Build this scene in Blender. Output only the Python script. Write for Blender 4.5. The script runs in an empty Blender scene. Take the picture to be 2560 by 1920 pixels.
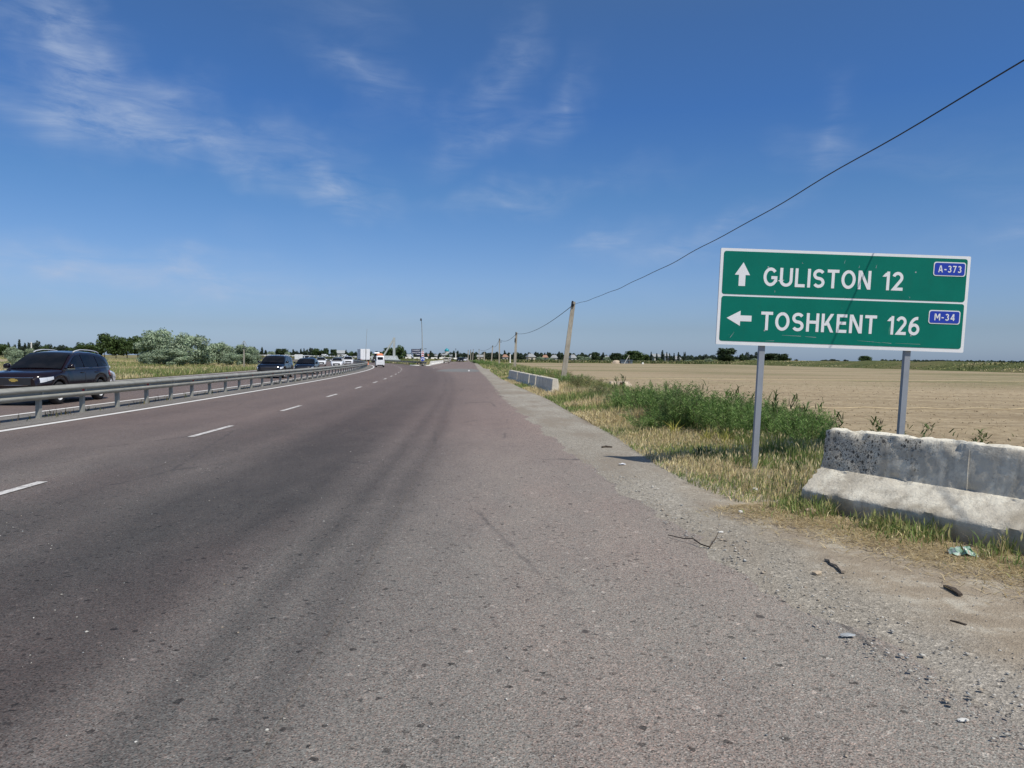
import bpy, bmesh, math, random
import numpy as np
from mathutils import Vector, Matrix

R = math.radians
rng = np.random.default_rng(7)
random.seed(7)
SC = bpy.context.scene
COL = SC.collection

# ------------------------------------------------------------------ camera
CAM_H = 1.6
cam_data = bpy.data.cameras.new('camera')
cam_data.sensor_width = 36.0
cam_data.lens = 26.02
cam_data.clip_start = 0.05
cam_data.clip_end = 9000.0
cam = bpy.data.objects.new('camera', cam_data)
COL.objects.link(cam)
cam.matrix_world = Matrix.Translation((0, 0, CAM_H)) @ Matrix.Rotation(R(88.0), 4, 'X') @ Matrix.Rotation(R(0.5), 4, 'Z')
SC.camera = cam

# ------------------------------------------------------------------ sky and sun
SUN_EL, SUN_ROT = 54.8, 140.7          # sun behind the camera, to its right
world = bpy.data.worlds.new('World')
SC.world = world
world.use_nodes = True
wn = world.node_tree
wn.nodes.clear()


def wnode(t, **k):
    n = wn.nodes.new(t)
    for a, b in k.items():
        setattr(n, a, b)
    return n


def wmath(op, a, b=None, c=None):
    n = wnode('ShaderNodeMath', operation=op)
    for i, v in enumerate((a, b, c)):
        if v is None:
            continue
        if isinstance(v, (int, float)):
            n.inputs[i].default_value = v
        else:
            wn.links.new(v, n.inputs[i])
    return n.outputs[0]


w_out = wnode('ShaderNodeOutputWorld')
w_bg = wnode('ShaderNodeBackground')
w_bg.inputs['Strength'].default_value = 0.10
w_sky = wnode('ShaderNodeTexSky', sky_type='NISHITA')
w_sky.sun_disc = False
w_sky.sun_elevation = R(SUN_EL)
w_sky.sun_rotation = R(SUN_ROT)
w_sky.altitude = 300
w_sky.air_density = 1.0
w_sky.dust_density = 0.9
w_sky.ozone_density = 3.0
w_tc = wnode('ShaderNodeTexCoord')
w_sep = wnode('ShaderNodeSeparateXYZ')
wn.links.new(w_tc.outputs['Generated'], w_sep.inputs[0])
dx, dy, dz = w_sep.outputs
az = wmath('MULTIPLY', wmath('ARCTAN2', dx, dy), 57.29578)
el = wmath('MULTIPLY', wmath('ARCSINE', dz), 57.29578)


def ang(px, py):                          # degrees of azimuth and elevation
    a = math.degrees(math.atan((px - 1280) / 1850))
    return a, math.degrees(math.atan((895 - py) / 1850 * math.cos(math.radians(a))))


w_cmb = wnode('ShaderNodeCombineXYZ')
wn.links.new(az, w_cmb.inputs[0])
wn.links.new(el, w_cmb.inputs[1])


def wmap(vec, loc, rot, scale, kind='TEXTURE'):
    mp = wnode('ShaderNodeMapping', vector_type=kind)
    wn.links.new(vec, mp.inputs[0])
    mp.inputs['Location'].default_value = loc
    mp.inputs['Rotation'].default_value = (0, 0, R(rot))
    mp.inputs['Scale'].default_value = scale
    return mp.outputs[0]


def wnoise(scale, detail, rough, dist, sx=1.0, sy=1.0, off=0.0, rot=0.0, out='Fac'):
    n = wnode('ShaderNodeTexNoise', noise_dimensions='2D')
    n.inputs['Scale'].default_value = scale
    n.inputs['Detail'].default_value = detail
    n.inputs['Roughness'].default_value = rough
    n.inputs['Distortion'].default_value = dist
    wn.links.new(wmap(w_cmb.outputs[0], (off, off * 0.7, 0), rot, (sx, sy, 1), 'POINT'), n.inputs['Vector'])
    return n.outputs[out]


w_wc = wnode('ShaderNodeVectorMath', operation='SUBTRACT')
wn.links.new(wnoise(0.14, 3, 0.6, 0.0, off=3.1, out='Color'), w_wc.inputs[0])
w_wc.inputs[1].default_value = (0.5, 0.5, 0.5)
w_wm = wnode('ShaderNodeVectorMath', operation='MULTIPLY_ADD')
wn.links.new(w_wc.outputs[0], w_wm.inputs[0])
w_wm.inputs[1].default_value = (7.0, 5.0, 0.0)
wn.links.new(w_cmb.outputs[0], w_wm.inputs[2])
# thin cirrus patches: (px, py, half length, half width in degrees, tilt, strength)
CIRRUS = [
    (150, 90, 4.6, 1.7, 100, 0.62), (215, 190, 3.0, 1.7, 130, 0.45), (450, 262, 2.8, 1.3, 25, 0.66), (370, 345, 6.5, 1.3, -6, 0.75),
    (640, 350, 5.0, 1.2, -4, 0.28), (130, 270, 6.0, 3.2, -10, 0.28), (840, 455, 3.6, 1.3, -26, 0.75), (660, 440, 7.0, 0.9, -18, 0.30),
    (180, 665, 9.0, 1.1, 1, 0.62), (520, 715, 9.0, 1.2, -6, 0.55), (900, 210, 4.0, 1.1, -18, 0.42), (1240, 190, 4.4, 1.5, 55, 0.40),
    (1390, 270, 3.2, 1.4, 60, 0.36), (1210, 350, 4.6, 1.2, 20, 0.36), (1230, 500, 3.4, 1.0, 5, 0.36), (2060, 330, 2.3, 1.4, 70, 0.36), (1520, 605, 3.6, 1.0, 14, 0.60),
    (1700, 640, 5.0, 1.1, 6, 0.45), (1830, 560, 5.0, 0.9, 24, 0.40), (1400, 470, 8.0, 0.8, 9, 0.20), (1100, 800, 8.0, 0.9, 0, 0.24), (2500, 590, 5.0, 0.8, 8, 0.2),
]
cover = None
for (px, py, ha, hb, tilt, st) in CIRRUS:
    a0, e0 = ang(px, py)
    gt = wnode('ShaderNodeTexGradient', gradient_type='QUADRATIC_SPHERE')
    wn.links.new(wmap(w_wm.outputs[0], (a0, e0, 0), tilt, (ha * 2.1, hb * 2.1, 1)), gt.inputs[0])
    cover = wmath('MULTIPLY', gt.outputs['Fac'], st * 1.7) if cover is None else wmath('MULTIPLY_ADD', gt.outputs['Fac'], st * 1.7, cover)
# the same thin cirrus goes on over the rest of the sky
gen = wmath('MULTIPLY', wmath('MAXIMUM', wmath('SUBTRACT', wnoise(0.05, 2, 0.5, 0.6, 1.0, 2.2, 5.0), 0.57), 0.0), 1.2)
cover = wmath('ADD', cover, gen)
fine = wnoise(0.40, 7, 0.66, 0.35, 0.42, 1.7, 2.0, 18)
tex = wmath('MAXIMUM', wmath('MULTIPLY', wmath('SUBTRACT', fine, 0.24), 2.1), 0.0)
fac = wmath('MINIMUM', wmath('MULTIPLY', wmath('MULTIPLY', cover, tex), 0.50), 0.7)
# deep blue sky grade in view, whitened above the frame to lift shadow fill
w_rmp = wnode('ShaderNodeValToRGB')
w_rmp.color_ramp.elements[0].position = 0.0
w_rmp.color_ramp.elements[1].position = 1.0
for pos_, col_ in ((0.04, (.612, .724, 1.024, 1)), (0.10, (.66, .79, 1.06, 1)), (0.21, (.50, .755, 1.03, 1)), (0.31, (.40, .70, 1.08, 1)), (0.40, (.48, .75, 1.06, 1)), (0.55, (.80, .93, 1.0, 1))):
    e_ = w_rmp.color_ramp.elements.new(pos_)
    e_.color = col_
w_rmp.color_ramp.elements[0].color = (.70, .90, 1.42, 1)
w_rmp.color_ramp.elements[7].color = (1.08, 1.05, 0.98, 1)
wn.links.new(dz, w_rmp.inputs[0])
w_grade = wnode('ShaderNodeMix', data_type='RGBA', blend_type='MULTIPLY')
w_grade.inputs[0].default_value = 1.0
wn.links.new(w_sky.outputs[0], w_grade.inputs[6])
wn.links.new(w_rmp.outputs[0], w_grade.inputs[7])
w_mix = wnode('ShaderNodeMix', data_type='RGBA')
wn.links.new(fac, w_mix.inputs[0])
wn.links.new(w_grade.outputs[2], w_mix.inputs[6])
w_mix.inputs[7].default_value = (4.3, 5.2, 6.9, 1)
wn.links.new(w_mix.outputs[2], w_bg.inputs['Color'])
wn.links.new(w_bg.outputs[0], w_out.inputs[0])
world.cycles.sampling_method = 'MANUAL'
world.cycles.sample_map_resolution = 256

sun_data = bpy.data.lights.new('sun', 'SUN')
sun_data.energy = 4.2
sun_data.angle = R(0.53)
sun_data.color = (1.0, 0.945, 0.855)
sun = bpy.data.objects.new('sun', sun_data)
COL.objects.link(sun)
to_sun = Vector((math.sin(R(SUN_ROT)) * math.cos(R(SUN_EL)), math.cos(R(SUN_ROT)) * math.cos(R(SUN_EL)), math.sin(R(SUN_EL))))
sun.rotation_euler = to_sun.to_track_quat('Z', 'Y').to_euler()
sun.location = to_sun * 60

SC.view_settings.view_transform = 'Standard'
SC.view_settings.look = 'None'
SC.view_settings.exposure = 0.0
SC.view_settings.gamma = 1.0
SC.view_settings.use_curve_mapping = False
SC.render.engine = 'CYCLES'
SC.cycles.max_bounces = 6
SC.cycles.use_denoising = True


# ------------------------------------------------------------------ helpers
def X(px, y):                             # world x of a bearing at distance y along the view axis
    return (px - 1280) / 1850 * y


def tag(o, label=None, cat=None, group=None, kind=None):
    if label:
        o['label'] = label
    if cat:
        o['category'] = cat
    if group:
        o['group'] = group
    if kind:
        o['kind'] = kind
    return o


def link(o, parent=None):
    COL.objects.link(o)
    if parent is not None:
        o.parent = parent
    return o


def empty(name, loc=(0, 0, 0), rz=0.0):
    o = bpy.data.objects.new(name, None)
    o.empty_display_size = 0.1
    o.location = loc
    o.rotation_euler = (0, 0, rz)
    return link(o)


def copy_tree(o, parent=None):
    c = o.copy()
    COL.objects.link(c)
    if parent is not None:
        c.parent = parent
    for ch in KIDS.get(o.name, []):
        copy_tree(ch, c)
    return c


KIDS = {}


def note_kids(root):
    KIDS.clear()
    for o in bpy.data.objects:
        if o.parent is not None:
            KIDS.setdefault(o.parent.name, []).append(o)


class MB:
    """collects vertices and faces"""

    def __init__(s):
        s.v, s.f = [], []

    def add(s, vs, fs):
        b = len(s.v)
        s.v.extend([tuple(v) for v in vs])
        s.f.extend([tuple(b + i for i in f) for f in fs])
        return s

    def box(s, c, d, rot=None):
        hx, hy, hz = d[0] / 2, d[1] / 2, d[2] / 2
        vs = [Vector((x, y, z)) for z in (-hz, hz) for y in (-hy, hy) for x in (-hx, hx)]
        if rot is not None:
            vs = [rot @ v for v in vs]
        vs = [v + Vector(c) for v in vs]
        return s.add(vs, [(0, 2, 3, 1), (4, 5, 7, 6), (0, 1, 5, 4), (2, 6, 7, 3), (0, 4, 6, 2), (1, 3, 7, 5)])

    def frustum(s, c0, d0, c1, d1):
        vs = []
        for c, d in ((c0, d0), (c1, d1)):
            for sx, sy in ((-1, -1), (1, -1), (1, 1), (-1, 1)):
                vs.append((c[0] + sx * d[0] / 2, c[1] + sy * d[1] / 2, c[2]))
        return s.add(vs, [(3, 2, 1, 0), (4, 5, 6, 7), (0, 1, 5, 4), (1, 2, 6, 5), (2, 3, 7, 6), (3, 0, 4, 7)])

    def tube(s, pts, rad, n=8, cap=True):
        pts = [Vector(p) for p in pts]
        rads = rad if isinstance(rad, (list, tuple)) else [rad] * len(pts)
        b = len(s.v)
        for i, p in enumerate(pts):
            t = (pts[min(i + 1, len(pts) - 1)] - pts[max(i - 1, 0)]).normalized()
            ref = Vector((0, 0, 1)) if abs(t.z) < 0.9 else Vector((1, 0, 0))
            a = t.cross(ref).normalized()
            bb = t.cross(a).normalized()
            for k in range(n):
                q = 2 * math.pi * k / n
                s.v.append(tuple(p + (a * math.cos(q) + bb * math.sin(q)) * rads[i]))
        for i in range(len(pts) - 1):
            for k in range(n):
                k2 = (k + 1) % n
                s.f.append((b + i * n + k, b + i * n + k2, b + (i + 1) * n + k2, b + (i + 1) * n + k))
        if cap:
            s.f.append(tuple(b + k for k in reversed(range(n))))
            s.f.append(tuple(b + (len(pts) - 1) * n + k for k in range(n)))
        return s

    def lathe(s, prof, n=24, axis='Z', c=(0, 0, 0), cap=False):
        b = len(s.v)
        for (r, z) in prof:
            for k in range(n):
                q = 2 * math.pi * k / n
                u, w = r * math.cos(q), r * math.sin(q)
                p = (u, w, z) if axis == 'Z' else (u, z, w)
                s.v.append((p[0] + c[0], p[1] + c[1], p[2] + c[2]))
        for i in range(len(prof) - 1):
            for k in range(n):
                k2 = (k + 1) % n
                s.f.append((b + i * n + k, b + i * n + k2, b + (i + 1) * n + k2, b + (i + 1) * n + k))
        if cap:
            s.f.append(tuple(b + k for k in reversed(range(n))))
            s.f.append(tuple(b + (len(prof) - 1) * n + k for k in range(n)))
        return s

    def mesh(s, name, mat, smooth=None):
        me = bpy.data.meshes.new(name)
        me.from_pydata(s.v, [], s.f)
        if mat is not None:
            me.materials.append(mat)
        if smooth is not None:
            me.polygons.foreach_set('use_smooth', [True] * len(me.polygons))
            me.set_sharp_from_angle(angle=R(smooth))
        me.update()
        return me

    def build(s, name, mat, parent=None, smooth=None, loc=None):
        o = bpy.data.objects.new(name, s.mesh(name, mat, smooth))
        if loc is not None:
            o.location = loc
        return link(o, parent)


def fix_normals(me):
    bm = bmesh.new()
    bm.from_mesh(me)
    bmesh.ops.recalc_face_normals(bm, faces=bm.faces)
    bm.to_mesh(me)
    bm.free()


def np_mesh(name, verts, tris, mat, cols=None, smooth=False):
    """fast triangle mesh; cols is one colour per vertex"""
    me = bpy.data.meshes.new(name)
    verts = np.asarray(verts, dtype=np.float32)
    tris = np.asarray(tris, dtype=np.int32)
    me.vertices.add(len(verts))
    me.vertices.foreach_set('co', verts.ravel())
    me.loops.add(tris.size)
    me.loops.foreach_set('vertex_index', tris.ravel())
    me.polygons.add(len(tris))
    me.polygons.foreach_set('loop_start', np.arange(0, tris.size, 3, dtype=np.int32))
    me.polygons.foreach_set('loop_total', np.full(len(tris), 3, dtype=np.int32))
    if smooth:
        me.polygons.foreach_set('use_smooth', np.ones(len(tris), dtype=bool))
    if cols is not None:
        at = me.color_attributes.new('tint', 'FLOAT_COLOR', 'POINT')
        c4 = np.ones((len(verts), 4), dtype=np.float32)
        c4[:, :3] = cols
        at.data.foreach_set('color', c4.ravel())
    me.materials.append(mat)
    me.update(calc_edges=True)
    return me


def grid_mesh(name, rows, mat, smooth=True):
    """rows: list of equal-length lists of points"""
    m = MB()
    n = len(rows[0])
    for r in rows:
        m.v.extend([tuple(p) for p in r])
    for i in range(len(rows) - 1):
        for j in range(n - 1):
            m.f.append((i * n + j, i * n + j + 1, (i + 1) * n + j + 1, (i + 1) * n + j))
    me = m.mesh(name, mat)
    if smooth:
        me.polygons.foreach_set('use_smooth', [True] * len(me.polygons))
    return me


# ------------------------------------------------------------------ materials
class Nt:
    def __init__(s, name):
        s.m = bpy.data.materials.new(name)
        s.m.use_nodes = True
        s.t = s.m.node_tree
        s.b = s.t.nodes['Principled BSDF']
        s.out = s.t.nodes['Material Output']
        s._pos = None

    def n(s, t, **k):
        q = s.t.nodes.new(t)
        for a, b in k.items():
            setattr(q, a, b)
        return q

    def put(s, sock, v):
        if isinstance(v, bpy.types.NodeSocket):
            s.t.links.new(v, sock)
        elif isinstance(v, tuple) and len(v) == 3 and sock.type == 'RGBA':
            sock.default_value = (*v, 1)
        else:
            sock.default_value = v

    def pos(s):
        if s._pos is None:
            s._pos = s.n('ShaderNodeTexCoord').outputs['Object']
        return s._pos

    def map(s, scale=(1, 1, 1), rot=(0, 0, 0), loc=(0, 0, 0), vec=None):
        q = s.n('ShaderNodeMapping')
        s.put(q.inputs[0], vec or s.pos())
        q.inputs['Scale'].default_value = scale
        q.inputs['Rotation'].default_value = rot
        q.inputs['Location'].default_value = loc
        return q.outputs[0]

    def noise(s, scale, detail=4, rough=0.55, dist=0.0, vec=None, out='Fac'):
        q = s.n('ShaderNodeTexNoise')
        s.put(q.inputs['Vector'], vec or s.pos())
        q.inputs['Scale'].default_value = scale
        q.inputs['Detail'].default_value = detail
        q.inputs['Roughness'].default_value = rough
        q.inputs['Distortion'].default_value = dist
        return q.outputs[out]

    def voro(s, scale, feature='F1', out='Distance', vec=None, rand=1.0):
        q = s.n('ShaderNodeTexVoronoi', feature=feature)
        s.put(q.inputs['Vector'], vec or s.pos())
        q.inputs['Scale'].default_value = scale
        q.inputs['Randomness'].default_value = rand
        return q.outputs[out]

    def math(s, op, a, b=None, c=None, clamp=False):
        q = s.n('ShaderNodeMath', operation=op, use_clamp=clamp)
        for i, v in enumerate((a, b, c)):
            if v is not None:
                s.put(q.inputs[i], v)
        return q.outputs[0]

    def ramp(s, fac, stops, interp='LINEAR'):
        q = s.n('ShaderNodeValToRGB')
        q.color_ramp.interpolation = interp
        els = q.color_ramp.elements
        while len(els) < len(stops):
            els.new(0.5)
        for e, (p, c) in zip(els, stops):
            e.position = p
            e.color = (*c, 1) if isinstance(c, tuple) else (c, c, c, 1)
        s.put(q.inputs[0], fac)
        return q.outputs[0]

    def mix(s, fac, a, b, mode='MIX'):
        q = s.n('ShaderNodeMix', data_type='RGBA', blend_type=mode)
        s.put(q.inputs[0], fac)
        s.put(q.inputs[6], a)
        s.put(q.inputs[7], b)
        return q.outputs[2]

    def rng(s, v, a, b, c=0.0, d=1.0):
        q = s.n('ShaderNodeMapRange')
        s.put(q.inputs[0], v)
        for i, k in enumerate((a, b, c, d)):
            q.inputs[i + 1].default_value = k
        return q.outputs[0]

    def xyz(s, vec=None):
        q = s.n('ShaderNodeSeparateXYZ')
        s.put(q.inputs[0], vec or s.pos())
        return q.outputs

    def bump(s, h, strength=0.5, dist=0.01, nrm=None):
        q = s.n('ShaderNodeBump')
        q.inputs['Strength'].default_value = strength
        q.inputs['Distance'].default_value = dist
        s.put(q.inputs['Height'], h)
        if nrm is not None:
            s.put(q.inputs['Normal'], nrm)
        return q.outputs[0]

    def fin(s, color=None, rough=0.8, normal=None, metal=None, spec=None, **k):
        if color is not None:
            s.put(s.b.inputs['Base Color'], color)
        s.put(s.b.inputs['Roughness'], rough)
        if normal is not None:
            s.put(s.b.inputs['Normal'], normal)
        if metal is not None:
            s.put(s.b.inputs['Metallic'], metal)
        if spec is not None:
            s.put(s.b.inputs['Specular IOR Level'], spec)
        for a, b in k.items():
            s.put(s.b.inputs[a.replace('_', ' ')], b)
        return s.m


M = {}


def plain(name, col, rough=0.6, metal=0.0, spec=0.5, var=0.12, scale=6.0, **k):
    q = Nt(name)
    nz = q.noise(scale, 5, 0.6)
    c = q.mix(q.rng(nz, 0.3, 0.7), tuple(v * (1 - var) for v in col), tuple(min(1, v * (1 + var)) for v in col))
    M[name] = q.fin(c, rough, None, metal, spec, **k)
    return M[name]


# asphalt: pinkish granite aggregate, darker where tyres run
def make_asphalt():
    q = Nt('asphalt')
    p = q.pos()
    x, y, z = q.xyz()
    wob = q.noise(0.09, 3, 0.5, vec=q.map((1, 0.35, 1)))
    xm = q.math('ADD', q.math('MULTIPLY', y, -0.0314), q.math('MULTIPLY', q.math('MULTIPLY', y, y), -0.00059))
    xm = q.math('SUBTRACT', xm, 9.9)
    s = q.math('SUBTRACT', x, xm)
    s = q.math('ADD', s, q.math('MULTIPLY', q.math('SUBTRACT', wob, 0.5), 1.4))
    s = q.math('ADD', s, q.math('MULTIPLY', q.math('SUBTRACT', q.noise(1.1, 3, 0.6, vec=q.map((1, 0.12, 1))), 0.5), 0.35))
    t = q.rng(s, -12, 14)
    P = lambda v: (v + 12) / 26
    st = [(-12, .5), (-8.5, .42), (-6.4, .5), (-5.2, .40), (0, .60), (1.3, .42), (2.3, .52), (3.2, .38), (3.95, .58), (4.7, .34), (5.4, .18), (6.0, .30), (6.6, .05), (7.7, .08), (8.2, .40), (8.42, .20), (8.6, .44), (8.8, .30),
          (9.1, .64), (9.8, .84), (11, .92), (14, .9)]
    band = q.ramp(t, [(P(a), b) for a, b in st])
    blot = q.noise(0.55, 6, 0.62, vec=q.map((1, 0.3, 1)))
    blot2 = q.noise(2.4, 5, 0.65, vec=q.map((1, 0.45, 1)))
    band = q.math('ADD', band, q.math('MULTIPLY', q.math('SUBTRACT', blot, 0.5), 0.62))
    band = q.math('ADD', band, q.math('MULTIPLY', q.math('SUBTRACT', blot2, 0.5), 0.30), clamp=True)
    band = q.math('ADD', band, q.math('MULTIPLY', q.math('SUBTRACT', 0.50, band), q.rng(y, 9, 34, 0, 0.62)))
    base = q.ramp(band, [(0.0, (0.062, 0.059, 0.055)), (0.4, (0.138, 0.128, 0.116)), (0.75, (0.220, 0.202, 0.178)), (1.0, (0.282, 0.259, 0.222))])
    # binder that is greyer, old patches
    hue = q.noise(0.35, 3, 0.5, vec=q.map((1, 0.4, 1), loc=(9, 3, 0)))
    # pale dust blown over the asphalt edge
    ds = q.math('ADD', q.math('ADD', x, q.math('MULTIPLY', q.math('MINIMUM', y, 30), 0.093)), q.math('MULTIPLY', q.math('SUBTRACT', q.noise(0.9, 5, 0.6), 0.5), 0.9))
    base = q.mix(q.rng(ds, 1.5, 2.4, 0, 0.38), base, (0.29, 0.266, 0.228))
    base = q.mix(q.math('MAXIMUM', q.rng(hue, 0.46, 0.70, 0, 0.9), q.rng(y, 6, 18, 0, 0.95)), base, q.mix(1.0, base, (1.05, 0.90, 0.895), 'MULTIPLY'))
    # aggregate
    cell = q.voro(135, out='Color')
    cr = q.n('ShaderNodeSeparateColor')
    q.put(cr.inputs[0], cell)
    g1 = q.ramp(cr.outputs[0], [(0.0, 0.30), (0.22, 0.80), (0.65, 1.04), (0.88, 1.24), (1.0, 1.65)])
    tint = q.ramp(cr.outputs[1], [(0.0, (0.94, 1.0, 1.03)), (0.5, (1, 1, 1)), (1.0, (1.12, 0.96, 0.92))])
    big = q.voro(36, out='Color')
    br = q.n('ShaderNodeSeparateColor')
    q.put(br.inputs[0], big)
    g2 = q.ramp(br.outputs[0], [(0.0, 0.30), (0.032, 0.95), (0.975, 1.0), (0.99, 1.2), (1.0, 1.6)])
    c = q.mix(1.0, q.mix(1.0, q.mix(1.0, base, g1, 'MULTIPLY'), tint, 'MULTIPLY'), g2, 'MULTIPLY')
    # oil spots
    sp = q.voro(1.7, vec=q.map((1, 0.8, 1)))
    spm = q.math('MULTIPLY', q.rng(q.math('ADD', sp, q.math('MULTIPLY', q.math('SUBTRACT', q.noise(30, 3), .5), .03)), 0.055, 0.040), q.rng(q.noise(0.7, 2), 0.44, 0.50))
    c = q.mix(q.math('MULTIPLY', spm, 0.75), c, (0.03, 0.027, 0.026))
    # fine long cracks
    ck = q.voro(0.42, feature='DISTANCE_TO_EDGE', vec=q.map((1, 0.35, 1)))
    ck = q.math('ADD', ck, q.math('MULTIPLY', q.math('SUBTRACT', q.noise(4, 4), 0.5), 0.06))
    ckm = q.math('MULTIPLY', q.rng(q.math('ABSOLUTE', ck), 0.012, 0.002), q.rng(q.noise(0.25, 2), 0.52, 0.6))
    c = q.mix(q.math('MULTIPLY', ckm, 0.55), c, (0.05, 0.045, 0.045))
    h = q.math('ADD', q.math('MULTIPLY', q.voro(110), 0.8), q.math('MULTIPLY', q.noise(45, 3), 0.7))
    nb = q.bump(h, 0.55, 0.012)
    M['asphalt'] = q.fin(c, 0.82, nb, spec=0.35)


make_asphalt()


def make_ground_mats():
    # gravel shoulder
    q = Nt('gravel')
    x, y, z = q.xyz()
    big = q.noise(0.5, 5, 0.6, vec=q.map((1, 0.5, 1)))
    base = q.ramp(big, [(0.25, (0.265, 0.235, 0.19)), (0.5, (0.335, 0.306, 0.255)), (0.75, (0.40, 0.372, 0.315))])
    pk = q.math('MULTIPLY', q.rng(y, 4.6, 2.8), 0.7, clamp=True)
    base = q.mix(pk, base, (0.285, 0.255, 0.222))
    cell = q.voro(105, out='Color')
    cr = q.n('ShaderNodeSeparateColor')
    q.put(cr.inputs[0], cell)
    g = q.ramp(cr.outputs[0], [(0, .65), (.4, .93), (.75, 1.03), (1, 1.35)])
    cell2 = q.voro(42, out='Color')
    cr2 = q.n('ShaderNodeSeparateColor')
    q.put(cr2.inputs[0], cell2)
    g2 = q.ramp(cr2.outputs[0], [(0, .6), (.15, .95), (.85, 1.0), (1, 1.5)])
    c = q.mix(1, q.mix(1, base, g, 'MULTIPLY'), g2, 'MULTIPLY')
    dirt = q.noise(1.3, 5, 0.6, vec=q.map((1, 0.3, 1), loc=(4, 4, 0)))
    c = q.mix(q.rng(dirt, 0.48, 0.62, 0, 0.8), c, q.mix(q.noise(30, 3), (0.225, 0.190, 0.148), (0.295, 0.255, 0.205)))
    dd = q.math('ADD', q.math('ADD', x, q.math('MULTIPLY', y, 0.1)), q.math('MULTIPLY', q.noise(1.4, 5, 0.6), 0.9))
    dm = q.math('MULTIPLY', q.rng(dd, 3.25, 3.75, 0, 0.92), q.rng(y, 11, 8))
    c = q.mix(dm, c, q.ramp(q.noise(2.6, 7, 0.7), [(0.3, (0.225, 0.180, 0.130)), (0.5, (0.315, 0.262, 0.195)), (0.66, (0.47, 0.43, 0.35))]))
    h = q.math('ADD', q.voro(105), q.math('ADD', q.math('MULTIPLY', q.voro(42), 1.2), q.noise(8, 5)))
    M['gravel'] = q.fin(c, 0.95, q.bump(h, 0.5, 0.010), spec=0.2)
    # verge soil under the grass, straw litter
    q = Nt('verge_soil')
    c = q.ramp(q.noise(5, 7, 0.7), [(0.25, (0.16, 0.12, 0.07)), (0.5, (0.32, 0.255, 0.15)), (0.72, (0.46, 0.375, 0.23))])
    c = q.mix(q.rng(q.noise(0.5, 4), 0.45, 0.65, 0, 0.45), c, (0.17, 0.17, 0.075))
    M['verge_soil'] = q.fin(c, 0.95, q.bump(q.noise(24, 6, 0.7), 0.9, 0.03), spec=0.15)
    # tilled field
    q = Nt('tilled_soil')
    x, y, z = q.xyz()
    rowv = q.map((1, 1, 1), rot=(0, 0, R(3.2)))
    wv = q.n('ShaderNodeTexWave', wave_type='BANDS', bands_direction='Y')
    q.put(wv.inputs[0], rowv)
    wv.inputs['Scale'].default_value = 0.36
    wv.inputs['Distortion'].default_value = 3.0
    wv.inputs['Detail'].default_value = 4
    wv.inputs['Detail Scale'].default_value = 1.6
    cl = q.noise(3.2, 8, 0.72)
    big = q.noise(0.028, 4, 0.55, vec=q.map((1.6, 0.6, 1)))
    c = q.ramp(q.math('ADD', q.math('MULTIPLY', cl, 0.9), q.math('MULTIPLY', big, 0.35)), [(0.42, (0.245, 0.188, 0.116)), (0.60, (0.355, 0.283, 0.182)), (0.78, (0.44, 0.36, 0.242))])
    c = q.mix(q.rng(wv.outputs['Fac'], 0.25, 0.9, 0.0, 0.28), c, (0.185, 0.142, 0.092))
    # sprouting weeds in long wet streaks across the field
    stv = q.map((0.022, 0.085, 1), rot=(0, 0, R(-12)))
    stn = q.noise(1.0, 5, 0.6, 0.6, vec=stv)
    far = q.rng(y, 42, 60)
    gm = q.math('MULTIPLY', q.math('MULTIPLY', q.rng(stn, 0.46, 0.58), far), q.rng(q.noise(1.2, 5, 0.7), 0.34, 0.52))
    c = q.mix(q.math('MULTIPLY', gm, 0.8), c, (0.165, 0.170, 0.078))
    drk = q.noise(1.0, 4, 0.6, 0.3, vec=q.map((0.012, 0.20, 1), rot=(0, 0, R(4)), loc=(3, 8, 0)))
    c = q.mix(q.rng(drk, 0.60, 0.68, 0, 0.5), c, (0.15, 0.112, 0.072))
    h = q.math('ADD', q.math('MULTIPLY', wv.outputs['Fac'], 0.7), q.math('MULTIPLY', q.noise(7, 8, 0.75), 1.3))
    M['tilled_soil'] = q.fin(c, 0.97, q.bump(h, 0.6, 0.05), spec=0.1)
    # far ground: dry steppe grass and green plots
    q = Nt('steppe')
    n1 = q.noise(0.012, 5, 0.6)
    n2 = q.noise(0.3, 6, 0.7)
    c = q.ramp(q.math('ADD', q.math('MULTIPLY', n1, 0.75), q.math('MULTIPLY', n2, 0.28)), [(0.34, (0.085, 0.098, 0.036)), (0.48, (0.155, 0.150, 0.062)), (0.60, (0.275, 0.225, 0.120)), (0.75, (0.33, 0.27, 0.16))])
    M['steppe'] = q.fin(c, 0.95, q.bump(q.noise(2.0, 6, 0.7), 0.8, 0.2), spec=0.1)
    q = Nt('green_bank')
    n1 = q.noise(0.08, 5, 0.6)
    n2 = q.noise(0.9, 6, 0.7)
    c = q.ramp(q.math('ADD', q.math('MULTIPLY', n1, 0.6), q.math('MULTIPLY', n2, 0.4)), [(0.34, (0.055, 0.075, 0.026)), (0.5, (0.115, 0.128, 0.048)), (0.62, (0.17, 0.15, 0.072)), (0.75, (0.22, 0.18, 0.105))])
    M['green_bank'] = q.fin(c, 0.95, q.bump(q.noise(1.6, 6, 0.7), 1.0, 0.4), spec=0.1)
    # median between the rails
    q = Nt('median_asphalt')
    c = q.ramp(q.noise(1.2, 6, 0.65, vec=q.map((1, .3, 1))), [(0.3, (0.130, 0.122, 0.112)), (0.7, (0.215, 0.200, 0.182))])
    cell = q.voro(80, out='Color')
    cr = q.n('ShaderNodeSeparateColor')
    q.put(cr.inputs[0], cell)
    c = q.mix(1, c, q.ramp(cr.outputs[0], [(0, .6), (.5, 1), (1, 1.5)]), 'MULTIPLY')
    M['median_asphalt'] = q.fin(c, 0.9, q.bump(q.voro(80), 0.5, 0.01), spec=0.3)
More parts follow.
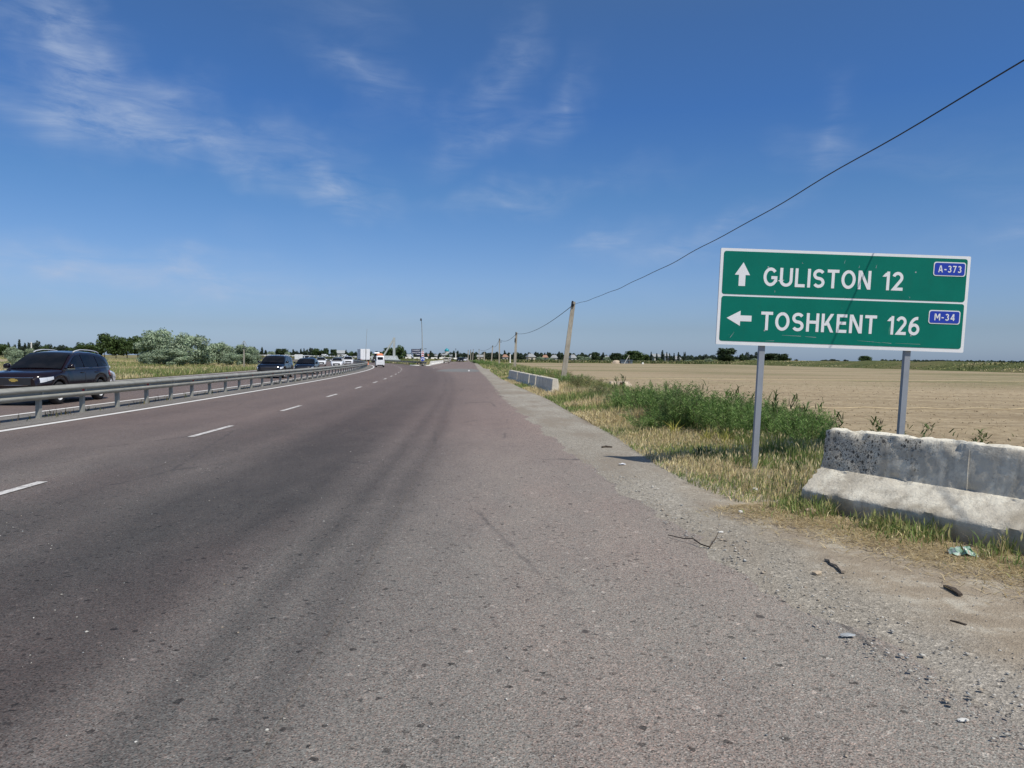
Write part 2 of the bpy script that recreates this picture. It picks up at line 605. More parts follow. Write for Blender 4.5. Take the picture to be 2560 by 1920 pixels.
    # newer grey patch
    q = Nt('patch_asphalt')
    c = q.ramp(q.noise(0.8, 6, 0.65), [(0.3, (0.160, 0.158, 0.150)), (0.7, (0.215, 0.212, 0.200))])
    M['patch_asphalt'] = q.fin(c, 0.85, q.bump(q.voro(80), 0.4, 0.01), spec=0.3)
    # road paint, worn through to the aggregate
    q = Nt('road_paint')
    w = q.math('ADD', q.noise(7, 6, 0.7), q.math('MULTIPLY', q.math('SUBTRACT', q.voro(110), 0.4), 0.25))
    c = q.mix(q.rng(w, 0.54, 0.64, 0, 0.75), (0.62, 0.60, 0.57), (0.17, 0.15, 0.145))
    M['road_paint'] = q.fin(c, 0.75, q.bump(q.voro(110), 0.3, 0.008), spec=0.3)
    q = Nt('edge_paint')
    w = q.noise(5, 6, 0.7)
    c = q.mix(q.rng(w, 0.60, 0.74, 0, 0.6), (0.70, 0.69, 0.66), (0.24, 0.22, 0.21))
    M['edge_paint'] = q.fin(c, 0.7, q.bump(q.voro(90), 0.25, 0.008), spec=0.3)


make_ground_mats()


def make_concrete():
    # the near barrier: stained, pitted, lime washed
    q = Nt('stained_concrete')
    x, y, z = q.xyz()
    n = q.noise(2.6, 7, 0.65)
    n2 = q.noise(9, 6, 0.7)
    c = q.ramp(q.math('ADD', q.math('MULTIPLY', n, 0.7), q.math('MULTIPLY', n2, 0.3)), [(0.32, (0.42, 0.395, 0.35)), (0.5, (0.57, 0.55, 0.50)), (0.66, (0.68, 0.665, 0.61))])
    # remains of white wash along lips and in patches
    wash = q.math('ADD', q.noise(3.4, 6, 0.7, vec=q.map(loc=(5, 2, 1))), q.math('MULTIPLY', q.math('SUBTRACT', n2, 0.5), 0.4))
    c = q.mix(q.rng(wash, 0.50, 0.62, 0, 0.8), c, (0.76, 0.75, 0.69))
    # dark air holes and lichen, thickest near the end
    holes = q.voro(34, vec=q.map((1, 1, 0.8)))
    sel = q.n('ShaderNodeSeparateColor')
    q.put(sel.inputs[0], q.voro(34, out='Color', vec=q.map((1, 1, 0.8))))
    size = q.math('MULTIPLY', q.math('POWER', sel.outputs[0], 2.2), 0.62)
    dens = q.math('ADD', q.noise(1.7, 4, 0.6, vec=q.map(loc=(2, 0, 3))), q.rng(x, 0.0, 1.9, 0.17, -0.07))
    hole = q.math('MULTIPLY', q.math('LESS_THAN', holes, size), q.rng(dens, 0.52, 0.57))
    hole2 = q.math('MULTIPLY', q.math('LESS_THAN', q.voro(80, vec=q.map((1, 1, .7))), 0.36), q.rng(q.math('ADD', dens, q.math('MULTIPLY', q.math('SUBTRACT', n2, .5), .6)), 0.52, 0.63))
    up = q.rng(z, 0.40, 0.46)
    allh = q.math('MULTIPLY', q.math('MAXIMUM', hole, hole2), q.math('ADD', q.math('MULTIPLY', up, 0.9), 0.1), clamp=True)
    c = q.mix(q.math('MULTIPLY', allh, 0.88), c, (0.055, 0.052, 0.05))
    # drips
    dr = q.noise(1.0, 5, 0.6, vec=q.map((11, 11, 0.6)))
    c = q.mix(q.rng(dr, 0.52, 0.70, 0, 0.5), c, (0.22, 0.205, 0.18))
    brn = q.math('MULTIPLY', q.rng(q.noise(1.3, 5, 0.6, vec=q.map(loc=(8, 3, 2))), 0.50, 0.60), q.rng(z, 0.45, 0.40))
    c = q.mix(q.math('MULTIPLY', brn, 0.75), c, (0.345, 0.315, 0.265))
    c = q.mix(q.math('MULTIPLY', q.rng(q.math('ADD', z, q.math('MULTIPLY', q.math('SUBTRACT', n2, .5), .06)), .825, .85), .85), c, (.80, .79, .73))
    smu = q.math('MULTIPLY', q.rng(q.noise(2.4, 5, .65, vec=q.map(loc=(3, 7, 5))), .54, .68, 0, .5), up)
    c = q.mix(smu, c, (.24, .235, .225))
    # earth splash on the foot
    c = q.mix(q.math('MULTIPLY', q.rng(z, 0.17, 0.02), q.rng(n2, 0.3, 0.6, 0.35, 0.8)), c, (0.15, 0.125, 0.095))
    h = q.math('SUBTRACT', q.math('ADD', q.math('MULTIPLY', n2, 0.6), q.math('MULTIPLY', q.noise(40, 5, 0.7), 0.5)), q.math('MULTIPLY', allh, 1.3))
    c = q.mix(1.0, c, (1.05, 1.0, 0.90), 'MULTIPLY')
    M['stained_concrete'] = q.fin(c, 0.92, q.bump(h, 0.8, 0.02), spec=0.25)
    q = Nt('pale_concrete')
    n = q.noise(1.6, 7, 0.66)
    c = q.ramp(n, [(0.28, (0.44, 0.42, 0.375)), (0.5, (0.62, 0.60, 0.55)), (0.72, (0.72, 0.70, 0.65))])
    c = q.mix(q.rng(q.noise(11, 5, 0.7), 0.62, 0.7, 0, 0.5), c, (0.16, 0.15, 0.14))
    c = q.mix(1.0, c, (1.05, 1.0, 0.91), 'MULTIPLY')
    M['pale_concrete'] = q.fin(c, 0.92, q.bump(q.noise(18, 5, 0.7), 0.6, 0.02), spec=0.2)
    q = Nt('whitewash')
    c = q.ramp(q.noise(0.9, 7, 0.66), [(0.25, (0.50, 0.48, 0.42)), (0.5, (0.76, 0.745, 0.69)), (0.75, (0.83, 0.82, 0.77))])
    M['whitewash'] = q.fin(c, 0.9, q.bump(q.noise(9, 5, 0.7), 0.5, 0.02), spec=0.2)
    q = Nt('pole_concrete')
    c = q.ramp(q.noise(3, 6, 0.65, vec=q.map((2, 2, 0.6))), [(0.3, (0.24, 0.215, 0.172)), (0.6, (0.40, 0.365, 0.298)), (0.8, (0.47, 0.435, 0.36))])
    M['pole_concrete'] = q.fin(c, 0.92, q.bump(q.noise(25, 5, 0.7), 0.5, 0.01), spec=0.2)
    q = Nt('galvanised')
    n = q.noise(3.5, 6, 0.62, vec=q.map((1, 0.5, 1)))
    c = q.ramp(n, [(0.3, (0.25, 0.248, 0.215)), (0.6, (0.36, 0.355, 0.31)), (0.8, (0.43, 0.42, 0.37))])
    c = q.mix(q.rng(q.noise(14, 6, 0.7), 0.60, 0.72, 0, 0.55), c, (0.19, 0.165, 0.13))
    M['galvanised'] = q.fin(c, 0.55, q.bump(q.noise(20, 4), 0.15, 0.01), metal=0.12, spec=0.35)


make_concrete()


def leaf_mat(name, gain=1.0, trans=0.22, rough=0.6):
    q = Nt(name)
    a = q.n('ShaderNodeVertexColor', layer_name='tint')
    c = a.outputs[0]
    if gain != 1.0:
        c = q.mix(1.0, c, (gain, gain, gain), 'MULTIPLY')
    q.fin(c, rough, spec=0.25)
    tr = q.n('ShaderNodeBsdfTranslucent')
    q.put(tr.inputs[0], c)
    mx = q.n('ShaderNodeMixShader')
    mx.inputs[0].default_value = trans
    q.t.links.new(q.b.outputs[0], mx.inputs[1])
    q.t.links.new(tr.outputs[0], mx.inputs[2])
    q.t.links.new(mx.outputs[0], q.out.inputs[0])
    M[name] = q.m


leaf_mat('leaf')
leaf_mat('grass_blade', trans=0.28)
q = Nt('bark')
M['bark'] = q.fin(q.ramp(q.noise(9, 6, 0.7, vec=q.map((3, 3, 0.6))), [(0.3, (0.055, 0.042, 0.03)), (0.7, (0.15, 0.12, 0.09))]), 0.95, q.bump(q.noise(20, 5), 0.8, 0.03))

plain('dark_steel', (0.035, 0.036, 0.038), 0.5, 0.4)
plain('post_grey', (0.30, 0.325, 0.365), 0.55, 0.2, var=0.08, scale=3)
plain('sign_back', (0.42, 0.43, 0.44), 0.5, 0.5, var=0.06)
plain('wire_black', (0.012, 0.013, 0.016), 0.5)
plain('sheet_white', (0.78, 0.79, 0.80), 0.45, var=0.04, scale=2)
plain('sheet_blue', (0.012, 0.045, 0.40), 0.45, var=0.05, scale=3)
plain('sheet_navy', (0.008, 0.010, 0.06), 0.5, var=0.05)
plain('sheet_red', (0.50, 0.025, 0.03), 0.45, var=0.08)
plain('tyre', (0.018, 0.018, 0.019), 0.85, var=0.2, scale=20)
plain('alloy', (0.72, 0.73, 0.74), 0.35, 0.25, var=0.05)
plain('chrome', (0.72, 0.73, 0.74), 0.12, 1.0, var=0.03)
plain('black_plastic', (0.020, 0.020, 0.022), 0.55, var=0.15)
plain('lamp_glass', (0.72, 0.74, 0.76), 0.12, 0.15, var=0.1)
plain('tail_red', (0.32, 0.012, 0.015), 0.2, var=0.1)
plain('gold', (0.62, 0.44, 0.12), 0.3, 0.6, var=0.05)
plain('plate_white', (0.70, 0.71, 0.70), 0.5, var=0.03)
plain('orange_cloth', (0.62, 0.22, 0.11), 0.9, var=0.25, scale=5)
plain('reflector_red', (0.42, 0.03, 0.03), 0.3, var=0.1)
plain('turquoise', (0.015, 0.27, 0.33), 0.4, var=0.12, scale=1)
plain('plaster_white', (0.58, 0.56, 0.50), 0.9, var=0.08, scale=0.5)
plain('plaster_cream', (0.60, 0.53, 0.42), 0.9, var=0.10, scale=0.5)
plain('plaster_grey', (0.45, 0.45, 0.43), 0.9, var=0.10, scale=0.5)
plain('roof_white', (0.31, 0.32, 0.32), 0.6, var=0.10, scale=0.4)
plain('roof_grey', (0.33, 0.35, 0.36), 0.8, var=0.15, scale=0.4)
plain('roof_rust', (0.33, 0.19, 0.13), 0.85, var=0.2, scale=0.5)
plain('house_window', (0.03, 0.035, 0.045), 0.15, var=0.1)
plain('monument_grey', (0.44, 0.47, 0.46), 0.8, var=0.10, scale=0.8)
plain('wood_dark', (0.06, 0.045, 0.032), 0.9, var=0.4, scale=25)
plain('wood_grey', (0.30, 0.25, 0.19), 0.9, var=0.35, scale=30)
plain('brick_tan', (0.46, 0.34, 0.25), 0.95, var=0.2, scale=30)
plain('rubble_pink', (0.47, 0.385, 0.29), 0.95, var=0.3, scale=5)
plain('hose_yellow', (0.62, 0.50, 0.30), 0.7, var=0.15, scale=3)
plain('tractor_blue', (0.10, 0.12, 0.14), 0.6, var=0.2)
plain('container_beige', (0.60, 0.57, 0.50), 0.8, var=0.08, scale=0.6)


def paint(name, col, rough=0.25, metal=0.3, coat=1.0):
    q = Nt(name)
    n = q.noise(1.4, 4)
    c = q.mix(q.rng(n, 0.3, 0.7), tuple(v * .9 for v in col), tuple(min(1, v * 1.1) for v in col))
    x, y, z = q.xyz()
    dust = q.math('MULTIPLY', q.rng(z, 0.75, 0.25), q.rng(q.noise(5, 5), 0.3, 0.7, 0.02, 0.16))
    c = q.mix(dust, c, (0.20, 0.17, 0.14))
    M[name] = q.fin(c, rough, None, metal, 0.4, Coat_Weight=coat, Coat_Roughness=0.08)


paint('paint_plum', (0.010, 0.005, 0.008), 0.14, 0.0, 0.3)
paint('paint_navy', (0.004, 0.005, 0.010), 0.14, 0.0, 0.3)
paint('paint_black', (0.005, 0.005, 0.007), 0.14, 0.0, 0.3)
paint('paint_white', (0.74, 0.75, 0.76), 0.3, 0.0)
paint('paint_beige', (0.42, 0.39, 0.31), 0.35, 0.2)
paint('paint_silver', (0.45, 0.46, 0.47), 0.3, 0.5)

q = Nt('car_glass')
M['car_glass'] = q.fin(q.mix(q.rng(q.noise(2.2, 3), .4, .6), (0.006, 0.007, 0.009), (0.012, 0.012, 0.014)), 0.03, spec=0.16)


def make_sign_green():
    q = Nt('sheet_green')
    x, y, z = q.xyz()
    n = q.noise(1.4, 5, 0.6)
    c = q.mix(q.rng(n, 0.3, 0.7), (0.001, 0.145, 0.106), (0.002, 0.178, 0.130))
    # scuffs: thin pale scratches
    sv = q.map((3.0, 1, 26), rot=(0, R(3), 0))
    sc = q.math('MULTIPLY', q.rng(q.noise(1.0, 3, 0.6, vec=sv), 0.70, 0.74), q.rng(q.noise(2.2, 3, vec=q.map(loc=(3, 1, 9))), 0.56, 0.66))
    c = q.mix(q.math('MULTIPLY', sc, 0.35), c, (0.45, 0.55, 0.50))
    st = q.math('MULTIPLY', q.rng(q.noise(1.0, 3, 0.6, vec=q.map((22, 1, 2.2))), 0.70, 0.75), q.rng(q.noise(1.7, 2, vec=q.map(loc=(7, 1, 2))), 0.5, 0.62))
    c = q.mix(q.math('MULTIPLY', st, 0.4), c, (0.25, 0.42, 0.34))
    dirt = q.noise(5, 6, 0.7, vec=q.map((1, 1, 0.4)))
    c = q.mix(q.rng(dirt, 0.55, 0.75, 0, 0.22), c, (0.02, 0.09, 0.06))
    M['sheet_green'] = q.fin(c, 0.55, spec=0.14)


make_sign_green()
# ------------------------------------------------------------------ setting: ground, field, roads
def interp(tab, y):
    ys = [t[0] for t in tab]
    return float(np.interp(y, ys, [t[1] for t in tab]))


def catmull(pts, step=1.0):
    pts = [Vector((p[0], p[1], 0)) for p in pts]
    P = [pts[0] * 2 - pts[1]] + pts + [pts[-1] * 2 - pts[-2]]
    out = []
    for i in range(1, len(P) - 2):
        n = max(2, int((P[i + 1] - P[i]).length / step))
        for k in range(n):
            t = k / n
            a, b, c, d = P[i - 1], P[i], P[i + 1], P[i + 2]
            out.append(0.5 * ((2 * b) + (c - a) * t + (2 * a - 5 * b + 4 * c - d) * t * t + (3 * b - a - 3 * c + d) * t ** 3))
    out.append(P[-2])
    return out


# the white line beside the median: straight near the camera, then bending away
MED = catmull([(-9.5, -14), (-9.9, 0), (-10.5, 15.2), (-11.05, 25.4), (-12.3, 42.7), (-13.9, 60), (-16.7, 84), (-20.1, 107), (-24, 128), (-29, 150),
               (-39, 185), (-53, 225), (-72, 270), (-101, 315), (-142, 352), (-195, 376), (-265, 392)], 1.0)
MED_N = []
for i, p in enumerate(MED):
    t = (MED[min(i + 1, len(MED) - 1)] - MED[max(i - 1, 0)]).normalized()
    MED_N.append(Vector((t.y, -t.x, 0)))          # to the driver's right
MED_S = [0.0]
for i in range(1, len(MED)):
    MED_S.append(MED_S[-1] + (MED[i] - MED[i - 1]).length)


def med_at(s, off=0.0, z=0.0):
    i = int(np.searchsorted(MED_S, s))
    i = min(max(i, 1), len(MED) - 1)
    f = (s - MED_S[i - 1]) / max(1e-6, MED_S[i] - MED_S[i - 1])
    p = MED[i - 1].lerp(MED[i], f)
    n = MED_N[i - 1].lerp(MED_N[i], f).normalized()
    q = p + n * off
    return Vector((q.x, q.y, z)), n


def s_of_y(y):
    return float(np.interp(y, [p.y for p in MED], MED_S))


def strip_along(name, o0, o1, s0, s1, z, mat, nx=2, step=1.0):
    rows = []
    n = max(2, int((s1 - s0) / step))
    for i in range(n + 1):
        s = s0 + (s1 - s0) * i / n
        rows.append([med_at(s, o0 + (o1 - o0) * j / (nx - 1), z)[0] for j in range(nx)])
    return grid_mesh(name, rows, mat)


RE_T = [(-12, 2.9), (0, 2.25), (3.3, 2.02), (4.58, 1.80), (5.6, 1.65), (7.4, 1.46), (12, 1.01), (20, 0.32), (29, -0.40), (46, -1.33), (63, -2.30), (89, -4.0), (300, -15.8), (900, -49.4)]
GE_T = [(-12, 7.5), (0, 6.6), (3.0, 5.5), (4.5, 4.75), (5.6, 4.15), (6.6, 3.62), (7.6, 3.08), (8.2, 2.68), (9.4, 2.42), (11.5, 2.30), (15.7, 2.20), (21.9, 1.84), (29, 1.50), (38, 0.72), (58, -0.80), (89, -2.6), (100, -2.4), (112, -4.2), (300, -14.7), (900, -48.3)]


def RE(y):
    return interp(RE_T, y)


def GE(y):
    return interp(GE_T, y)


def FE(y):
    return 7.4 - 0.056 * y if y > 14 else 6.6 + (14 - y) * 0.25


def structure(name, me, label=None):
    o = bpy.data.objects.new(name, me)
    link(o)
    o['kind'] = 'structure'
    if label:
        o['label'] = label
    return o


# far ground
rows = []
for r in [0, 6, 15, 30, 60, 120, 240, 480, 1000, 2200, 4500, 8000]:
    rows.append([(r * math.cos(2 * math.pi * k / 72), r * math.sin(2 * math.pi * k / 72), -0.16) for k in range(73)])
structure('ground', grid_mesh('ground', rows, M['steppe']), 'flat dry steppe grassland reaching the horizon')

# pale stubble beyond the far carriageway
rows = []
for y in np.linspace(150, 330, 10):
    rows.append([(x, float(y), -0.10) for x in np.linspace(-420, -72 - (y - 150) * 0.18, 10)])
q = Nt('stubble')
M['stubble'] = q.fin(q.ramp(q.noise(0.06, 6, 0.65, vec=q.map((0.4, 1, 1))), [(0.3, (0.20, 0.165, 0.085)), (0.6, (0.36, 0.29, 0.175)), (0.8, (0.42, 0.35, 0.22))]), 0.95)
structure('stubble_field', grid_mesh('stubble_field', rows, M['stubble']), 'pale stubble field behind the oncoming traffic')

# tilled field on the right
rows = []
ys = list(np.concatenate([np.arange(3, 40, 0.5), np.arange(40, 90, 1.2), np.arange(90, 279, 6)]))
for y in ys:
    x0 = FE(y) - 1.3
    xs = x0 + (81 - x0) * np.linspace(0, 1, 90) ** 1.6
    amp = 0.035 if y < 60 else 0.0
    rows.append([(float(x), float(y), -0.03 + amp * math.sin(y * 7.0 + x * 0.18 + 0.8 * math.sin(x * 0.3)) + float(rng.normal(0, amp * 0.35))) for x in xs])
structure('tilled_field', grid_mesh('tilled_field', rows, M['tilled_soil']), 'bare brown tilled field with faint furrows')

# straight road
rows = []
for y in list(np.arange(-12, 60, 1.0)) + list(np.arange(60, 200, 4)) + list(np.arange(200, 901, 25)):
    y = float(y)
    xl = float(np.interp(y, [p.y for p in MED[:420]], [p.x for p in MED[:420]])) + 6.0 if y < 118 else np.interp(y, [118, 140, 152, 900], [-15.9, -16.6, -16.9, -58.9])
    rows.append([(xl + (RE(y) + 0.9 - xl) * j / 6, y, 0.0) for j in range(7)])
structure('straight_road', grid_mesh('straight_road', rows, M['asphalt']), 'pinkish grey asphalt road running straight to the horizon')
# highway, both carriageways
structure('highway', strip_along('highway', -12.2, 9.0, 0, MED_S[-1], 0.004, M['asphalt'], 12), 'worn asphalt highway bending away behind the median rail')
structure('median', strip_along('median', -2.15, -0.22, 0, MED_S[-1], 0.009, M['median_asphalt'], 3), 'narrow grey paved median under the guardrail')

# a newer grey patch across the straight road
m = MB()
yy0, yy1 = 84.0, 104.0
pts = [(X(1088, 86), 86), (X(1120, yy0), yy0), (X(1160, 83), 83), (X(1194, 85), 85), (X(1199, 90), 90), (X(1194, 97), 97), (X(1184, yy1), yy1), (X(1150, 107), 107), (X(1120, 103), 103), (X(1104, 97), 97)]
m.add([(a, b, 0.008) for a, b in pts], [tuple(range(10))])
o = m.build('road_patch', M['patch_asphalt'])
tag(o, 'grey newer asphalt patch across the straight road', kind='structure')

# gravel shoulder with a ragged edge over the asphalt
rows = []
for y in list(np.arange(-8, 40, 0.12)) + list(np.arange(40, 130, 0.8)) + list(np.arange(130, 520, 10)):
    y = float(y)
    j = 0.06 * math.sin(y * 1.9) + 0.04 * math.sin(y * 4.7 + 1) + 0.03 * math.sin(y * 11.3 + 2) + float(rng.normal(0, 0.02))
    if y < 4.2:
        j += (4.2 - y) * 0.10 + 0.06 * math.sin(y * 3.1)
    x0 = RE(y) + j - 0.05
    x1 = max(GE(y) + 0.5, x0 + 0.6)
    rows.append([(x0 + (x1 - x0) * k / 8, y, -0.008 if k == 0 else 0.012 + (0.0 if k == 8 else 0.006 * math.sin(k * 2.1 + y * 2.3))) for k in range(9)])
structure('gravel_shoulder', grid_mesh('gravel_shoulder', rows, M['gravel']), 'grey gravel and dirt shoulder beside the asphalt')

# grassy verge between shoulder and field


def verge_z(x, y):
    t = (x - GE(y)) / max(0.5, FE(y) - GE(y))
    t = min(max(t, 0), 1)
    return 0.022 + 0.05 * math.sin(t * math.pi) + 0.012 * math.sin(x * 3 + y * 1.7) * (1 if 0.02 < t < 1 else 0)


rows = []
for y in list(np.arange(-8, 40, 0.25)) + list(np.arange(40, 130, 1.0)) + list(np.arange(130, 900, 20)):
    y = float(y)
    j = 0.08 * math.sin(y * 2.3 + 1) + 0.06 * math.sin(y * 6.1) + float(rng.normal(0, 0.02))
    x0 = GE(y) + j
    x1 = max(FE(y) + 0.3, x0 + 1.0)
    rows.append([(x0 + (x1 - x0) * k / 10, y, verge_z(x0 + (x1 - x0) * k / 10, y) - (0.10 if k == 10 else 0.035 if k == 0 else 0)) for k in range(11)])
structure('verge', grid_mesh('verge', rows, M['verge_soil']), 'straw covered earth verge between gravel and field')

# left roadside, sloping from the carriageway edge down to the steppe
rows = []
n = 200
for i in range(n + 1):
    s = MED_S[-1] * i / n
    rows.append([med_at(s, -12.1, 0.0)[0], med_at(s, -12.6, 0.02)[0], med_at(s, -14.5, -0.06)[0], med_at(s, -17.0, -0.2)[0]])
structure('roadside', grid_mesh('roadside', rows, M['green_bank']), 'weedy roadside slope beyond the oncoming lanes')

# triangle of rough ground inside the fork of the two roads
rows = []
for y in list(np.arange(141, 320, 3.0)):
    y = float(y)
    i = min(range(len(MED)), key=lambda k: abs((MED[k] + MED_N[k] * 9.0).y - y))
    xa = (MED[i] + MED_N[i] * 9.0).x - 0.2
    xb = float(np.interp(y, [140, 152, 900], [-16.5, -16.8, -58.8]))
    if xb < xa:
        xa, xb = xb - 0.4, xb
    rows.append([(xa + (xb - xa) * k / 6, y, 0.010 + (0 if k in (0, 6) else 0.10 + 0.05 * math.sin(y * .7 + k))) for k in range(7)])
structure('fork_island', grid_mesh('fork_island', rows, M['green_bank']), 'dry grassy island inside the fork of the roads')

# low bank that carries the white block wall
RIDGE = catmull([(X(560, 375), 375), (X(640, 362), 362), (X(700, 354), 354), (X(760, 346), 346), (X(820, 332), 332), (X(880, 317), 317), (X(940, 307), 307), (X(1000, 302), 302), (X(1060, 303), 303), (X(1100, 306), 306), (X(1132, 312), 312)], 3.0)


def ridge_z(x):
    return float(np.interp(x, [-150, -110, -60, -30, -20], [1.65, 1.6, 1.2, 1.05, 0.9]))


RIDGE_N = []
for i, p in enumerate(RIDGE):
    t = (RIDGE[min(i + 1, len(RIDGE) - 1)] - RIDGE[max(i - 1, 0)]).normalized()
    RIDGE_N.append(Vector((t.y, -t.x, 0)))
rows = []
for p, n in zip(RIDGE, RIDGE_N):
    zt = ridge_z(p.x)
    f = 1.0 if -130 < p.x < -24 else 0.9
    row = []
    for off, z in ((9.5, -0.12), (6.5, 0.25 * zt), (3.5, 0.75 * zt), (1.6, zt - 0.02), (-6, zt - 0.03), (-9, 0.4 * zt), (-13, -0.14)):
        w = 0.12 * math.sin(p.x * 0.9 + off) if 2 < off < 8 else 0
        row.append((p.x + n.x * off, p.y + n.y * off, z * f + w))
    rows.append(row)
structure('road_bank', grid_mesh('road_bank', rows, M['green_bank']), 'low grassy bank under the white block wall')

# canal bank along the far side of the field
rows = []
for y in np.arange(-40, 420, 4.0):
    y = float(y)
    h = 1.45 + 0.25 * math.sin(y * 0.043) + 0.15 * math.sin(y * 0.21) + float(rng.normal(0, 0.05))
    rows.append([(80.5 + 0.4 * math.sin(y * .3), y, -0.05), (83.5, y, 0.35 * h), (87.5, y, 0.8 * h + float(rng.normal(0, .08))), (92, y, h), (99, y, h * 0.95 + float(rng.normal(0, .06))), (108, y, 0.5 * h), (120, y, -0.15)])
structure('canal_bank', grid_mesh('canal_bank', rows, M['green_bank']), 'long low green bank closing the tilled field')
rows = []
for x in np.arange(-14, 84, 3.0):
    x = float(x)
    rows.append([(x, 277.5 + math.sin(x * .4), -0.05), (x, 280, 0.45), (x, 284, 0.62 + .1 * math.sin(x)), (x, 292, 0.5), (x, 300, -0.14)])
structure('field_edge', grid_mesh('field_edge', rows, M['green_bank']), 'weedy strip along the far edge of the field')

# ------------------------------------------------------------------ road markings
mk = structure('road_markings', strip_along('road_markings', -0.10, 0.10, 0, s_of_y(330), 0.013, M['edge_paint'], 2, 1.0), 'white edge line beside the median')
o = bpy.data.objects.new('edge_line', strip_along('edge_line', -2.38, -2.20, 0, s_of_y(330), 0.013, M['edge_paint'], 2, 1.0))
link(o, mk)
o = bpy.data.objects.new('edge_line', strip_along('edge_line', -11.7, -11.5, 0, s_of_y(330), 0.013, M['edge_paint'], 2, 1.0))
link(o, mk)


def dash(s, off, ln, w=0.13):
    rows = [[med_at(s + ln * k / 3, off - w / 2, 0.013)[0], med_at(s + ln * k / 3, off + w / 2, 0.013)[0]] for k in range(4)]
    return link(bpy.data.objects.new('lane_dash', grid_mesh('lane_dash', rows, M['road_paint'])), mk)


# dashes at their measured distances, then at the same spacing
for y0, y1, off in ((6.7, 9.0, 4.40), (14.2, 16.6, 4.2), (21.2, 23.6, 4.12), (28.9, 31.2, 4.0), (36.8, 39.1, 4.0)):
    s0 = s_of_y(y0)
    dash(s0, off, s_of_y(y1) - s0)
for k in range(26):
    s = s_of_y(45.0) + 7.6 * k
    dash(s, 4.0, 2.4)
for k in range(26):
    s = s_of_y(6.0) + 7.6 * k
    dash(s, -6.6, 2.4)
# dashes and edge stubs on the straight branch
for y in np.arange(108, 300, 9.0):
    y = float(y)
    x = -11.5 - 0.056 * (y - 108)
    m = MB().add([(x - .07, y, .006), (x + .07, y, .006), (x + .07 - .17, y + 3, .006), (x - .07 - .17, y + 3, .006)], [(0, 1, 2, 3)])
    m.build('lane_dash', M['road_paint'], mk)
m = MB()
for a, b in (((X(1172, 87), 87), (X(1172, 97), 97)),):
    m.add([(a[0] - .10, a[1], .014), (a[0] + .10, a[1], .014), (b[0] + .10, b[1], .014), (b[0] - .10, b[1], .014)], [(0, 1, 2, 3)])
m.build('lane_dash', M['road_paint'], mk)
# ------------------------------------------------------------------ lettering: strokes of even width, like road-sign capitals
ST = 0.165


def arc(cx, cy, rx, ry, a0, a1, n=14):
    return [(cx + rx * math.cos(R(a0 + (a1 - a0) * i / n)), cy + ry * math.sin(R(a0 + (a1 - a0) * i / n))) for i in range(n + 1)]


def glyph(ch):
    """(advance width, list of strokes); a stroke is ('p', polyline) or ('d', x0, y0, x1, y1) with level ends"""
    h = ST / 2
    if ch == 'I':
        return ST, [('p', [(h, 0), (h, 1)])]
    if ch == 'L':
        return .56, [('p', [(h, 1), (h, h), (.56, h)])]
    if ch == 'T':
        return .66, [('p', [(0, 1 - h), (.66, 1 - h)]), ('p', [(.33, 0), (.33, 1 - ST)])]
    if ch == 'U':
        return .72, [('p', [(h, 1), (h, .34)] + arc(.36, .34, .36 - h, .34 - h, 180, 360) + [(.72 - h, 1)])]
    if ch == 'O':
        return .80, [('p', arc(.40, .5, .40 - h, .5 - h, 90, 450, 30))]
    if ch == 'G':
        return .78, [('p', arc(.40, .5, .40 - h, .5 - h, 40, 330, 24) + [(.78 - h, .30), (.78 - h, .46)]), ('p', [(.44, .46), (.78, .46)])]
    if ch == 'S':
        return .66, [('p', arc(.33, .5 + .5 * (.5 - h), .33 - h, .5 * (.5 - h), 28, 262, 14)[:-1] + arc(.33, .5 - .5 * (.5 - h), .33 - h, .5 * (.5 - h), 82, -152, 14))]
    if ch == 'N':
        return .72, [('p', [(h, 0), (h, 1)]), ('p', [(.72 - h, 0), (.72 - h, 1)]), ('d', .62, 0, .10, 1)]
    if ch == 'H':
        return .70, [('p', [(h, 0), (h, 1)]), ('p', [(.70 - h, 0), (.70 - h, 1)]), ('p', [(ST, .52), (.70 - ST, .52)])]
    if ch == 'K':
        return .70, [('p', [(h, 0), (h, 1)]), ('d', .20, .36, .585, 1), ('d', .60, 0, .30, .60)]
    if ch == 'E':
        return .58, [('p', [(.58, 1 - h), (h, 1 - h), (h, h), (.58, h)]), ('p', [(ST, .52), (.53, .52)])]
    if ch == 'A':
        return .78, [('d', .10, 0, .35, 1), ('d', .68, 0, .43, 1), ('p', [(.20, .30), (.58, .30)])]
    if ch == 'M':
        return .88, [('p', [(h, 0), (h, 1)]), ('p', [(.88 - h, 0), (.88 - h, 1)]), ('d', .44, .30, .14, 1), ('d', .44, .30, .74, 1)]
    if ch == '1':
        return .36, [('p', [(.36 - h, 0), (.36 - h, 1)]), ('d', .05, .72, .24, .93)]
    if ch == '2':
        return .62, [('p', arc(.31, .69, .31 - h, .31 - h, 165, -35, 16) + [(.12, h), (.62, h)])]
    if ch == '3':
        return .60, [('p', arc(.28, .74, .30 - h, .26 - h, 150, -82, 14)), ('p', arc(.28, .29, .32 - h, .29 - h, 84, -152, 14))]
    if ch == '4':
        return .66, [('p', [(.50, 0), (.50, 1)]), ('p', [(0, .28), (.66, .28)]), ('d', .10, .28, .45, 1)]
    if ch == '6':
        return .66, [('p', arc(.33, .32, .33 - h, .32 - h, 90, 450, 24)), ('p', arc(.50, .38, .50 - h, .62 - h, 180, 84, 12))]
    if ch == '7':
        return .60, [('p', [(0, 1 - h), (.60, 1 - h)]), ('d', .20, 0, .50, 1)]
    if ch == '-':
        return .36, [('p', [(0, .42), (.36, .42)])]
    return .4, []


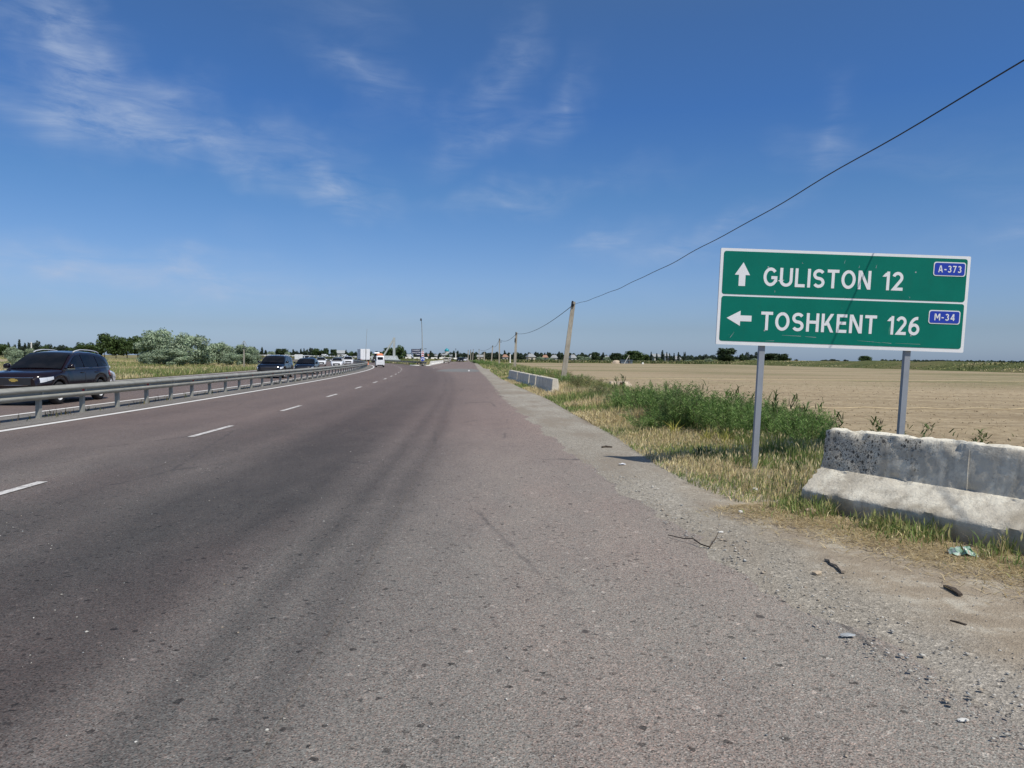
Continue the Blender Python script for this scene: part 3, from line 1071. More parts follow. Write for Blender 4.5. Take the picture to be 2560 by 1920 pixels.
def ribbon(m, pts, w, to3, lift):
    pts = [Vector(p) for p in pts]
    L, Rr = [], []
    n = len(pts)
    for i, p in enumerate(pts):
        a = (p - pts[i - 1]).normalized() if i else (pts[1] - p).normalized()
        b = (pts[i + 1] - p).normalized() if i < n - 1 else a
        na, nb = Vector((-a.y, a.x)), Vector((-b.y, b.x))
        mm = (na + nb)
        if mm.length < 1e-4:
            mm = na
        mm.normalize()
        k = 1 / max(0.45, mm.dot(na))
        L.append(p + mm * (w / 2 * k))
        Rr.append(p - mm * (w / 2 * k))
    base = len(m.v)
    for a, b in zip(L, Rr):
        m.v.append(to3(a.x, a.y, lift))
        m.v.append(to3(b.x, b.y, lift))
    for i in range(n - 1):
        m.f.append((base + 2 * i, base + 2 * i + 1, base + 2 * i + 3, base + 2 * i + 2))


def letter_mesh(ch, mat, size):
    """flat letter in the local XZ plane, facing -Y"""
    m = MB()
    to3 = lambda u, v, l: (u * size, -l, v * size)
    w, strokes = glyph(ch)
    for k, s in enumerate(strokes):
        lift = 0.0007 * k
        if s[0] == 'p':
            ribbon(m, s[1], ST, to3, lift)
        else:
            _, x0, y0, x1, y1 = s
            hw = ST / 2 * math.hypot(1, (x1 - x0) / (y1 - y0)) * .96
            b = len(m.v)
            for (u, v) in ((x0 - hw, y0), (x0 + hw, y0), (x1 + hw, y1), (x1 - hw, y1)):
                m.v.append(to3(u, v, lift))
            m.f.append((b, b + 1, b + 2, b + 3))
    return m.mesh('letter', mat)


def word(text, x0, z0, size, mat, parent, y, width=None, gap=0.14):
    ws = [glyph(c)[0] if c != ' ' else .45 for c in text]
    total = sum(ws) + gap * (len(text) - 1)
    k = 1.0 if width is None else width / (total * size)
    x = x0
    for c, w in zip(text, ws):
        if c != ' ':
            o = bpy.data.objects.new('letter', letter_mesh(c, mat, size))
            o.location = (x, y, z0)
            o.scale = (k, 1, 1)
            link(o, parent)
        x += (w + gap) * size * k


def round_rect(w, h, r, n=5):
    pts = []
    for cx, cz, a in ((w / 2 - r, h / 2 - r, 0), (-w / 2 + r, h / 2 - r, 90), (-w / 2 + r, -h / 2 + r, 180), (w / 2 - r, -h / 2 + r, 270)):
        for i in range(n + 1):
            q = R(a + 90 * i / n)
            pts.append((cx + r * math.cos(q), cz + r * math.sin(q)))
    return pts


def plate(pts, y_front, y_back):
    """flat plate from an outline in XZ"""
    m = MB()
    n = len(pts)
    m.v = [(a, y_front, b) for a, b in pts] + [(a, y_back, b) for a, b in pts]
    m.f = [tuple(range(n)), tuple(reversed(range(n, 2 * n)))] + [(i, n + i, n + (i + 1) % n, (i + 1) % n) for i in range(n)]
    return m


# ------------------------------------------------------------------ the direction sign
def direction_sign():
    W, H = 3.47, 1.335
    lean = R(1.5)
    root = empty('direction_sign', (3.47, 10.48, 0.0))
    tag(root, 'green direction sign on two grey posts with white place names and arrows', 'road sign')
    root.rotation_euler = (R(2.5), lean, 0)
    cz, cx = 2.475, 1.068
    P = lambda u, v: (cx - W / 2 + u, cz + H / 2 - v)       # u from the left, v down from the top
    pan = plate([(x + cx, z + cz) for x, z in round_rect(W, H, 0.015, 2)], -0.018, 0.014).build('panel', M['sheet_white'], root)
    k = 3.47 / 1967.0
    # green fields
    for v0, v1 in ((22 * k, 358 * k), (374 * k, 728 * k)):
        h = v1 - v0
        w = W - 0.085
        x, z = P(W / 2, (v0 + v1) / 2)
        g = plate([(a + x, b + z) for a, b in round_rect(w, h, 0.035)], -0.0215, -0.0185).build('green_field', M['sheet_green'], root)
    yl = -0.0235
    sw = M['sheet_white']
    # arrows (points measured on the sign face)

    def poly(name, pts):
        q = [P(u * k, v * k) for u, v in pts]
        plate([(a, b) for a, b in q], yl, -0.0217).build(name, sw, root)

    poly('arrow', [(182, 107), (118, 205), (151, 206), (151, 292), (203, 292), (203, 206), (238, 206)])
    poly('arrow', [(73, 546), (181, 486), (181, 523), (270, 523), (270, 569), (181, 569), (181, 606)])
    size = 0.258
    for text, u0, u1, vb in (('GULISTON', 345, 1192, 286), ('12', 1288, 1446, 286), ('TOSHKENT', 345, 1262, 633), ('126', 1350, 1603, 633)):
        x, z = P(u0 * k, vb * k)
        word(text, x, z, size, sw, root, yl, (u1 - u0) * k)
    for text, u0, u1, v0, v1 in (('A-373', 1677, 1930, 50, 160), ('M-34', 1668, 1917, 428, 536)):
        x, z = P((u0 + u1) / 2 * k, (v0 + v1) / 2 * k)
        w, h = (u1 - u0) * k, (v1 - v0) * k
        a = plate(round_rect(w, h, 0.035), 0, 0.004).build('route_plate', sw, root, loc=(x, -0.0265, z))
        b = plate(round_rect(w - .028, h - .028, 0.026), -0.003, 0.001).build('blue_field', M['sheet_blue'], a)
        b.location = (0, -0.0002, 0)
        tw = w * (0.72 if len(text) == 5 else 0.64)
        ws = sum(glyph(c)[0] for c in text)
        word(text, -tw / 2, -0.047, 0.094, sw, a, -0.0052, tw, 0.22)
    # scratches through the sheeting
    gs = np.random.default_rng(15)
    for u, v, du, dv in ((520, 668, 150, 3), (700, 672, 90, 4), (1120, 690, 130, 6), (1210, 694, 95, 7), (1310, 697, 80, 6), (1420, 700, 200, 2), (140, 655, -30, 45), (390, 718, 70, -4), (980, 62, -6, 26), (1230, 92, -5, 24), (1095, 100, -3, 20), (640, 90, 8, 12), (1500, 330, 10, 10), (440, 316, 2, 18)):
        a = Vector(P(u * k, v * k))
        b = Vector(P((u + du) * k, (v + dv) * k))
        nn = Vector((-(b - a).y, (b - a).x)).normalized() * (0.0015 + 0.0022 * gs.random())
        m = MB()
        m.v = [(a.x - nn.x * .3, -0.0221, a.y - nn.y * .3), (b.x - nn.x, -0.0221, b.y - nn.y), (b.x + nn.x, -0.0221, b.y + nn.y), (a.x + nn.x * .3, -0.0221, a.y + nn.y * .3)]
        m.f = [(0, 1, 2, 3)]
        m.build('scratch', M['sign_back'], root)
    # posts behind the panel
    for x, top in ((0.0, 3.05), (2.05, 3.0)):
        MB().box((x, 0.055, top / 2 - 0.15), (0.078, 0.07, top + 0.3)).build('post', M['post_grey'], root)
    for z in (2.02, 2.9):
        MB().box((cx, 0.018, z), (W - .2, 0.008, 0.05)).build('bracket_rail', M['sign_back'], root)
    for x in (0.0, 2.05):
        for z in (2.02, 2.9):
            MB().lathe([(0.0, -0.0225), (0.011, -0.0225), (0.012, -0.018)], 8, 'Y', (x, 0, z)).build('bolt', M['sign_back'], root)
    return root


direction_sign()

# ------------------------------------------------------------------ concrete barriers
BAR_PROF = [(0.03, -0.05), (0.0, 0.20), (0.012, 0.222), (0.27, 0.405), (0.295, 0.425), (0.315, 0.43), (0.375, 0.80), (0.395, 0.845), (0.43, 0.862), (0.50, 0.862), (0.54, 0.845), (0.56, 0.80), (0.62, 0.43), (0.64, 0.425), (0.665, 0.405), (0.92, 0.222), (0.935, 0.20), (0.905, -0.05)]


def barrier_mesh(name, length, prof, mat, rough=0.006, step=0.05, chips=True, sc=1.0, seed=1):
    g = np.random.default_rng(seed)
    m = MB()
    dens = []
    for i in range(len(prof) - 1):
        a, b = Vector(prof[i]), Vector(prof[i + 1])
        n = max(1, int((b - a).length / (step * 1.2)))
        for k in range(n):
            dens.append(a.lerp(b, k / n))
    dens.append(Vector(prof[-1]))
    n = len(dens)
    nx = max(2, int(length / step))
    mid = 0.4675
    for i in range(nx + 1):
        x = length * i / nx
        e = 0.0
        for j, p in enumerate(dens):
            d, z = p.x, p.y
            r = float(g.normal(0, rough * 0.45))
            end = min(x, length - x)
            chip = 0.0
            if chips and end < 0.10:
                chip = (0.10 - end) * (0.25 + 0.55 * abs(math.sin(j * 1.7 + seed)))
            edge = 1.0 if (0.19 < z < 0.24 or 0.40 < z < 0.44 or z > 0.80) else 0.25
            if chips:
                r -= edge * max(0.0, math.sin(x * 5.1 + seed) * math.sin(x * 13.0 + j) - 0.40) * 0.05
            dz = -chip * 0.4 if z > 0.5 else 0
            m.v.append((x * sc + (chip if x < length / 2 else -chip) * 0.6, (d + (mid - d) * (chip * 0.3) - (r if d < mid else -r)) * sc, (z + dz + (r if z > .8 else 0)) * sc))
    for i in range(nx):
        for j in range(n - 1):
            m.f.append((i * n + j, i * n + j + 1, (i + 1) * n + j + 1, (i + 1) * n + j))
    m.f.append(tuple(range(n)))
    m.f.append(tuple(reversed(range(nx * n, (nx + 1) * n))))
    me = m.mesh(name, mat, 40)
    return me


d = Vector((4.208 - 3.15, 6.013 - 7.992, 0)).normalized()
near_bar = empty('concrete_barrier', (3.12, 8.0, 0.0), math.atan2(d.y, d.x))
tag(near_bar, 'large pitted grey concrete barrier with sloping foot standing beside the green sign', 'barrier')
o = bpy.data.objects.new('block', barrier_mesh('block', 4.0, BAR_PROF, M['stained_concrete'], 0.006, 0.035, True, 1.0, 3))
link(o, near_bar)
MB().tube([(1.62, 0.312, 0.435), (1.605, 0.345, 0.62), (1.60, 0.371, 0.80)], 0.0028, 6).build('mould_seam', M['stained_concrete'], near_bar)

for (xa, ya, xb, yb, lab, sd) in (
        (1.62, 32.5, 1.10, 38.4, 'concrete barrier block with broken white end, first of the row by the leaning pole', 5),
        (1.06, 38.75, 0.82, 41.4, 'short concrete barrier block in the middle of the roadside row', 6),
        (0.79, 41.7, 0.20, 48.5, 'long concrete barrier block behind the short one in the roadside row', 8),
        (0.18, 48.8, -0.40, 55.6, 'last concrete barrier block at the far end of the roadside row', 9)):
    v = Vector((xb - xa, yb - ya, 0))
    e = empty('concrete_barrier', (xa, ya, 0.0), math.atan2(v.y, v.x))
    tag(e, lab, 'barrier', 'concrete barrier blocks along the verge')
    pr = [(0.03, -0.05), (0.0, 0.12), (0.10, 0.20), (0.13, 0.22), (0.17, 0.66), (0.19, 0.70), (0.22, 0.715), (0.36, 0.715), (0.40, 0.70), (0.42, 0.66), (0.46, 0.22), (0.49, 0.20), (0.58, 0.12), (0.56, -0.05)]
    me = barrier_mesh('block', v.length, [(-a, b) for a, b in pr], M['pale_concrete'], 0.010, 0.11, False, 1.0, sd)
    fix_normals(me)
    link(bpy.data.objects.new('block', me), e)
    lp = [(0.0, 0.12)]
    MB().box((v.length - .4, -.3, .735), (.12, .06, .05)).build('lifting_loop', M['dark_steel'], e)

# ------------------------------------------------------------------ guardrails
WP = [(0.012, 0.800), (0.030, 0.792), (0.085, 0.735), (0.090, 0.715), (0.085, 0.690), (0.020, 0.648), (0.012, 0.630), (0.020, 0.612), (0.085, 0.565), (0.090, 0.545), (0.085, 0.520), (0.030, 0.472), (0.012, 0.462)]


def beam_piece(off, s0, s1, side, name='rail_beam'):
    n = max(2, int((s1 - s0) / 1.5))
    rows = []
    for i in range(n + 1):
        p, nn = med_at(s0 + (s1 - s0) * i / n, off)
        rows.append([(p.x + nn.x * a * 1.3 * side, p.y + nn.y * a * 1.3 * side, b) for a, b in WP])
    me = grid_mesh(name, rows, M['galvanised'], False)
    return me


def guardrail(label, off, s0, s1, two_sided, post_gap=2.0, piece=4.0, far_s=1e9):
    p0, _ = med_at(s0, off)
    root = empty('guardrail', (0, 0, 0))
    tag(root, label, 'guardrail')
    post = MB()
    post.box((0, 0.045, 0.34), (0.012, 0.09, 0.80))
    post.box((0.045, 0.0065, 0.34), (0.078, 0.013, 0.80))
    post.box((0.045, 0.0835, 0.34), (0.078, 0.013, 0.80))
    pm = MB().box((0.0, 0.0, 0.31), (0.10, 0.11, 0.74))
    pm = pm.mesh('post', M['galvanised'])
    sp = MB().box((0, 0, 0), (0.05, 0.22 if two_sided else .12, 0.20)).mesh('spacer', M['galvanised'])
    s = s0
    while s < s1:
        p, n = med_at(s, off)
        o = bpy.data.objects.new('post', pm)
        o.location = p
        o.rotation_euler = (float(rng.normal(0, .012)), float(rng.normal(0, .012)), math.atan2(n.y, n.x))
        link(o, root)
        if s < far_s:
            b = bpy.data.objects.new('spacer', sp)
            b.location = (0, 0, 0.63)
            b.rotation_euler = (0, 0, math.pi / 2)
            link(b, o)
        s += post_gap
    s = s0 - 0.3
    while s < s1 - 0.2:
        ln = piece if s < far_s else piece * 3
        e = min(s + ln + 0.12, s1 + 0.3)
        o = bpy.data.objects.new('rail_beam', beam_piece(off + 0.055, s, e, 1))
        link(o, root)
        if two_sided:
            o = bpy.data.objects.new('rail_beam', beam_piece(off - 0.055, s, e, -1))
            link(o, root)
        s += ln
    return root


gr = guardrail('long galvanised double guardrail on posts along the median of the highway', -1.1, s_of_y(2.0), s_of_y(330), True, 2.05, 4.1, s_of_y(150))
rm = MB().add([(0, -.05, -.035), (0, .05, -.035), (0, .05, .035), (0, -.05, .035), (-.02, 0, 0)], [(0, 1, 2, 3), (0, 4, 1), (1, 4, 2), (2, 4, 3), (3, 4, 0)]).mesh('reflector', M['reflector_red'])
for k in range(20):
    s = s_of_y(16.2) + 4.1 * k
    p, n = med_at(s, -1.1 + 0.105, 0.63)
    o = bpy.data.objects.new('reflector', rm)
    o.location = p
    o.rotation_euler = (0, 0, math.atan2(n.y, n.x) - 1.0)
    o.scale = (1, .5, .8)
    link(o, gr)
guardrail('dark guardrail curving along the outer edge of the bend in front of the grassy bank', 9.6, s_of_y(134), s_of_y(345), False, 3.0, 9.0, 0)

# ------------------------------------------------------------------ utility poles and the overhead wire
POLES = [  # base x, y, top x, z, width, label
    (7.1, -7.0, 7.15, 6.6, 0.24, None),
    (2.86, 42.0, 3.44, 4.82, 0.30, 'grey concrete utility pole leaning towards the field behind the barrier row'),
    (0.30, 91.0, 0.49, 4.78, 0.34, 'weathered utility pole, second along the verge beyond the leaning one'),
    (-2.10, 120.0, -2.08, 4.75, 0.26, 'pale utility pole, third along the verge, with a small bracket'),
    (-5.15, 182.0, -4.80, 4.66, 0.30, 'utility pole, fourth along the verge, tilted slightly'),
    (-8.7, 230.0, -8.7, 3.5, 0.50, 'short stout whitish pole, fifth along the verge'),
    (-11.9, 265.0, -11.9, 4.75, 0.28, 'thin dark topped pole, sixth along the verge'),
    (-20.2, 360.0, -20.2, 5.6, 0.4, 'far slim pole, first of the cluster where the verge meets the trees'),
    (-23.8, 400.0, -23.8, 5.8, 0.5, 'far slim pole, second of the cluster where the verge meets the trees'),
    (-23.0, 430.0, -22.6, 6.6, 0.4, 'far slim pole, third of the cluster where the verge meets the trees'),
]
tops = []
for i, (bx, by, tx, tz, w, lab) in enumerate(POLES):
    tops.append(Vector((tx, by, tz - 0.16)))
    if lab is None:
        lab = 'concrete utility pole behind the viewpoint carrying the overhead wire'
        continue
    e = empty('utility_pole', (bx, by, 0))
    tag(e, lab, 'utility pole', 'utility poles along the verge')
    ld = Vector((tx - bx, 0, tz)).normalized()
    q = Vector((0, 0, 1)).rotation_difference(ld)
    e.rotation_mode = 'QUATERNION'
    e.rotation_quaternion = q
    L = Vector((tx - bx, 0, tz)).length
    MB().frustum((0, 0, -0.4), (w, w * .9), (0, 0, L), (w * .72, w * .62)).build('shaft', M['pole_concrete'], e)
    MB().tube([(-w * .2, -w * .35, L - .30), (-w * .2, -w * .35, L + .03)], 0.045, 8).build('steel_stub', M['dark_steel'], e)
    MB().lathe([(0.0, 0), (.05, 0), (.06, .05), (.03, .08), (.05, .11), (0, .14)], 10, 'Z', (0, -w * .5, L - .26)).build('insulator', M['dark_steel'], e)
    if i == 3:
        MB().box((w * .5, 0, L - .55), (.5, .08, .09)).build('bracket', M['dark_steel'], e)
    if i == 2:
        MB().box((-w * .32, -w * .4, L - 1.0), (.16, .14, .5)).build('cable_box', M['dark_steel'], e)


def wire(a, b, sag, label, r=0.011, n=40, pts=None):
    if pts is None:
        pts = []
        for i in range(n + 1):
            t = i / n
            p = a.lerp(b, t)
            pts.append((p.x, p.y, p.z - 4 * sag * t * (1 - t)))
    m = MB().tube(pts, r, 6)
    o = m.build('overhead_wire', M['wire_black'], None, 60)
    tag(o, label, 'wire', 'overhead wire spans')


# the near span, measured: x = 6.58 - 0.0757 y and a slack curve in height
pts = []
for i in range(90):
    y = -7 + 49 * i / 89
    kink = 0.018 * math.sin(y * 1.3) * math.sin(y * .37)
    pts.append((6.58 - 0.0757 * y + 0.01 * math.sin(y * .9), y, 5.744 - 0.0836 * y + 0.00137 * y * y + kink))
wire(None, None, 0, 'black overhead wire crossing the sky from the upper corner to the leaning pole', 0.0098, pts=pts)
labs = [None, 'sagging wire span from the leaning pole to the second pole', 'wire span between the second and the third pole', 'wire span between the third and fourth pole', 'wire span between the fourth and fifth pole']
for i in range(1, 4):
    wire(tops[i], tops[i + 1], 0.55 if i < 3 else 0.6, labs[i], 0.014 + 0.004 * i)
wire(tops[4], tops[6], 0.7, labs[4], 0.03)
# ------------------------------------------------------------------ vehicles
def smooth_tab(tab, xs, k=0.05):
    t = sorted(tab)
    a, b = [p[0] for p in t], [p[1] for p in t]
    out = np.zeros(len(xs))
    for d in (-1.0, -0.5, 0, 0.5, 1.0):
        out += np.interp(np.asarray(xs) + d * k, a, b)
    return out / 5


class Car:
    def __init__(s, spec):
        s.__dict__.update(spec)
        s.x0, s.x1 = s.rear, s.front
        n = 110
        xs = np.linspace(0, 1, n)
        s.xs = s.x1 - (s.x1 - s.x0) * (0.5 - 0.5 * np.cos(np.pi * xs)) * 0.35 - (s.x1 - s.x0) * xs * 0.65
        s.zs = smooth_tab(s.shoulder, s.xs)
        s.ws = smooth_tab(s.plan, s.xs)
        zb = np.full(n, s.clear)
        for xa in (s.fa, s.ra):
            r = s.wr + 0.075
            d = np.abs(s.xs - xa)
            inside = d < r
            zb[inside] = np.maximum(zb[inside], s.wr + np.sqrt(np.maximum(0, r * r - d[inside] ** 2)))
        # bumpers rise a little at both ends
        zb = np.maximum(zb, s.clear + np.clip((s.xs - (s.x1 - 0.35)) / 0.35, 0, 1) * 0.06)
        zb = np.maximum(zb, s.clear + np.clip(((s.x0 + 0.35) - s.xs) / 0.35, 0, 1) * 0.10)
        s.zb = np.minimum(zb, s.zs - 0.16)

    def section(s, i):
        w, zs, zb = s.ws[i], s.zs[i], s.zb[i]
        h = zs - zb
        c = s.crown
        return [(w - .07, zb), (w - .015, zb + min(.05, h * .2)), (w, zb + .45 * h), (w - .008, zs - min(.16, h * .4)), (w - .04, zs - min(.05, h * .15)), (w - .11, zs), (w * .55, zs + c * .75), (0, zs + c)]

    def side_y(s, x, z):
        i = int(np.argmin(np.abs(s.xs - x)))
        sec = s.section(i)
        zz = [p[1] for p in sec[:6]]
        return float(np.interp(z, zz, [p[0] for p in sec[:6]]))

    def body(s):
        m = MB()
        n = len(s.xs)
        for i in range(n):
            sec = s.section(i)
            full = [(y, z) for y, z in sec] + [(-y, z) for y, z in reversed(sec[:-1])]
            m.v.extend([(s.xs[i], y, z) for y, z in full])
        k = 15
        for i in range(n - 1):
            for j in range(k - 1):
                m.f.append((i * k + j, i * k + j + 1, (i + 1) * k + j + 1, (i + 1) * k + j))
        m.f.append(tuple(range(k)))
        m.f.append(tuple(reversed(range((n - 1) * k, n * k))))
        return m

    def roof_z(s, x):
        t = sorted(s.roof)
        return float(np.interp(x, [p[0] for p in t], [p[1] for p in t]))

    def cab_w(s, x, z):
        f = (z - s.belt) / (s.top - s.belt)
        wb = float(np.interp(x, [s.x0, s.x0 + .5, s.x1 - .8, s.x1], [s.half - .16, s.half - .06, s.half - .06, s.half - .12]))
        return wb + (s.half - s.tumble - wb) * max(0, f) ** 1.15

    def cabin(s):
        m = MB()
        t = sorted(s.roof)
        xs = np.linspace(t[-1][0], t[0][0], 60)
        zr = smooth_tab(s.roof, xs, 0.06)
        k = 0
        for x, z in zip(xs, zr):
            zb = s.belt - 0.06
            z = max(z, zb + 0.02)
            row = []
            for f in (0, .35, .7, .92):
                zz = zb + (z - zb) * f
                row.append((s.cab_w(x, zz), zz))
            wt = s.cab_w(x, z)
            row += [(wt - .05, z - .012), (wt - .16, z + .012), (wt * .45, z + .03), (0, z + .035)]
            full = row + [(-a, b) for a, b in reversed(row[:-1])]
            k = len(full)
            m.v.extend([(x, a, b) for a, b in full])
        for i in range(len(xs) - 1):
            for j in range(k - 1):
                m.f.append((i * k + j, i * k + j + 1, (i + 1) * k + j + 1, (i + 1) * k + j))
        m.f.append(tuple(range(k)))
        m.f.append(tuple(reversed(range((len(xs) - 1) * k, len(xs) * k))))
        return m

    def side_window(s, pts, sgn, off=0.012):
        m = MB()
        n = len(pts)
        # refine so that the pane follows the tumblehome
        vs = []
        for i in range(n):
            a, b = pts[i], pts[(i + 1) % n]
            for f in (0, .5):
                vs.append((a[0] + (b[0] - a[0]) * f, a[1] + (b[1] - a[1]) * f))
        cx, cz = sum(p[0] for p in vs) / len(vs), sum(p[1] for p in vs) / len(vs)
        m.v = [(x, sgn * (s.cab_w(x, z) + off), z) for x, z in vs] + [(cx, sgn * (s.cab_w(cx, cz) + off), cz)]
        c = len(vs)
        m.f = [((i, (i + 1) % c, c) if sgn < 0 else ((i + 1) % c, i, c)) for i in range(c)]
        return m

    def screen(s, xa, xb, inset, off=0.014, n=7):
        """glass that follows the roof line from xa to xb, bent across the car"""
        m = MB()
        rows = []
        xs = np.linspace(xa, xb, n)
        for i, x in enumerate(xs):
            z = float(smooth_tab(s.roof, [x], 0.06)[0])
            z2 = float(smooth_tab(s.roof, [x + .02], 0.06)[0])
            nx, nz = -(z2 - z), .02
            l = math.hypot(nx, nz)
            nx, nz = nx / l, nz / l
            w = s.cab_w(x, z) - inset
            row = []
            for j in range(9):
                u = -1 + 2 * j / 8
                crown = 0.035 * (1 - u * u)
                row.append((x + nx * (off + .012 + crown * .9), u * w, z + nz * (off + .012 + crown)))
            rows.append(row)
        k = 9
        for r in rows:
            m.v.extend(r)
        for i in range(n - 1):
            for j in range(k - 1):
                m.f.append((i * k + j, i * k + j + 1, (i + 1) * k + j + 1, (i + 1) * k + j))
        return m

    def patch(s, xa, xb, z0a, z1a, z0b, z1b, sgn, off=0.012, n=8):
        """a lamp that lies on the flank and wraps round the corner"""
        m = MB()
        for i in range(n + 1):
            t = i / n
            x = xa + (xb - xa) * t
            for z in (z0a + (z0b - z0a) * t, (z0a + z1a) / 2 + ((z0b + z1b) / 2 - (z0a + z1a) / 2) * t, z1a + (z1b - z1a) * t):
                m.v.append((x + off * .6 * (1 if x > 0 else -1), sgn * (s.side_y(x, z) + off), z))
        for i in range(n):
            for j in range(2):
                a = i * 3 + j
                m.f.append((a, a + 1, a + 4, a + 3))
        return m


def wheel_parts(wr, wid, fancy=True):
    t = MB().lathe([(wr * .62, -wid / 2), (wr * .86, -wid / 2), (wr * .97, -wid * .40), (wr, -wid * .2), (wr, wid * .2), (wr * .97, wid * .40), (wr * .86, wid / 2), (wr * .62, wid / 2)], 30, 'Y')
    tm = t.mesh('wheel', M['tyre'], 50)
    r = MB()
    for sg in (1,):
        r.lathe([(wr * .66, wid * .47), (wr * .62, wid * .49), (wr * .58, wid * .40), (wr * .54, wid * .22)], 30, 'Y')
        r.lathe([(wr * .54, wid * .2), (0.001, wid * .2)], 30, 'Y')
        r.lathe([(wr * .16, wid * .30), (wr * .15, wid * .44), (0.001, wid * .46)], 14, 'Y')
        ns = 5 if fancy else 6
        for k in range(ns):
            for dd in ((-.16, .16) if fancy else (0,)):
                a = 2 * math.pi * k / ns + dd
                rot = Matrix.Rotation(-a, 3, 'Y')
                r.box(rot @ Vector((wr * .36, wid * .38, 0)), (wr * .46, wid * .13, wr * (.075 if fancy else .15)), rot)
    rm = r.mesh('rim', M['alloy'], 40)
    hub = MB().lathe([(wr * .55, wid * .205), (0.001, wid * .205)], 24, 'Y').mesh('brake_shadow', M['black_plastic'])
    return tm, rm, hub


SUV = dict(front=2.27, rear=-2.38, fa=1.36, ra=-1.355, wr=0.365, half=0.925, clear=0.24, crown=0.035, belt=1.11, top=1.68, tumble=0.24,
           shoulder=[(2.27, .80), (2.22, .92), (2.05, .995), (1.7, 1.04), (1.05, 1.10), (0, 1.11), (-1.5, 1.13), (-2.2, 1.14), (-2.34, 1.05), (-2.38, .92)],
           plan=[(2.27, .62), (2.2, .72), (2.08, .81), (1.8, .89), (1.36, .925), (0, .915), (-1.36, .925), (-1.9, .90), (-2.25, .83), (-2.38, .70)],
           roof=[(1.16, 1.06), (.35, 1.55), (.05, 1.635), (-.5, 1.68), (-1.3, 1.66), (-1.85, 1.60), (-2.08, 1.50), (-2.34, 1.08)],
           windows=[[(.86, 1.13), (.30, 1.46), (.05, 1.565), (-.14, 1.585), (-.24, 1.135)], [(-.31, 1.14), (-.22, 1.59), (-.75, 1.60), (-1.12, 1.575), (-1.22, 1.155)], [(-1.29, 1.16), (-1.20, 1.56), (-1.62, 1.50), (-1.88, 1.36), (-2.02, 1.20)]],
           wind=(1.08, .16), back=(-2.32, -2.09), inset=0.07)
CROSS = dict(SUV, wr=0.37, half=0.93, shoulder=[(2.3, .76), (2.24, .88), (2.05, .96), (1.7, 1.00), (1.05, 1.06), (0, 1.08), (-1.5, 1.12), (-2.2, 1.12), (-2.34, 1.03), (-2.38, .9)], front=2.30,
             plan=[(2.3, .66), (2.22, .78), (2.08, .86), (1.8, .91), (1.36, .93), (0, .92), (-1.36, .93), (-1.9, .90), (-2.25, .83), (-2.38, .70)], belt=1.07, top=1.64, roof=[(1.2, 1.02), (.35, 1.52), (.05, 1.60), (-.5, 1.645), (-1.3, 1.63), (-1.9, 1.56), (-2.12, 1.46), (-2.36, 1.04)])
SEDAN = dict(front=2.20, rear=-2.30, fa=1.32, ra=-1.32, wr=0.315, half=0.875, clear=0.18, crown=0.03, belt=.93, top=1.43, tumble=0.23,
             shoulder=[(2.2, .60), (2.15, .70), (1.95, .80), (1.5, .87), (.95, .93), (0, .94), (-1.3, .97), (-1.9, .98), (-2.22, .95), (-2.3, .80)],
             plan=[(2.2, .58), (2.12, .70), (1.95, .79), (1.6, .85), (1.2, .875), (0, .87), (-1.3, .87), (-1.9, .84), (-2.2, .76), (-2.3, .66)],
             roof=[(1.12, .90), (.32, 1.32), (.0, 1.40), (-.4, 1.43), (-.9, 1.40), (-1.2, 1.33), (-1.75, .95)],
             windows=[[(.82, .96), (.25, 1.25), (.0, 1.335), (-.12, 1.345), (-.16, .96)], [(-.22, .96), (-.18, 1.35), (-.6, 1.345), (-.98, 1.27), (-1.12, .98)], [(-1.17, .985), (-1.06, 1.24), (-1.22, 1.19), (-1.45, 1.0)]],
             wind=(1.03, .12), back=(-1.68, -1.12), inset=0.06)
MINIVAN = dict(front=1.72, rear=-1.75, fa=1.0, ra=-.98, wr=0.265, half=0.70, clear=0.20, crown=0.01, belt=1.02, top=1.80, tumble=0.13,
               shoulder=[(1.72, .80), (1.66, .95), (1.5, 1.03), (0, 1.05), (-1.6, 1.06), (-1.75, 1.0)], plan=[(1.72, .56), (1.6, .66), (1.3, .70), (-1.3, .70), (-1.68, .67), (-1.75, .63)],
               roof=[(1.55, .98), (1.05, 1.66), (.8, 1.76), (0, 1.80), (-1.3, 1.79), (-1.58, 1.72), (-1.72, 1.02)],
               windows=[[(1.28, 1.08), (.86, 1.60), (.45, 1.60), (.45, 1.08)], [(.38, 1.08), (.38, 1.62), (-.5, 1.62), (-.5, 1.08)], [(-.57, 1.08), (-.57, 1.62), (-1.35, 1.60), (-1.45, 1.08)]],
               wind=(1.50, .98), back=(-1.70, -1.60), inset=0.08)
JEEP = dict(SUV, front=1.95, rear=-1.95, fa=1.2, ra=-1.1, wr=.34, half=.84, clear=.32, belt=1.06, top=1.66, tumble=.12,
            shoulder=[(1.95, .9), (1.9, 1.0), (.9, 1.05), (-1.9, 1.06), (-1.95, .95)], plan=[(1.95, .72), (1.8, .82), (0, .84), (-1.8, .83), (-1.95, .78)],
            roof=[(.86, 1.0), (.42, 1.58), (.2, 1.64), (-.6, 1.66), (-1.7, 1.64), (-1.84, 1.58), (-1.93, 1.06)],
            windows=[[(.62, 1.1), (.3, 1.52), (-.25, 1.54), (-.25, 1.1)], [(-.32, 1.1), (-.32, 1.54), (-1.0, 1.54), (-1.0, 1.1)], [(-1.08, 1.1), (-1.08, 1.54), (-1.65, 1.52), (-1.72, 1.1)]], wind=(.78, .38), back=(-1.92, -1.85), inset=.06)


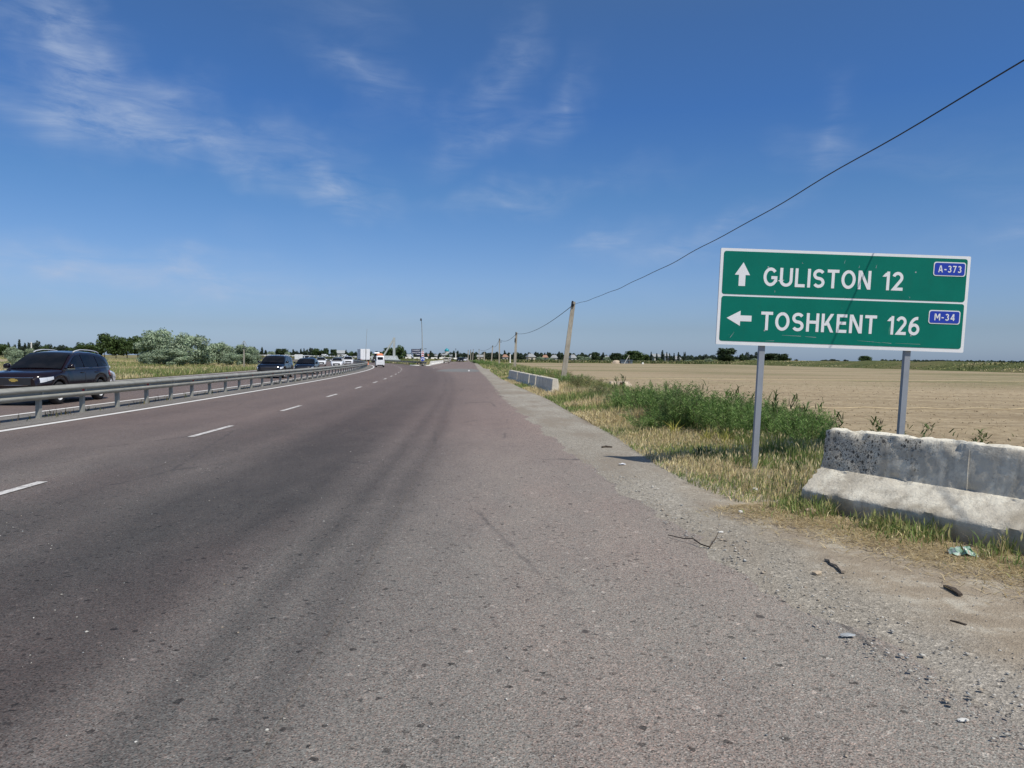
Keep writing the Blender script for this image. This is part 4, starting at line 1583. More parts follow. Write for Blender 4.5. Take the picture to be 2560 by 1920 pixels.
def make_car(name, label, cat, group, loc, head, spec, paint_mat, detail=2, lights_on=False, cladding=False, rails=False):
    """head: direction of travel in degrees from +X"""
    c = Car(spec)
    root = empty(name, loc, R(head))
    tag(root, label, cat, group)
    pm = M[paint_mat]
    b = c.body().build('body', pm, root, 38)
    fix_normals(b.data)
    cb = c.cabin().build('cabin', pm, root, 42)
    fix_normals(cb.data)
    MB().box(((c.x0 + c.x1) / 2, 0, c.clear + .28), (c.x1 - c.x0 - .25, 2 * c.half - .56, .52)).build('underbody', M['black_plastic'], root)
    g = M['car_glass']
    for sg in (1, -1):
        for w in c.windows:
            c.side_window(w, sg).build('window', g, root)
    c.screen(c.wind[0], c.wind[1], c.inset).build('windscreen', g, root, 60)
    c.screen(c.back[1], c.back[0], c.inset + .06).build('rear_window', g, root, 60)
    tm, rm, hb = wheel_parts(c.wr, .23 if c.wr > .3 else .17, detail > 1)
    for xa in (c.fa, c.ra):
        for sg in (1, -1):
            o = bpy.data.objects.new('wheel', tm)
            o.location = (xa, sg * (c.half - .135), c.wr)
            o.rotation_euler = (0, 0, 0 if sg > 0 else math.pi)
            link(o, root)
            link(bpy.data.objects.new('rim', rm), o)
            if detail > 1:
                link(bpy.data.objects.new('brake_shadow', hb), o)
    f, r = c.x1, c.x0
    zf = float(np.interp(f - .1, sorted(c.xs), c.zs[::-1]))
    zl = zf - .10
    for sg in (1, -1):
        c.patch(f - .10, f - .55, zl - .13, zl + .02, zl - .03, zl + .06, sg).build('headlight', M['lamp_glass'], root)
        c.patch(r + .06, r + .36, zf - .16, zf + .10, zf - .04, zf + .10, sg).build('tail_light', M['tail_red'], root)
        mx = c.wind[0] - .22
        my = sg * (c.cab_w(mx, c.belt) + .13)
        mm = MB().lathe([(0.001, -.10), (.07, -.08), (.095, -.02), (.095, .06), (.06, .10), (0.001, .11)], 12, 'Y', (mx, my, c.belt + .09))
        mo = mm.build('mirror', pm if detail > 1 else pm, root, 50)
        MB().box((mx, my - sg * .10, c.belt + .03), (.05, .10, .03)).build('mirror_arm', M['black_plastic'], mo)
        if detail > 1:
            for xh in (c.windows[0][-1][0] + .16, c.windows[1][-1][0] + .18):
                y = c.side_y(xh, c.belt - .13)
                MB().box((xh, sg * (y + .018), c.belt - .12), (.17, .03, .028)).build('door_handle', M['black_plastic'], root)
            # shut lines and waist trim
            for xl in (c.windows[0][0][0] - .02, c.windows[0][-1][0] - .03, c.windows[1][-1][0] - .02):
                vs = [(xl, sg * (c.side_y(xl, z) + .002), z) for z in np.linspace(c.clear + .14, c.belt - .03, 7)]
                MB().tube(vs, .006, 5).build('shut_line', M['black_plastic'], root)
            x0, x1 = c.windows[0][0][0], c.windows[2][-1][0]
            vs = [(x, sg * (c.cab_w(x, c.belt + .02) + .014), c.belt + .02 + .03 * (x0 - x) / (x0 - x1)) for x in np.linspace(x0, x1, 14)]
            MB().tube(vs, .008, 5).build('waist_trim', M['chrome'], root)
            MB().box((mx, my + sg * .0, c.belt + .015), (.13, .19, .025)).build('mirror_trim', M['chrome'], mo)
        if cladding:
            for xa in (c.fa, c.ra):
                rr = c.wr + .10
                vs = []
                for a in np.linspace(8, 172, 22):
                    x, z = xa + rr * math.cos(R(a)), c.wr + rr * math.sin(R(a))
                    vs.append((x, sg * (c.side_y(x, max(z, c.clear + .2)) + .004), z))
                MB().tube(vs, .034, 6).build('arch_cladding', M['black_plastic'], root, 60)
        if rails:
            vs = [(x, sg * (c.cab_w(x, c.roof_z(x)) - .07), c.roof_z(x) + .025 + .05 * math.sin(math.pi * min(1, max(0, (t - .0)))) ** .35) for t, x in zip(np.linspace(0, 1, 16), np.linspace(.0, -1.75, 16))]
            MB().tube(vs, .02, 6).build('roof_rail', M['alloy'], root, 60)
    # front end
    fw = float(np.interp(f - .02, sorted(c.xs), c.ws[::-1])) - .10
    gz = (zf - .30, zf - .08)
    gr_ = MB().box((f + .004, 0, (gz[0] + gz[1]) / 2), (.03, 2 * fw * .92, gz[1] - gz[0])).build('grille', M['black_plastic'], root)
    if detail > 1:
        for z in (gz[0] - .005, gz[1] + .005):
            MB().tube([(f + .012 - .05 * (abs(u) ** 3), u * fw, z) for u in np.linspace(-1, 1, 11)], .012, 6).build('chrome_bar', M['chrome'], gr_)
        MB().box((f + .006, 0, .44), (.03, 2 * fw * 1.0, .16)).build('lower_grille', M['black_plastic'], root)
        for z in (.40, .46):
            MB().box((f + .022, 0, z), (.012, 2 * fw * .96, .012)).build('chrome_bar', M['chrome'], root)
    else:
        MB().box((f + .006, 0, c.clear + .18), (.03, 2 * fw * .9, .13)).build('lower_grille', M['black_plastic'], root)
    MB().box((f + .022, 0, c.clear + .24), (.012, .50, .11)).build('number_plate', M['plate_white'], root)
    MB().box((r - .006, 0, zf - .18), (.014, .46, .10)).build('number_plate', M['plate_white'], root)
    MB().box((r - .01, 0, c.clear + .12), (.05, 2 * c.half - .5, .15)).build('rear_bumper', M['black_plastic'], root)
    return root, c


def tangent_heading(s, toward=True):
    _, n = med_at(s)
    h = math.degrees(math.atan2(n.x, -n.y))       # along the road, away from the camera
    return h + (180 if toward else 0)


def on_lane(y, off):
    s = s_of_y(y)
    p, n = med_at(s, off)
    t = math.degrees(math.atan2(n.x, -n.y))
    t = math.degrees(math.atan2(n.x, -n.y))
    tv = Vector((-n.y, n.x, 0))
    return p, math.degrees(math.atan2(tv.y, tv.x))


Z_ROAD = 0.004
suv, c = make_car('suv', 'dark plum SUV with gold emblem and roof rails driving behind the guardrail', 'SUV', None, (-15.40, 24.85, Z_ROAD), -85.6, SUV, 'paint_plum', 2, cladding=True, rails=True)
# badge on the grille: a level bar crossed by a slanted block
em = MB()
em.add([(2.295, .15, -.028), (2.295, -.10, -.028), (2.295, -.13, .028), (2.295, .12, .028)], [(3, 2, 1, 0)])
em.add([(2.298, .075, -.052), (2.298, -.055, -.052), (2.298, -.075, .052), (2.298, .055, .052)], [(3, 2, 1, 0)])
for v in range(len(em.v)):
    em.v[v] = (em.v[v][0], em.v[v][1], em.v[v][2] + .79)
em.build('emblem', M['gold'], suv)

p = (-17.5, 54.8)
_, h = on_lane(54.8, -4)
make_car('suv', 'black SUV with bright headlights leading the line of oncoming cars', 'SUV', 'oncoming cars', (p[0], p[1], Z_ROAD), h + 180, CROSS, 'paint_navy', 2, rails=True)
_, h = on_lane(67, -4)
make_car('sedan', 'dark blue sedan close behind the black SUV', 'sedan', 'oncoming cars', (-18.7, 67.5, Z_ROAD), h + 180, dict(SEDAN, half=.90), 'paint_navy', 2)
_, h = on_lane(130, -8)
make_car('sedan', 'small white sedan in the outer lane behind the dark sedan', 'sedan', 'oncoming cars', (-33.2, 128.5, Z_ROAD), h + 184, SEDAN, 'paint_white', 1)
_, h = on_lane(108, -5)
make_car('sedan', 'white sedan in the middle of the oncoming line with people behind its windscreen', 'sedan', 'oncoming cars', (-25.6, 108.5, Z_ROAD), h + 180, dict(SEDAN, half=.86), 'paint_white', 1)
_, h = on_lane(140, -4)
make_car('suv', 'white SUV with wide black grille nearest to the bend', 'SUV', 'oncoming cars', (-30.9, 139.5, Z_ROAD), h + 180, CROSS, 'paint_white', 1)
make_car('sedan', 'dark car half hidden between the two white cars near the bend', 'sedan', 'oncoming cars', (-35.8, 155, Z_ROAD), h + 186, SEDAN, 'paint_black', 1)
make_car('sedan', 'silver car partly hidden behind the roof of the dark sedan', 'sedan', 'oncoming cars', (X(779, 165), 165, Z_ROAD), h + 188, SEDAN, 'paint_silver', 1)
make_car('minivan', 'white minivan roof showing above the dark sedan', 'minivan', 'oncoming cars', (X(766, 185), 185, Z_ROAD), h + 188, MINIVAN, 'paint_white', 1)
make_car('sedan', 'white car peeking out behind the tail of the plum SUV', 'sedan', None, (X(192, 32.5), 32.5, Z_ROAD), 95, dict(SEDAN), 'paint_white', 1)

# white minivan driving away round the bend
vy = 117.0
van, vc = make_car('minivan', 'white minivan with an orange bundle on its roof seen from behind', 'minivan', None, (X(946, vy) + 0.2, vy, Z_ROAD), 103, MINIVAN, 'paint_white', 1)
m = MB()
g = np.random.default_rng(4)
for i in range(9):
    for j in range(9):
        u, v = -1 + i / 4, -1 + j / 4
        e = max(0, 1 - (abs(u) ** 4)) * max(0, 1 - (abs(v) ** 4))
        m.v.append((-.2 + u * .95, v * .52, 1.84 + .34 * e ** .5 * (0.8 + .25 * g.random())))
for i in range(8):
    for j in range(8):
        m.f.append((i * 9 + j, (i + 1) * 9 + j, (i + 1) * 9 + j + 1, i * 9 + j + 1))
m.f.append(tuple(k * 9 for k in range(9)) + tuple(72 + k for k in range(1, 9)) + tuple(80 - 9 * k for k in range(1, 9)) + tuple(8 - k for k in range(1, 8)))
o = m.build('cloth_bundle', M['orange_cloth'], None, 60)
o.matrix_world = van.matrix_world
o.location = van.location
o.rotation_euler = van.rotation_euler
tag(o, 'orange cloth bundle lying on the roof of the white minivan', 'bundle')

# tractor ahead of the minivan
ty = 205.0
tr = empty('tractor', (X(940.5, ty), ty, Z_ROAD), R(110))
tag(tr, 'farm tractor with white cab roof and big rear wheels ahead of the minivan', 'tractor')
MB().box((1.1, 0, 1.15), (1.9, .8, .75)).build('bonnet', M['tractor_blue'], tr)
MB().box((.2, 0, .75), (2.6, .6, .5)).build('chassis', M['dark_steel'], tr)
for sx in (-.95, .35):
    for sy in (-.62, .62):
        MB().tube([(sx, sy, 1.1), (sx, sy, 2.62)], .045, 6).build('cab_post', M['tractor_blue'], tr)
MB().frustum((-.3, 0, 1.15), (1.28, 1.22), (-.3, 0, 2.6), (1.24, 1.2)).build('cab_glass', M['car_glass'], tr)
MB().frustum((-.3, 0, 2.60), (1.75, 1.55), (-.3, 0, 2.84), (1.45, 1.3)).build('cab_roof', M['paint_white'], tr)
bw, brm, _ = wheel_parts(.80, .42, False)
sw_, srm, _ = wheel_parts(.48, .28, False)
for sy in (.82, -.82):
    for me, me2, x, zz in ((bw, brm, -.75, .80), (sw_, srm, 1.65, .48)):
        o = bpy.data.objects.new('wheel', me)
        o.location = (x, sy, zz)
        o.rotation_euler = (0, 0, 0 if sy > 0 else math.pi)
        link(o, tr)
        link(bpy.data.objects.new('rim', me2), o)
    MB().box((-.75, sy, 1.66), (1.1, .45, .06)).build('mudguard', M['tractor_blue'], tr)
MB().tube([(1.5, .3, 1.5), (1.5, .3, 2.5)], .05, 6).build('exhaust_pipe', M['dark_steel'], tr)

# big white box truck on the bend
ky = 204.0
tk = empty('box_truck', (X(908, ky), ky, Z_ROAD), R(108))
tag(tk, 'tall white box truck driving away round the bend', 'truck')
MB().box((-.5, 0, 2.35), (7.6, 2.5, 2.75)).build('cargo_box', M['sheet_white'], tk)
for y in (-.62, .62):
    MB().box((-4.315, y, 2.35), (.03, 1.18, 2.6)).build('rear_door', M['sheet_white'], tk)
    MB().tube([(-4.35, y * .6, 1.1), (-4.35, y * .6, 3.6)], .025, 6).build('lock_bar', M['alloy'], tk)
    MB().box((-4.34, y * 1.75, .85), (.04, .25, .14)).build('tail_light', M['tail_red'], tk)
MB().box((-.3, 0, .8), (8.0, .9, .3)).build('chassis', M['dark_steel'], tk)
MB().box((-4.3, 0, .92), (.12, 2.45, .16)).build('rear_bumper', M['sheet_white'], tk)
MB().frustum((4.3, 0, .7), (1.9, 2.3), (4.15, 0, 2.7), (1.5, 2.1)).build('cab', M['paint_white'], tk)
kw, krm, _ = wheel_parts(.48, .30, False)
for x in (-2.9, -1.8, 4.2):
    for sy in (1.05, -1.05):
        o = bpy.data.objects.new('wheel', kw)
        o.location = (x, sy, .48)
        o.rotation_euler = (0, 0, 0 if sy > 0 else math.pi)
        link(o, tk)
        link(bpy.data.objects.new('rim', krm), o)

# traffic on the straight branch
make_car('jeep', 'dusty beige off-road car seen from behind on the straight road beside the white barriers', 'SUV', None, (X(1116, 208), 208, 0.0), 93, JEEP, 'paint_beige', 1)
for px, y, spec, pm, lab, hd in (
        (1121, 268, SEDAN, 'paint_silver', 'pale car just ahead of the beige off-road car', 93), (1147, 300, CROSS, 'paint_black', 'first dark car coming down the straight road', -87),
        (1153, 280, CROSS, 'paint_navy', 'second dark car coming down the straight road, with a pale bonnet glint', -87), (1159, 330, SEDAN, 'paint_white', 'white car behind the dark cars on the straight road', -87),
        (1165, 390, MINIVAN, 'paint_white', 'distant white minivan, last vehicle on the straight road', -87)):
    make_car('sedan' if spec is SEDAN else ('minivan' if spec is MINIVAN else 'suv'), lab, 'car', 'cars on the straight road', (X(px, y), y, 0.0), hd, spec, pm, 1)

# trucks showing over the white wall
for px, y, ln, hh, lab in ((1021, 313, 1.9, 1.2, 'white panel truck above the white wall left of the round blue sign'), (810, 352, 1.7, .75, 'white van roof above the white wall, between two round trees'), (860, 341, 1.7, .75, 'white van roof above the white wall beside the box truck')):
    zb = ridge_z(X(px, y)) - .05
    e = empty('panel_truck', (X(px, y), y, zb), R(-6))
    tag(e, lab, 'truck', 'trucks behind the white wall')
    MB().box((0, 0, .6 + hh / 2), (ln, 1.9, hh)).build('cargo_box', M['sheet_white'], e)
    MB().frustum((ln / 2 + .55, 0, .45), (1.15, 1.9), (ln / 2 + .25, 0, .5 + hh * .72), (.5, 1.7)).build('cab', M['paint_white'], e)
    MB().box((.4, 0, .5), (ln + 1.0, 1.0, .25)).build('chassis', M['dark_steel'], e)
    for x in (-ln / 2 + .4, ln / 2 + .5):
        for sy in (-.9, .9):
            o = bpy.data.objects.new('wheel', kw)
            o.location = (x, sy, .46)
            link(o, e)
# ------------------------------------------------------------------ far roadside things
# white block wall on the bank
wall = empty('block_wall', (0, 0, 0))
tag(wall, 'long low wall of white painted concrete blocks on the grassy bank', 'wall')
bm_ = MB().frustum((0, 0, 0), (2.55, .45), (0, 0, .66), (2.45, .24)).mesh('block', M['whitewash'])
acc = 0.0
g = np.random.default_rng(12)
for i in range(1, len(RIDGE)):
    a, b = RIDGE[i - 1], RIDGE[i]
    acc += (b - a).length
    if acc > 2.62:
        acc -= 2.62
        if g.random() < 0.07 or b.x < X(640, b.y):
            continue
        o = bpy.data.objects.new('block', bm_)
        n = RIDGE_N[i]
        o.location = (b.x + n.x * 1.3, b.y + n.y * 1.3, ridge_z(b.x) - 0.03)
        o.rotation_euler = (float(g.normal(0, .01)), 0, math.atan2(b.y - a.y, b.x - a.x) + float(g.normal(0, .03)))
        o.scale = (1, 1, 0.9 + .2 * g.random())
        link(o, wall)

# white barrier blocks left of the straight road
bp = [(0.0, 0.0), (0.0, .18), (.16, .34), (.22, .82), (.40, .82), (.46, .34), (.62, .18), (.62, 0.0)]
m = MB()
for x in (0, 3.9):
    m.v.extend([(x, -a, b) for a, b in bp])
n = len(bp)
m.f = [(j, j + 1, n + j + 1, n + j) for j in range(n - 1)] + [tuple(range(n)), tuple(reversed(range(n, 2 * n)))]
wb = m.mesh('barrier_block', M['whitewash'])
fix_normals(wb)
ORD = 'first second third fourth fifth sixth seventh eighth ninth tenth eleventh twelfth thirteenth fourteenth'.split()
for k in range(42):
    y = 153.0 + 4.15 * k
    o = bpy.data.objects.new('barrier_block', wb)
    o.location = (-17.2 - 0.056 * (y - 152) + float(rng.normal(0, .04)), y, 0.0)
    o.rotation_euler = (0, 0, R(93.2) + float(rng.normal(0, .012)))
    link(o)
    if k == 0:
        tag(o, 'white concrete barrier block, first of the line next to the round blue sign', 'barrier', 'white barrier blocks beside the straight road')
    else:
        lab = 'white concrete barrier block, %s in line from the round blue sign' % ORD[k] if k < len(ORD) else 'distant white concrete barrier block beyond the beige off-road car'
        tag(o, lab, 'barrier', 'white barrier blocks beside the straight road')
# pale kerb round the island tip
m = MB()
for k in range(14):
    a = R(200 + 140 * k / 13)
    m.v.append((-17.9 + 1.9 * math.cos(a), 145.2 + 3.2 * math.sin(a), .16))
    m.v.append((-17.9 + 2.15 * math.cos(a), 145.2 + 3.45 * math.sin(a), .16))
    m.v.append((-17.9 + 2.2 * math.cos(a), 145.2 + 3.5 * math.sin(a), 0.0))
for k in range(13):
    m.f.append((3 * k, 3 * k + 1, 3 * k + 4, 3 * k + 3))
    m.f.append((3 * k + 1, 3 * k + 2, 3 * k + 5, 3 * k + 4))
o = m.build('kerb', M['whitewash'])
tag(o, 'pale kerb round the tip of the island', kind='structure')

# chevron board over a round blue sign at the tip of the island
sy = 144.0
cs = empty('chevron_sign', (X(1056.3, sy), sy, 0))
tag(cs, 'red and white chevron board above a round blue keep-either-side sign', 'road sign')
MB().tube([(0, .06, 0), (0, .06, 2.9)], .045, 8).build('post', M['galvanised'], cs)
plate([(-.27, 1.70), (.27, 1.70), (.27, 2.88), (-.27, 2.88)], 0, .02).build('chevron_board', M['sheet_white'], cs)
for z in (1.72, 2.18, 2.62):
    q_ = [(-.23, z), (0, z + .20), (.23, z), (.23, z + .20), (0, z + .40), (-.23, z + .20)]
    if z > 2.5:
        q_ = [(-.23, z), (0, z + .17), (.23, z), (.23, z + .1), (.1, z + .22), (-.1, z + .22), (-.23, z + .1)]
    m = MB()
    m.v = [(a, -.006, b) for a, b in q_]
    m.f = [(0, 1, 4, 5), (1, 2, 3, 4)] if len(q_) == 6 else [(0, 1, 5, 6), (1, 2, 3, 4), (1, 4, 5)]
    m.build('chevron', M['sheet_red'], cs)


def disc(r, n=28):
    return [(r * math.cos(2 * math.pi * k / n), r * math.sin(2 * math.pi * k / n)) for k in range(n)]


d1 = plate([(a, b + 1.27) for a, b in disc(.44)], -.03, -.01).build('round_plate', M['sheet_white'], cs)
plate([(a, b + 1.27) for a, b in disc(.405)], -.036, -.031).build('blue_disc', M['sheet_blue'], d1)
for s_ in (-1, 1):
    m = MB()
    pts = [(0.0, 1.52), (0.0, 1.38), (s_ * .13, 1.27), (s_ * .05, 1.19), (s_ * .32, 1.10), (s_ * .30, 1.38), (s_ * .22, 1.33), (s_ * .07, 1.47)]
    m.v = [(a, -.040, b) for a, b in pts]
    m.f = [tuple(range(len(pts))) if s_ < 0 else tuple(reversed(range(len(pts))))]
    m.build('arrow', M['sheet_white'], d1)
MB().box((0, .05, .18), (.8, .7, .36)).build('base_block', M['pole_concrete'], cs)
o = MB().lathe([(.0, 0), (.30, 0), (.31, .3), (.29, .33), (.31, .6), (.28, .85), (0, .86)], 18, 'Z', (X(1059.0, 145), 144.6, 0)).build('barrel', plain('drum_yellow', (.36, .27, .06), .6), None, 40)
tag(o, 'rusty yellow drum behind the round blue sign', 'barrel')
o = MB().lathe([(.20, -.12), (.34, -.13), (.42, -.08), (.42, .08), (.34, .13), (.20, .12), (.20, -.12)], 22, 'Y', (X(1048.5, 144), 143.6, .42)).build('old_tyre', M['tyre'], None, 50)
tag(o, 'old black tyre standing at the end of the curved guardrail', 'tyre')

# tall lamp behind the chevron sign
ly = 152.0
lp = empty('street_lamp', (X(1055.2, ly), ly, 0))
tag(lp, 'tall thin street lamp with dark head standing over the chevron sign', 'street lamp')
MB().tube([(0, 0, 0), (0, 0, 2.2), (-.05, 0, 6.0), (-.12, -.2, 8.6), (-.14, -.9, 9.15)], [.10, .09, .07, .06, .05], 8).build('pole', M['galvanised'], lp, 50)
MB().frustum((-.14, -1.2, 9.05), (.26, 1.1), (-.14, -1.2, 9.5), (.16, .8)).build('lamp_head', M['dark_steel'], lp)
ly = 500.0
lp = empty('street_lamp', (X(1057.5, ly), ly, 0))
tag(lp, 'far double armed street lamp seen over the navy board', 'street lamp')
MB().tube([(0, 0, 0), (0, 0, 7.3)], .13, 8).build('pole', M['galvanised'], lp)
for s_ in (-1, 1):
    MB().tube([(0, 0, 7.0), (s_ * .9, 0, 7.3)], .07, 6).build('arm', M['galvanised'], lp)
    MB().box((s_ * 1.5, 0, 7.38), (1.5, .4, .30)).build('lamp_head', M['dark_steel'], lp)
ly = 330.0
lp = empty('street_lamp', (X(1138.8, ly), ly, 0))
tag(lp, 'pale street lamp at the far end of the white barrier line', 'street lamp')
MB().tube([(0, 0, 0), (0, 0, 3.6)], .22, 8).build('pole', M['whitewash'], lp)
MB().tube([(0, 0, 3.6), (0, 0, 5.4)], .07, 8).build('upper_pole', M['galvanised'], lp)
MB().box((0, -.3, 5.45), (.5, .9, .2)).build('lamp_head', M['dark_steel'], lp)
ly = 190.0
lp = empty('mast', (X(914, ly), ly, 0))
tag(lp, 'very thin leaning mast rising in front of the white box truck', 'mast')
MB().tube([(0, 0, 0), (.05, 0, 3.6)], .07, 8).build('lower_pole', M['dark_steel'], lp)
MB().tube([(.05, 0, 3.6), (.32, 0, 8.8)], [.045, .03], 8).build('upper_pole', M['galvanised'], lp)
# orange road cone by the truck
o = MB().lathe([(.0, .0), (.26, .0), (.26, .05), (.20, .06), (.05, .75), (0, .76)], 14, 'Z', (X(919.5, 152), 152, .005)).build('traffic_cone', M['orange_cloth'], None, 40)
tag(o, 'small orange cone at the bend behind the guardrail', 'cone')

# navy board with two lines of place names
by = 232.0
bd = empty('direction_board', (X(1040, by), by, 0))
tag(bd, 'dark navy direction board with two white lines of text behind the chevron sign', 'road sign')
for x in (-.9, .9):
    MB().tube([(x, .08, 0), (x, .08, 4.0)], .07, 8).build('post', M['galvanised'], bd)
plate([(-1.53, 2.75), (.2, 2.75), (.2, 2.05), (1.5, 2.05), (1.5, 4.20), (-1.53, 4.20)], 0, .03).build('panel', M['sheet_navy'], bd)
word('TOSHKENT', -1.30, 3.62, .36, M['sheet_white'], bd, -.01, 2.5)
word('GULISTON', -1.30, 2.95, .36, M['sheet_white'], bd, -.01, 2.6)
plate([(.22, 2.42), (1.15, 2.42), (1.15, 2.62), (.22, 2.62)], -.02, -.005).build('name_strip', M['sheet_white'], bd)

# town monument: slanted beam against a pylon over a wall with raised letters
my = 262.0
mo = empty('monument', (X(961, my), my, 0.0))
tag(mo, 'grey roadside monument with tall pylon, slanted beam and raised letters', 'monument')
x0_, x1_ = X(928, my) - X(961, my), X(990, my) - X(961, my)
MB().box(((x0_ + x1_) / 2 + .4, .3, .38), (x1_ - x0_ + 2.0, 1.8, .76)).build('plinth', M['monument_grey'], mo)
m = MB()
m.v = [(x0_, 0, .76), (x1_ + .9, 0, .76), (x1_ + .2, 0, 2.12), (x0_, 0, 2.12)] + [(x0_, .5, .76), (x1_ + .9, .5, .76), (x1_ + .2, .5, 2.12), (x0_, .5, 2.12)]
m.f = [(0, 1, 2, 3), (7, 6, 5, 4), (0, 4, 5, 1), (1, 5, 6, 2), (2, 6, 7, 3), (3, 7, 4, 0)]
m.build('letter_wall', M['monument_grey'], mo)
word('OTUMANI', X(960.6, my) - X(961, my), .92, 1.05, M['sheet_white'], mo, -.012, X(989.5, my) - X(960.6, my), .16)
px_ = X(984, my) - X(961, my)
MB().frustum((px_, .8, .5), (.80, .7), (px_, .8, 8.55), (.72, .6)).build('pylon', M['monument_grey'], mo)
a = Vector((X(957.5, my) - X(961, my), .8, 2.0))
b = Vector((X(982, my) - X(961, my), .8, 7.7))
v = b - a
rot = Vector((0, 0, 1)).rotation_difference(v.normalized()).to_matrix()
MB().box((a + b) / 2, (.52, .5, v.length), rot).build('slanted_beam', M['monument_grey'], mo)

# white blank board by the oncoming cars
by = 150.0
bd = empty('notice_board', (X(746.5, by), by, -.1))
tag(bd, 'white blank notice board on two legs behind the dark cars', 'notice board')
for x in (-.6, .6):
    MB().tube([(x, .05, 0), (x, .05, 1.9)], .04, 6).build('leg', M['galvanised'], bd)
MB().box((0, 0, 1.58), (1.62, .05, 1.02)).build('panel', M['sheet_white'], bd)
MB().box((0, -.03, 1.58), (.02, .012, 1.0)).build('panel_joint', M['galvanised'], bd)

# concrete pole with a crossbar, and the survey pyramid far behind it
py_ = 96.0
e = empty('line_pole', (X(610, py_), py_, -.15))
tag(e, 'slim pale concrete pole with short crossbar in front of the silvery shrubs', 'utility pole')
MB().frustum((0, 0, 0), (.15, .15), (0, 0, 2.75), (.12, .12)).build('shaft', M['pole_concrete'], e)
MB().tube([(-.07, 0, 2.5), (-.07, 0, 3.35)], .03, 6).build('steel_stub', M['dark_steel'], e)
MB().box((0, -.08, 2.72), (.55, .06, .06)).build('crossbar', M['dark_steel'], e)
sy = 400.0
e = empty('survey_tower', (X(610.0, sy), sy, -.15))
tag(e, 'thin steel pyramid tower rising above the trees behind the slim pole', 'tower')
for a in range(4):
    q_ = R(45 + 90 * a)
    MB().tube([(6.4 * math.cos(q_), 6.4 * math.sin(q_), 0), (0.15 * math.cos(q_), 0.15 * math.sin(q_), 9.8)], .09, 6).build('leg', M['galvanised'], e)
for z in (2.6, 5.2):
    r_ = 6.4 * (1 - z / 9.95)
    c4 = [(r_ * math.cos(R(45 + 90 * k)), r_ * math.sin(R(45 + 90 * k)), z) for k in range(4)]
    for k in range(4):
        MB().tube([c4[k], c4[(k + 1) % 4]], .07, 6).build('brace', M['galvanised'], e)
MB().frustum((0, 0, 5.2), (4.0, 4.0), (0, 0, 6.0), (2.2, 2.2)).build('platform', M['roof_grey'], e)
MB().tube([(0, 0, 6.0), (0, 0, 8.4)], .12, 6).build('signal_post', M['galvanised'], e)
by = 240.0
e = empty('line_pole', (X(79, by), by, -.15))
tag(e, 'bare white pole above the roof of the plum SUV', 'utility pole')
MB().frustum((0, 0, 0), (.34, .34), (0, 0, 5.6), (.22, .22)).build('shaft', M['whitewash'], e)
by = 255.0
e = empty('line_pole', (X(1275, by), by, -.05))
tag(e, 'stubby white post at the far edge of the field near the road', 'post')
MB().frustum((0, 0, 0), (.42, .42), (0, 0, 3.1), (.30, .30)).build('shaft', M['whitewash'], e)

# ------------------------------------------------------------------ houses and the mosque


def house(px, y, wpx, eave, ridge, wall_m, roof_m, label, rz=0.0, depth=8.0, hip=False, base=-0.15):
    w = wpx / 1850 * y
    e = empty('house', (X(px, y), y, base), rz)
    tag(e, label, 'house', 'houses of the village behind the trees')
    MB().box((0, 0, eave / 2), (w, depth, eave)).build('wall', M[wall_m], e)
    m = MB()
    o_ = .45
    hx, hy = w / 2 + o_, depth / 2 + o_
    r_ = hx * (.45 if hip else .98)
    m.v = [(-hx, -hy, eave - .05), (hx, -hy, eave - .05), (hx, hy, eave - .05), (-hx, hy, eave - .05), (-r_, 0, ridge), (r_, 0, ridge)]
    m.f = [(0, 1, 5, 4), (1, 2, 5), (2, 3, 4, 5), (3, 0, 4), (3, 2, 1, 0)]
    m.build('roof', M[roof_m], e)
    nw = max(1, int(w / 3.2))
    for k in range(nw):
        x = -w / 2 + w * (k + .5) / nw
        wn_ = MB().box((x, -depth / 2 - .01, eave * .55), (1.1, .05, eave * .38)).build('window', M['house_window'], e)
        MB().box((x, -depth / 2 - .05, eave * .55), (.06, .05, eave * .38)).build('mullion', M['plaster_white'], wn_)
    return e


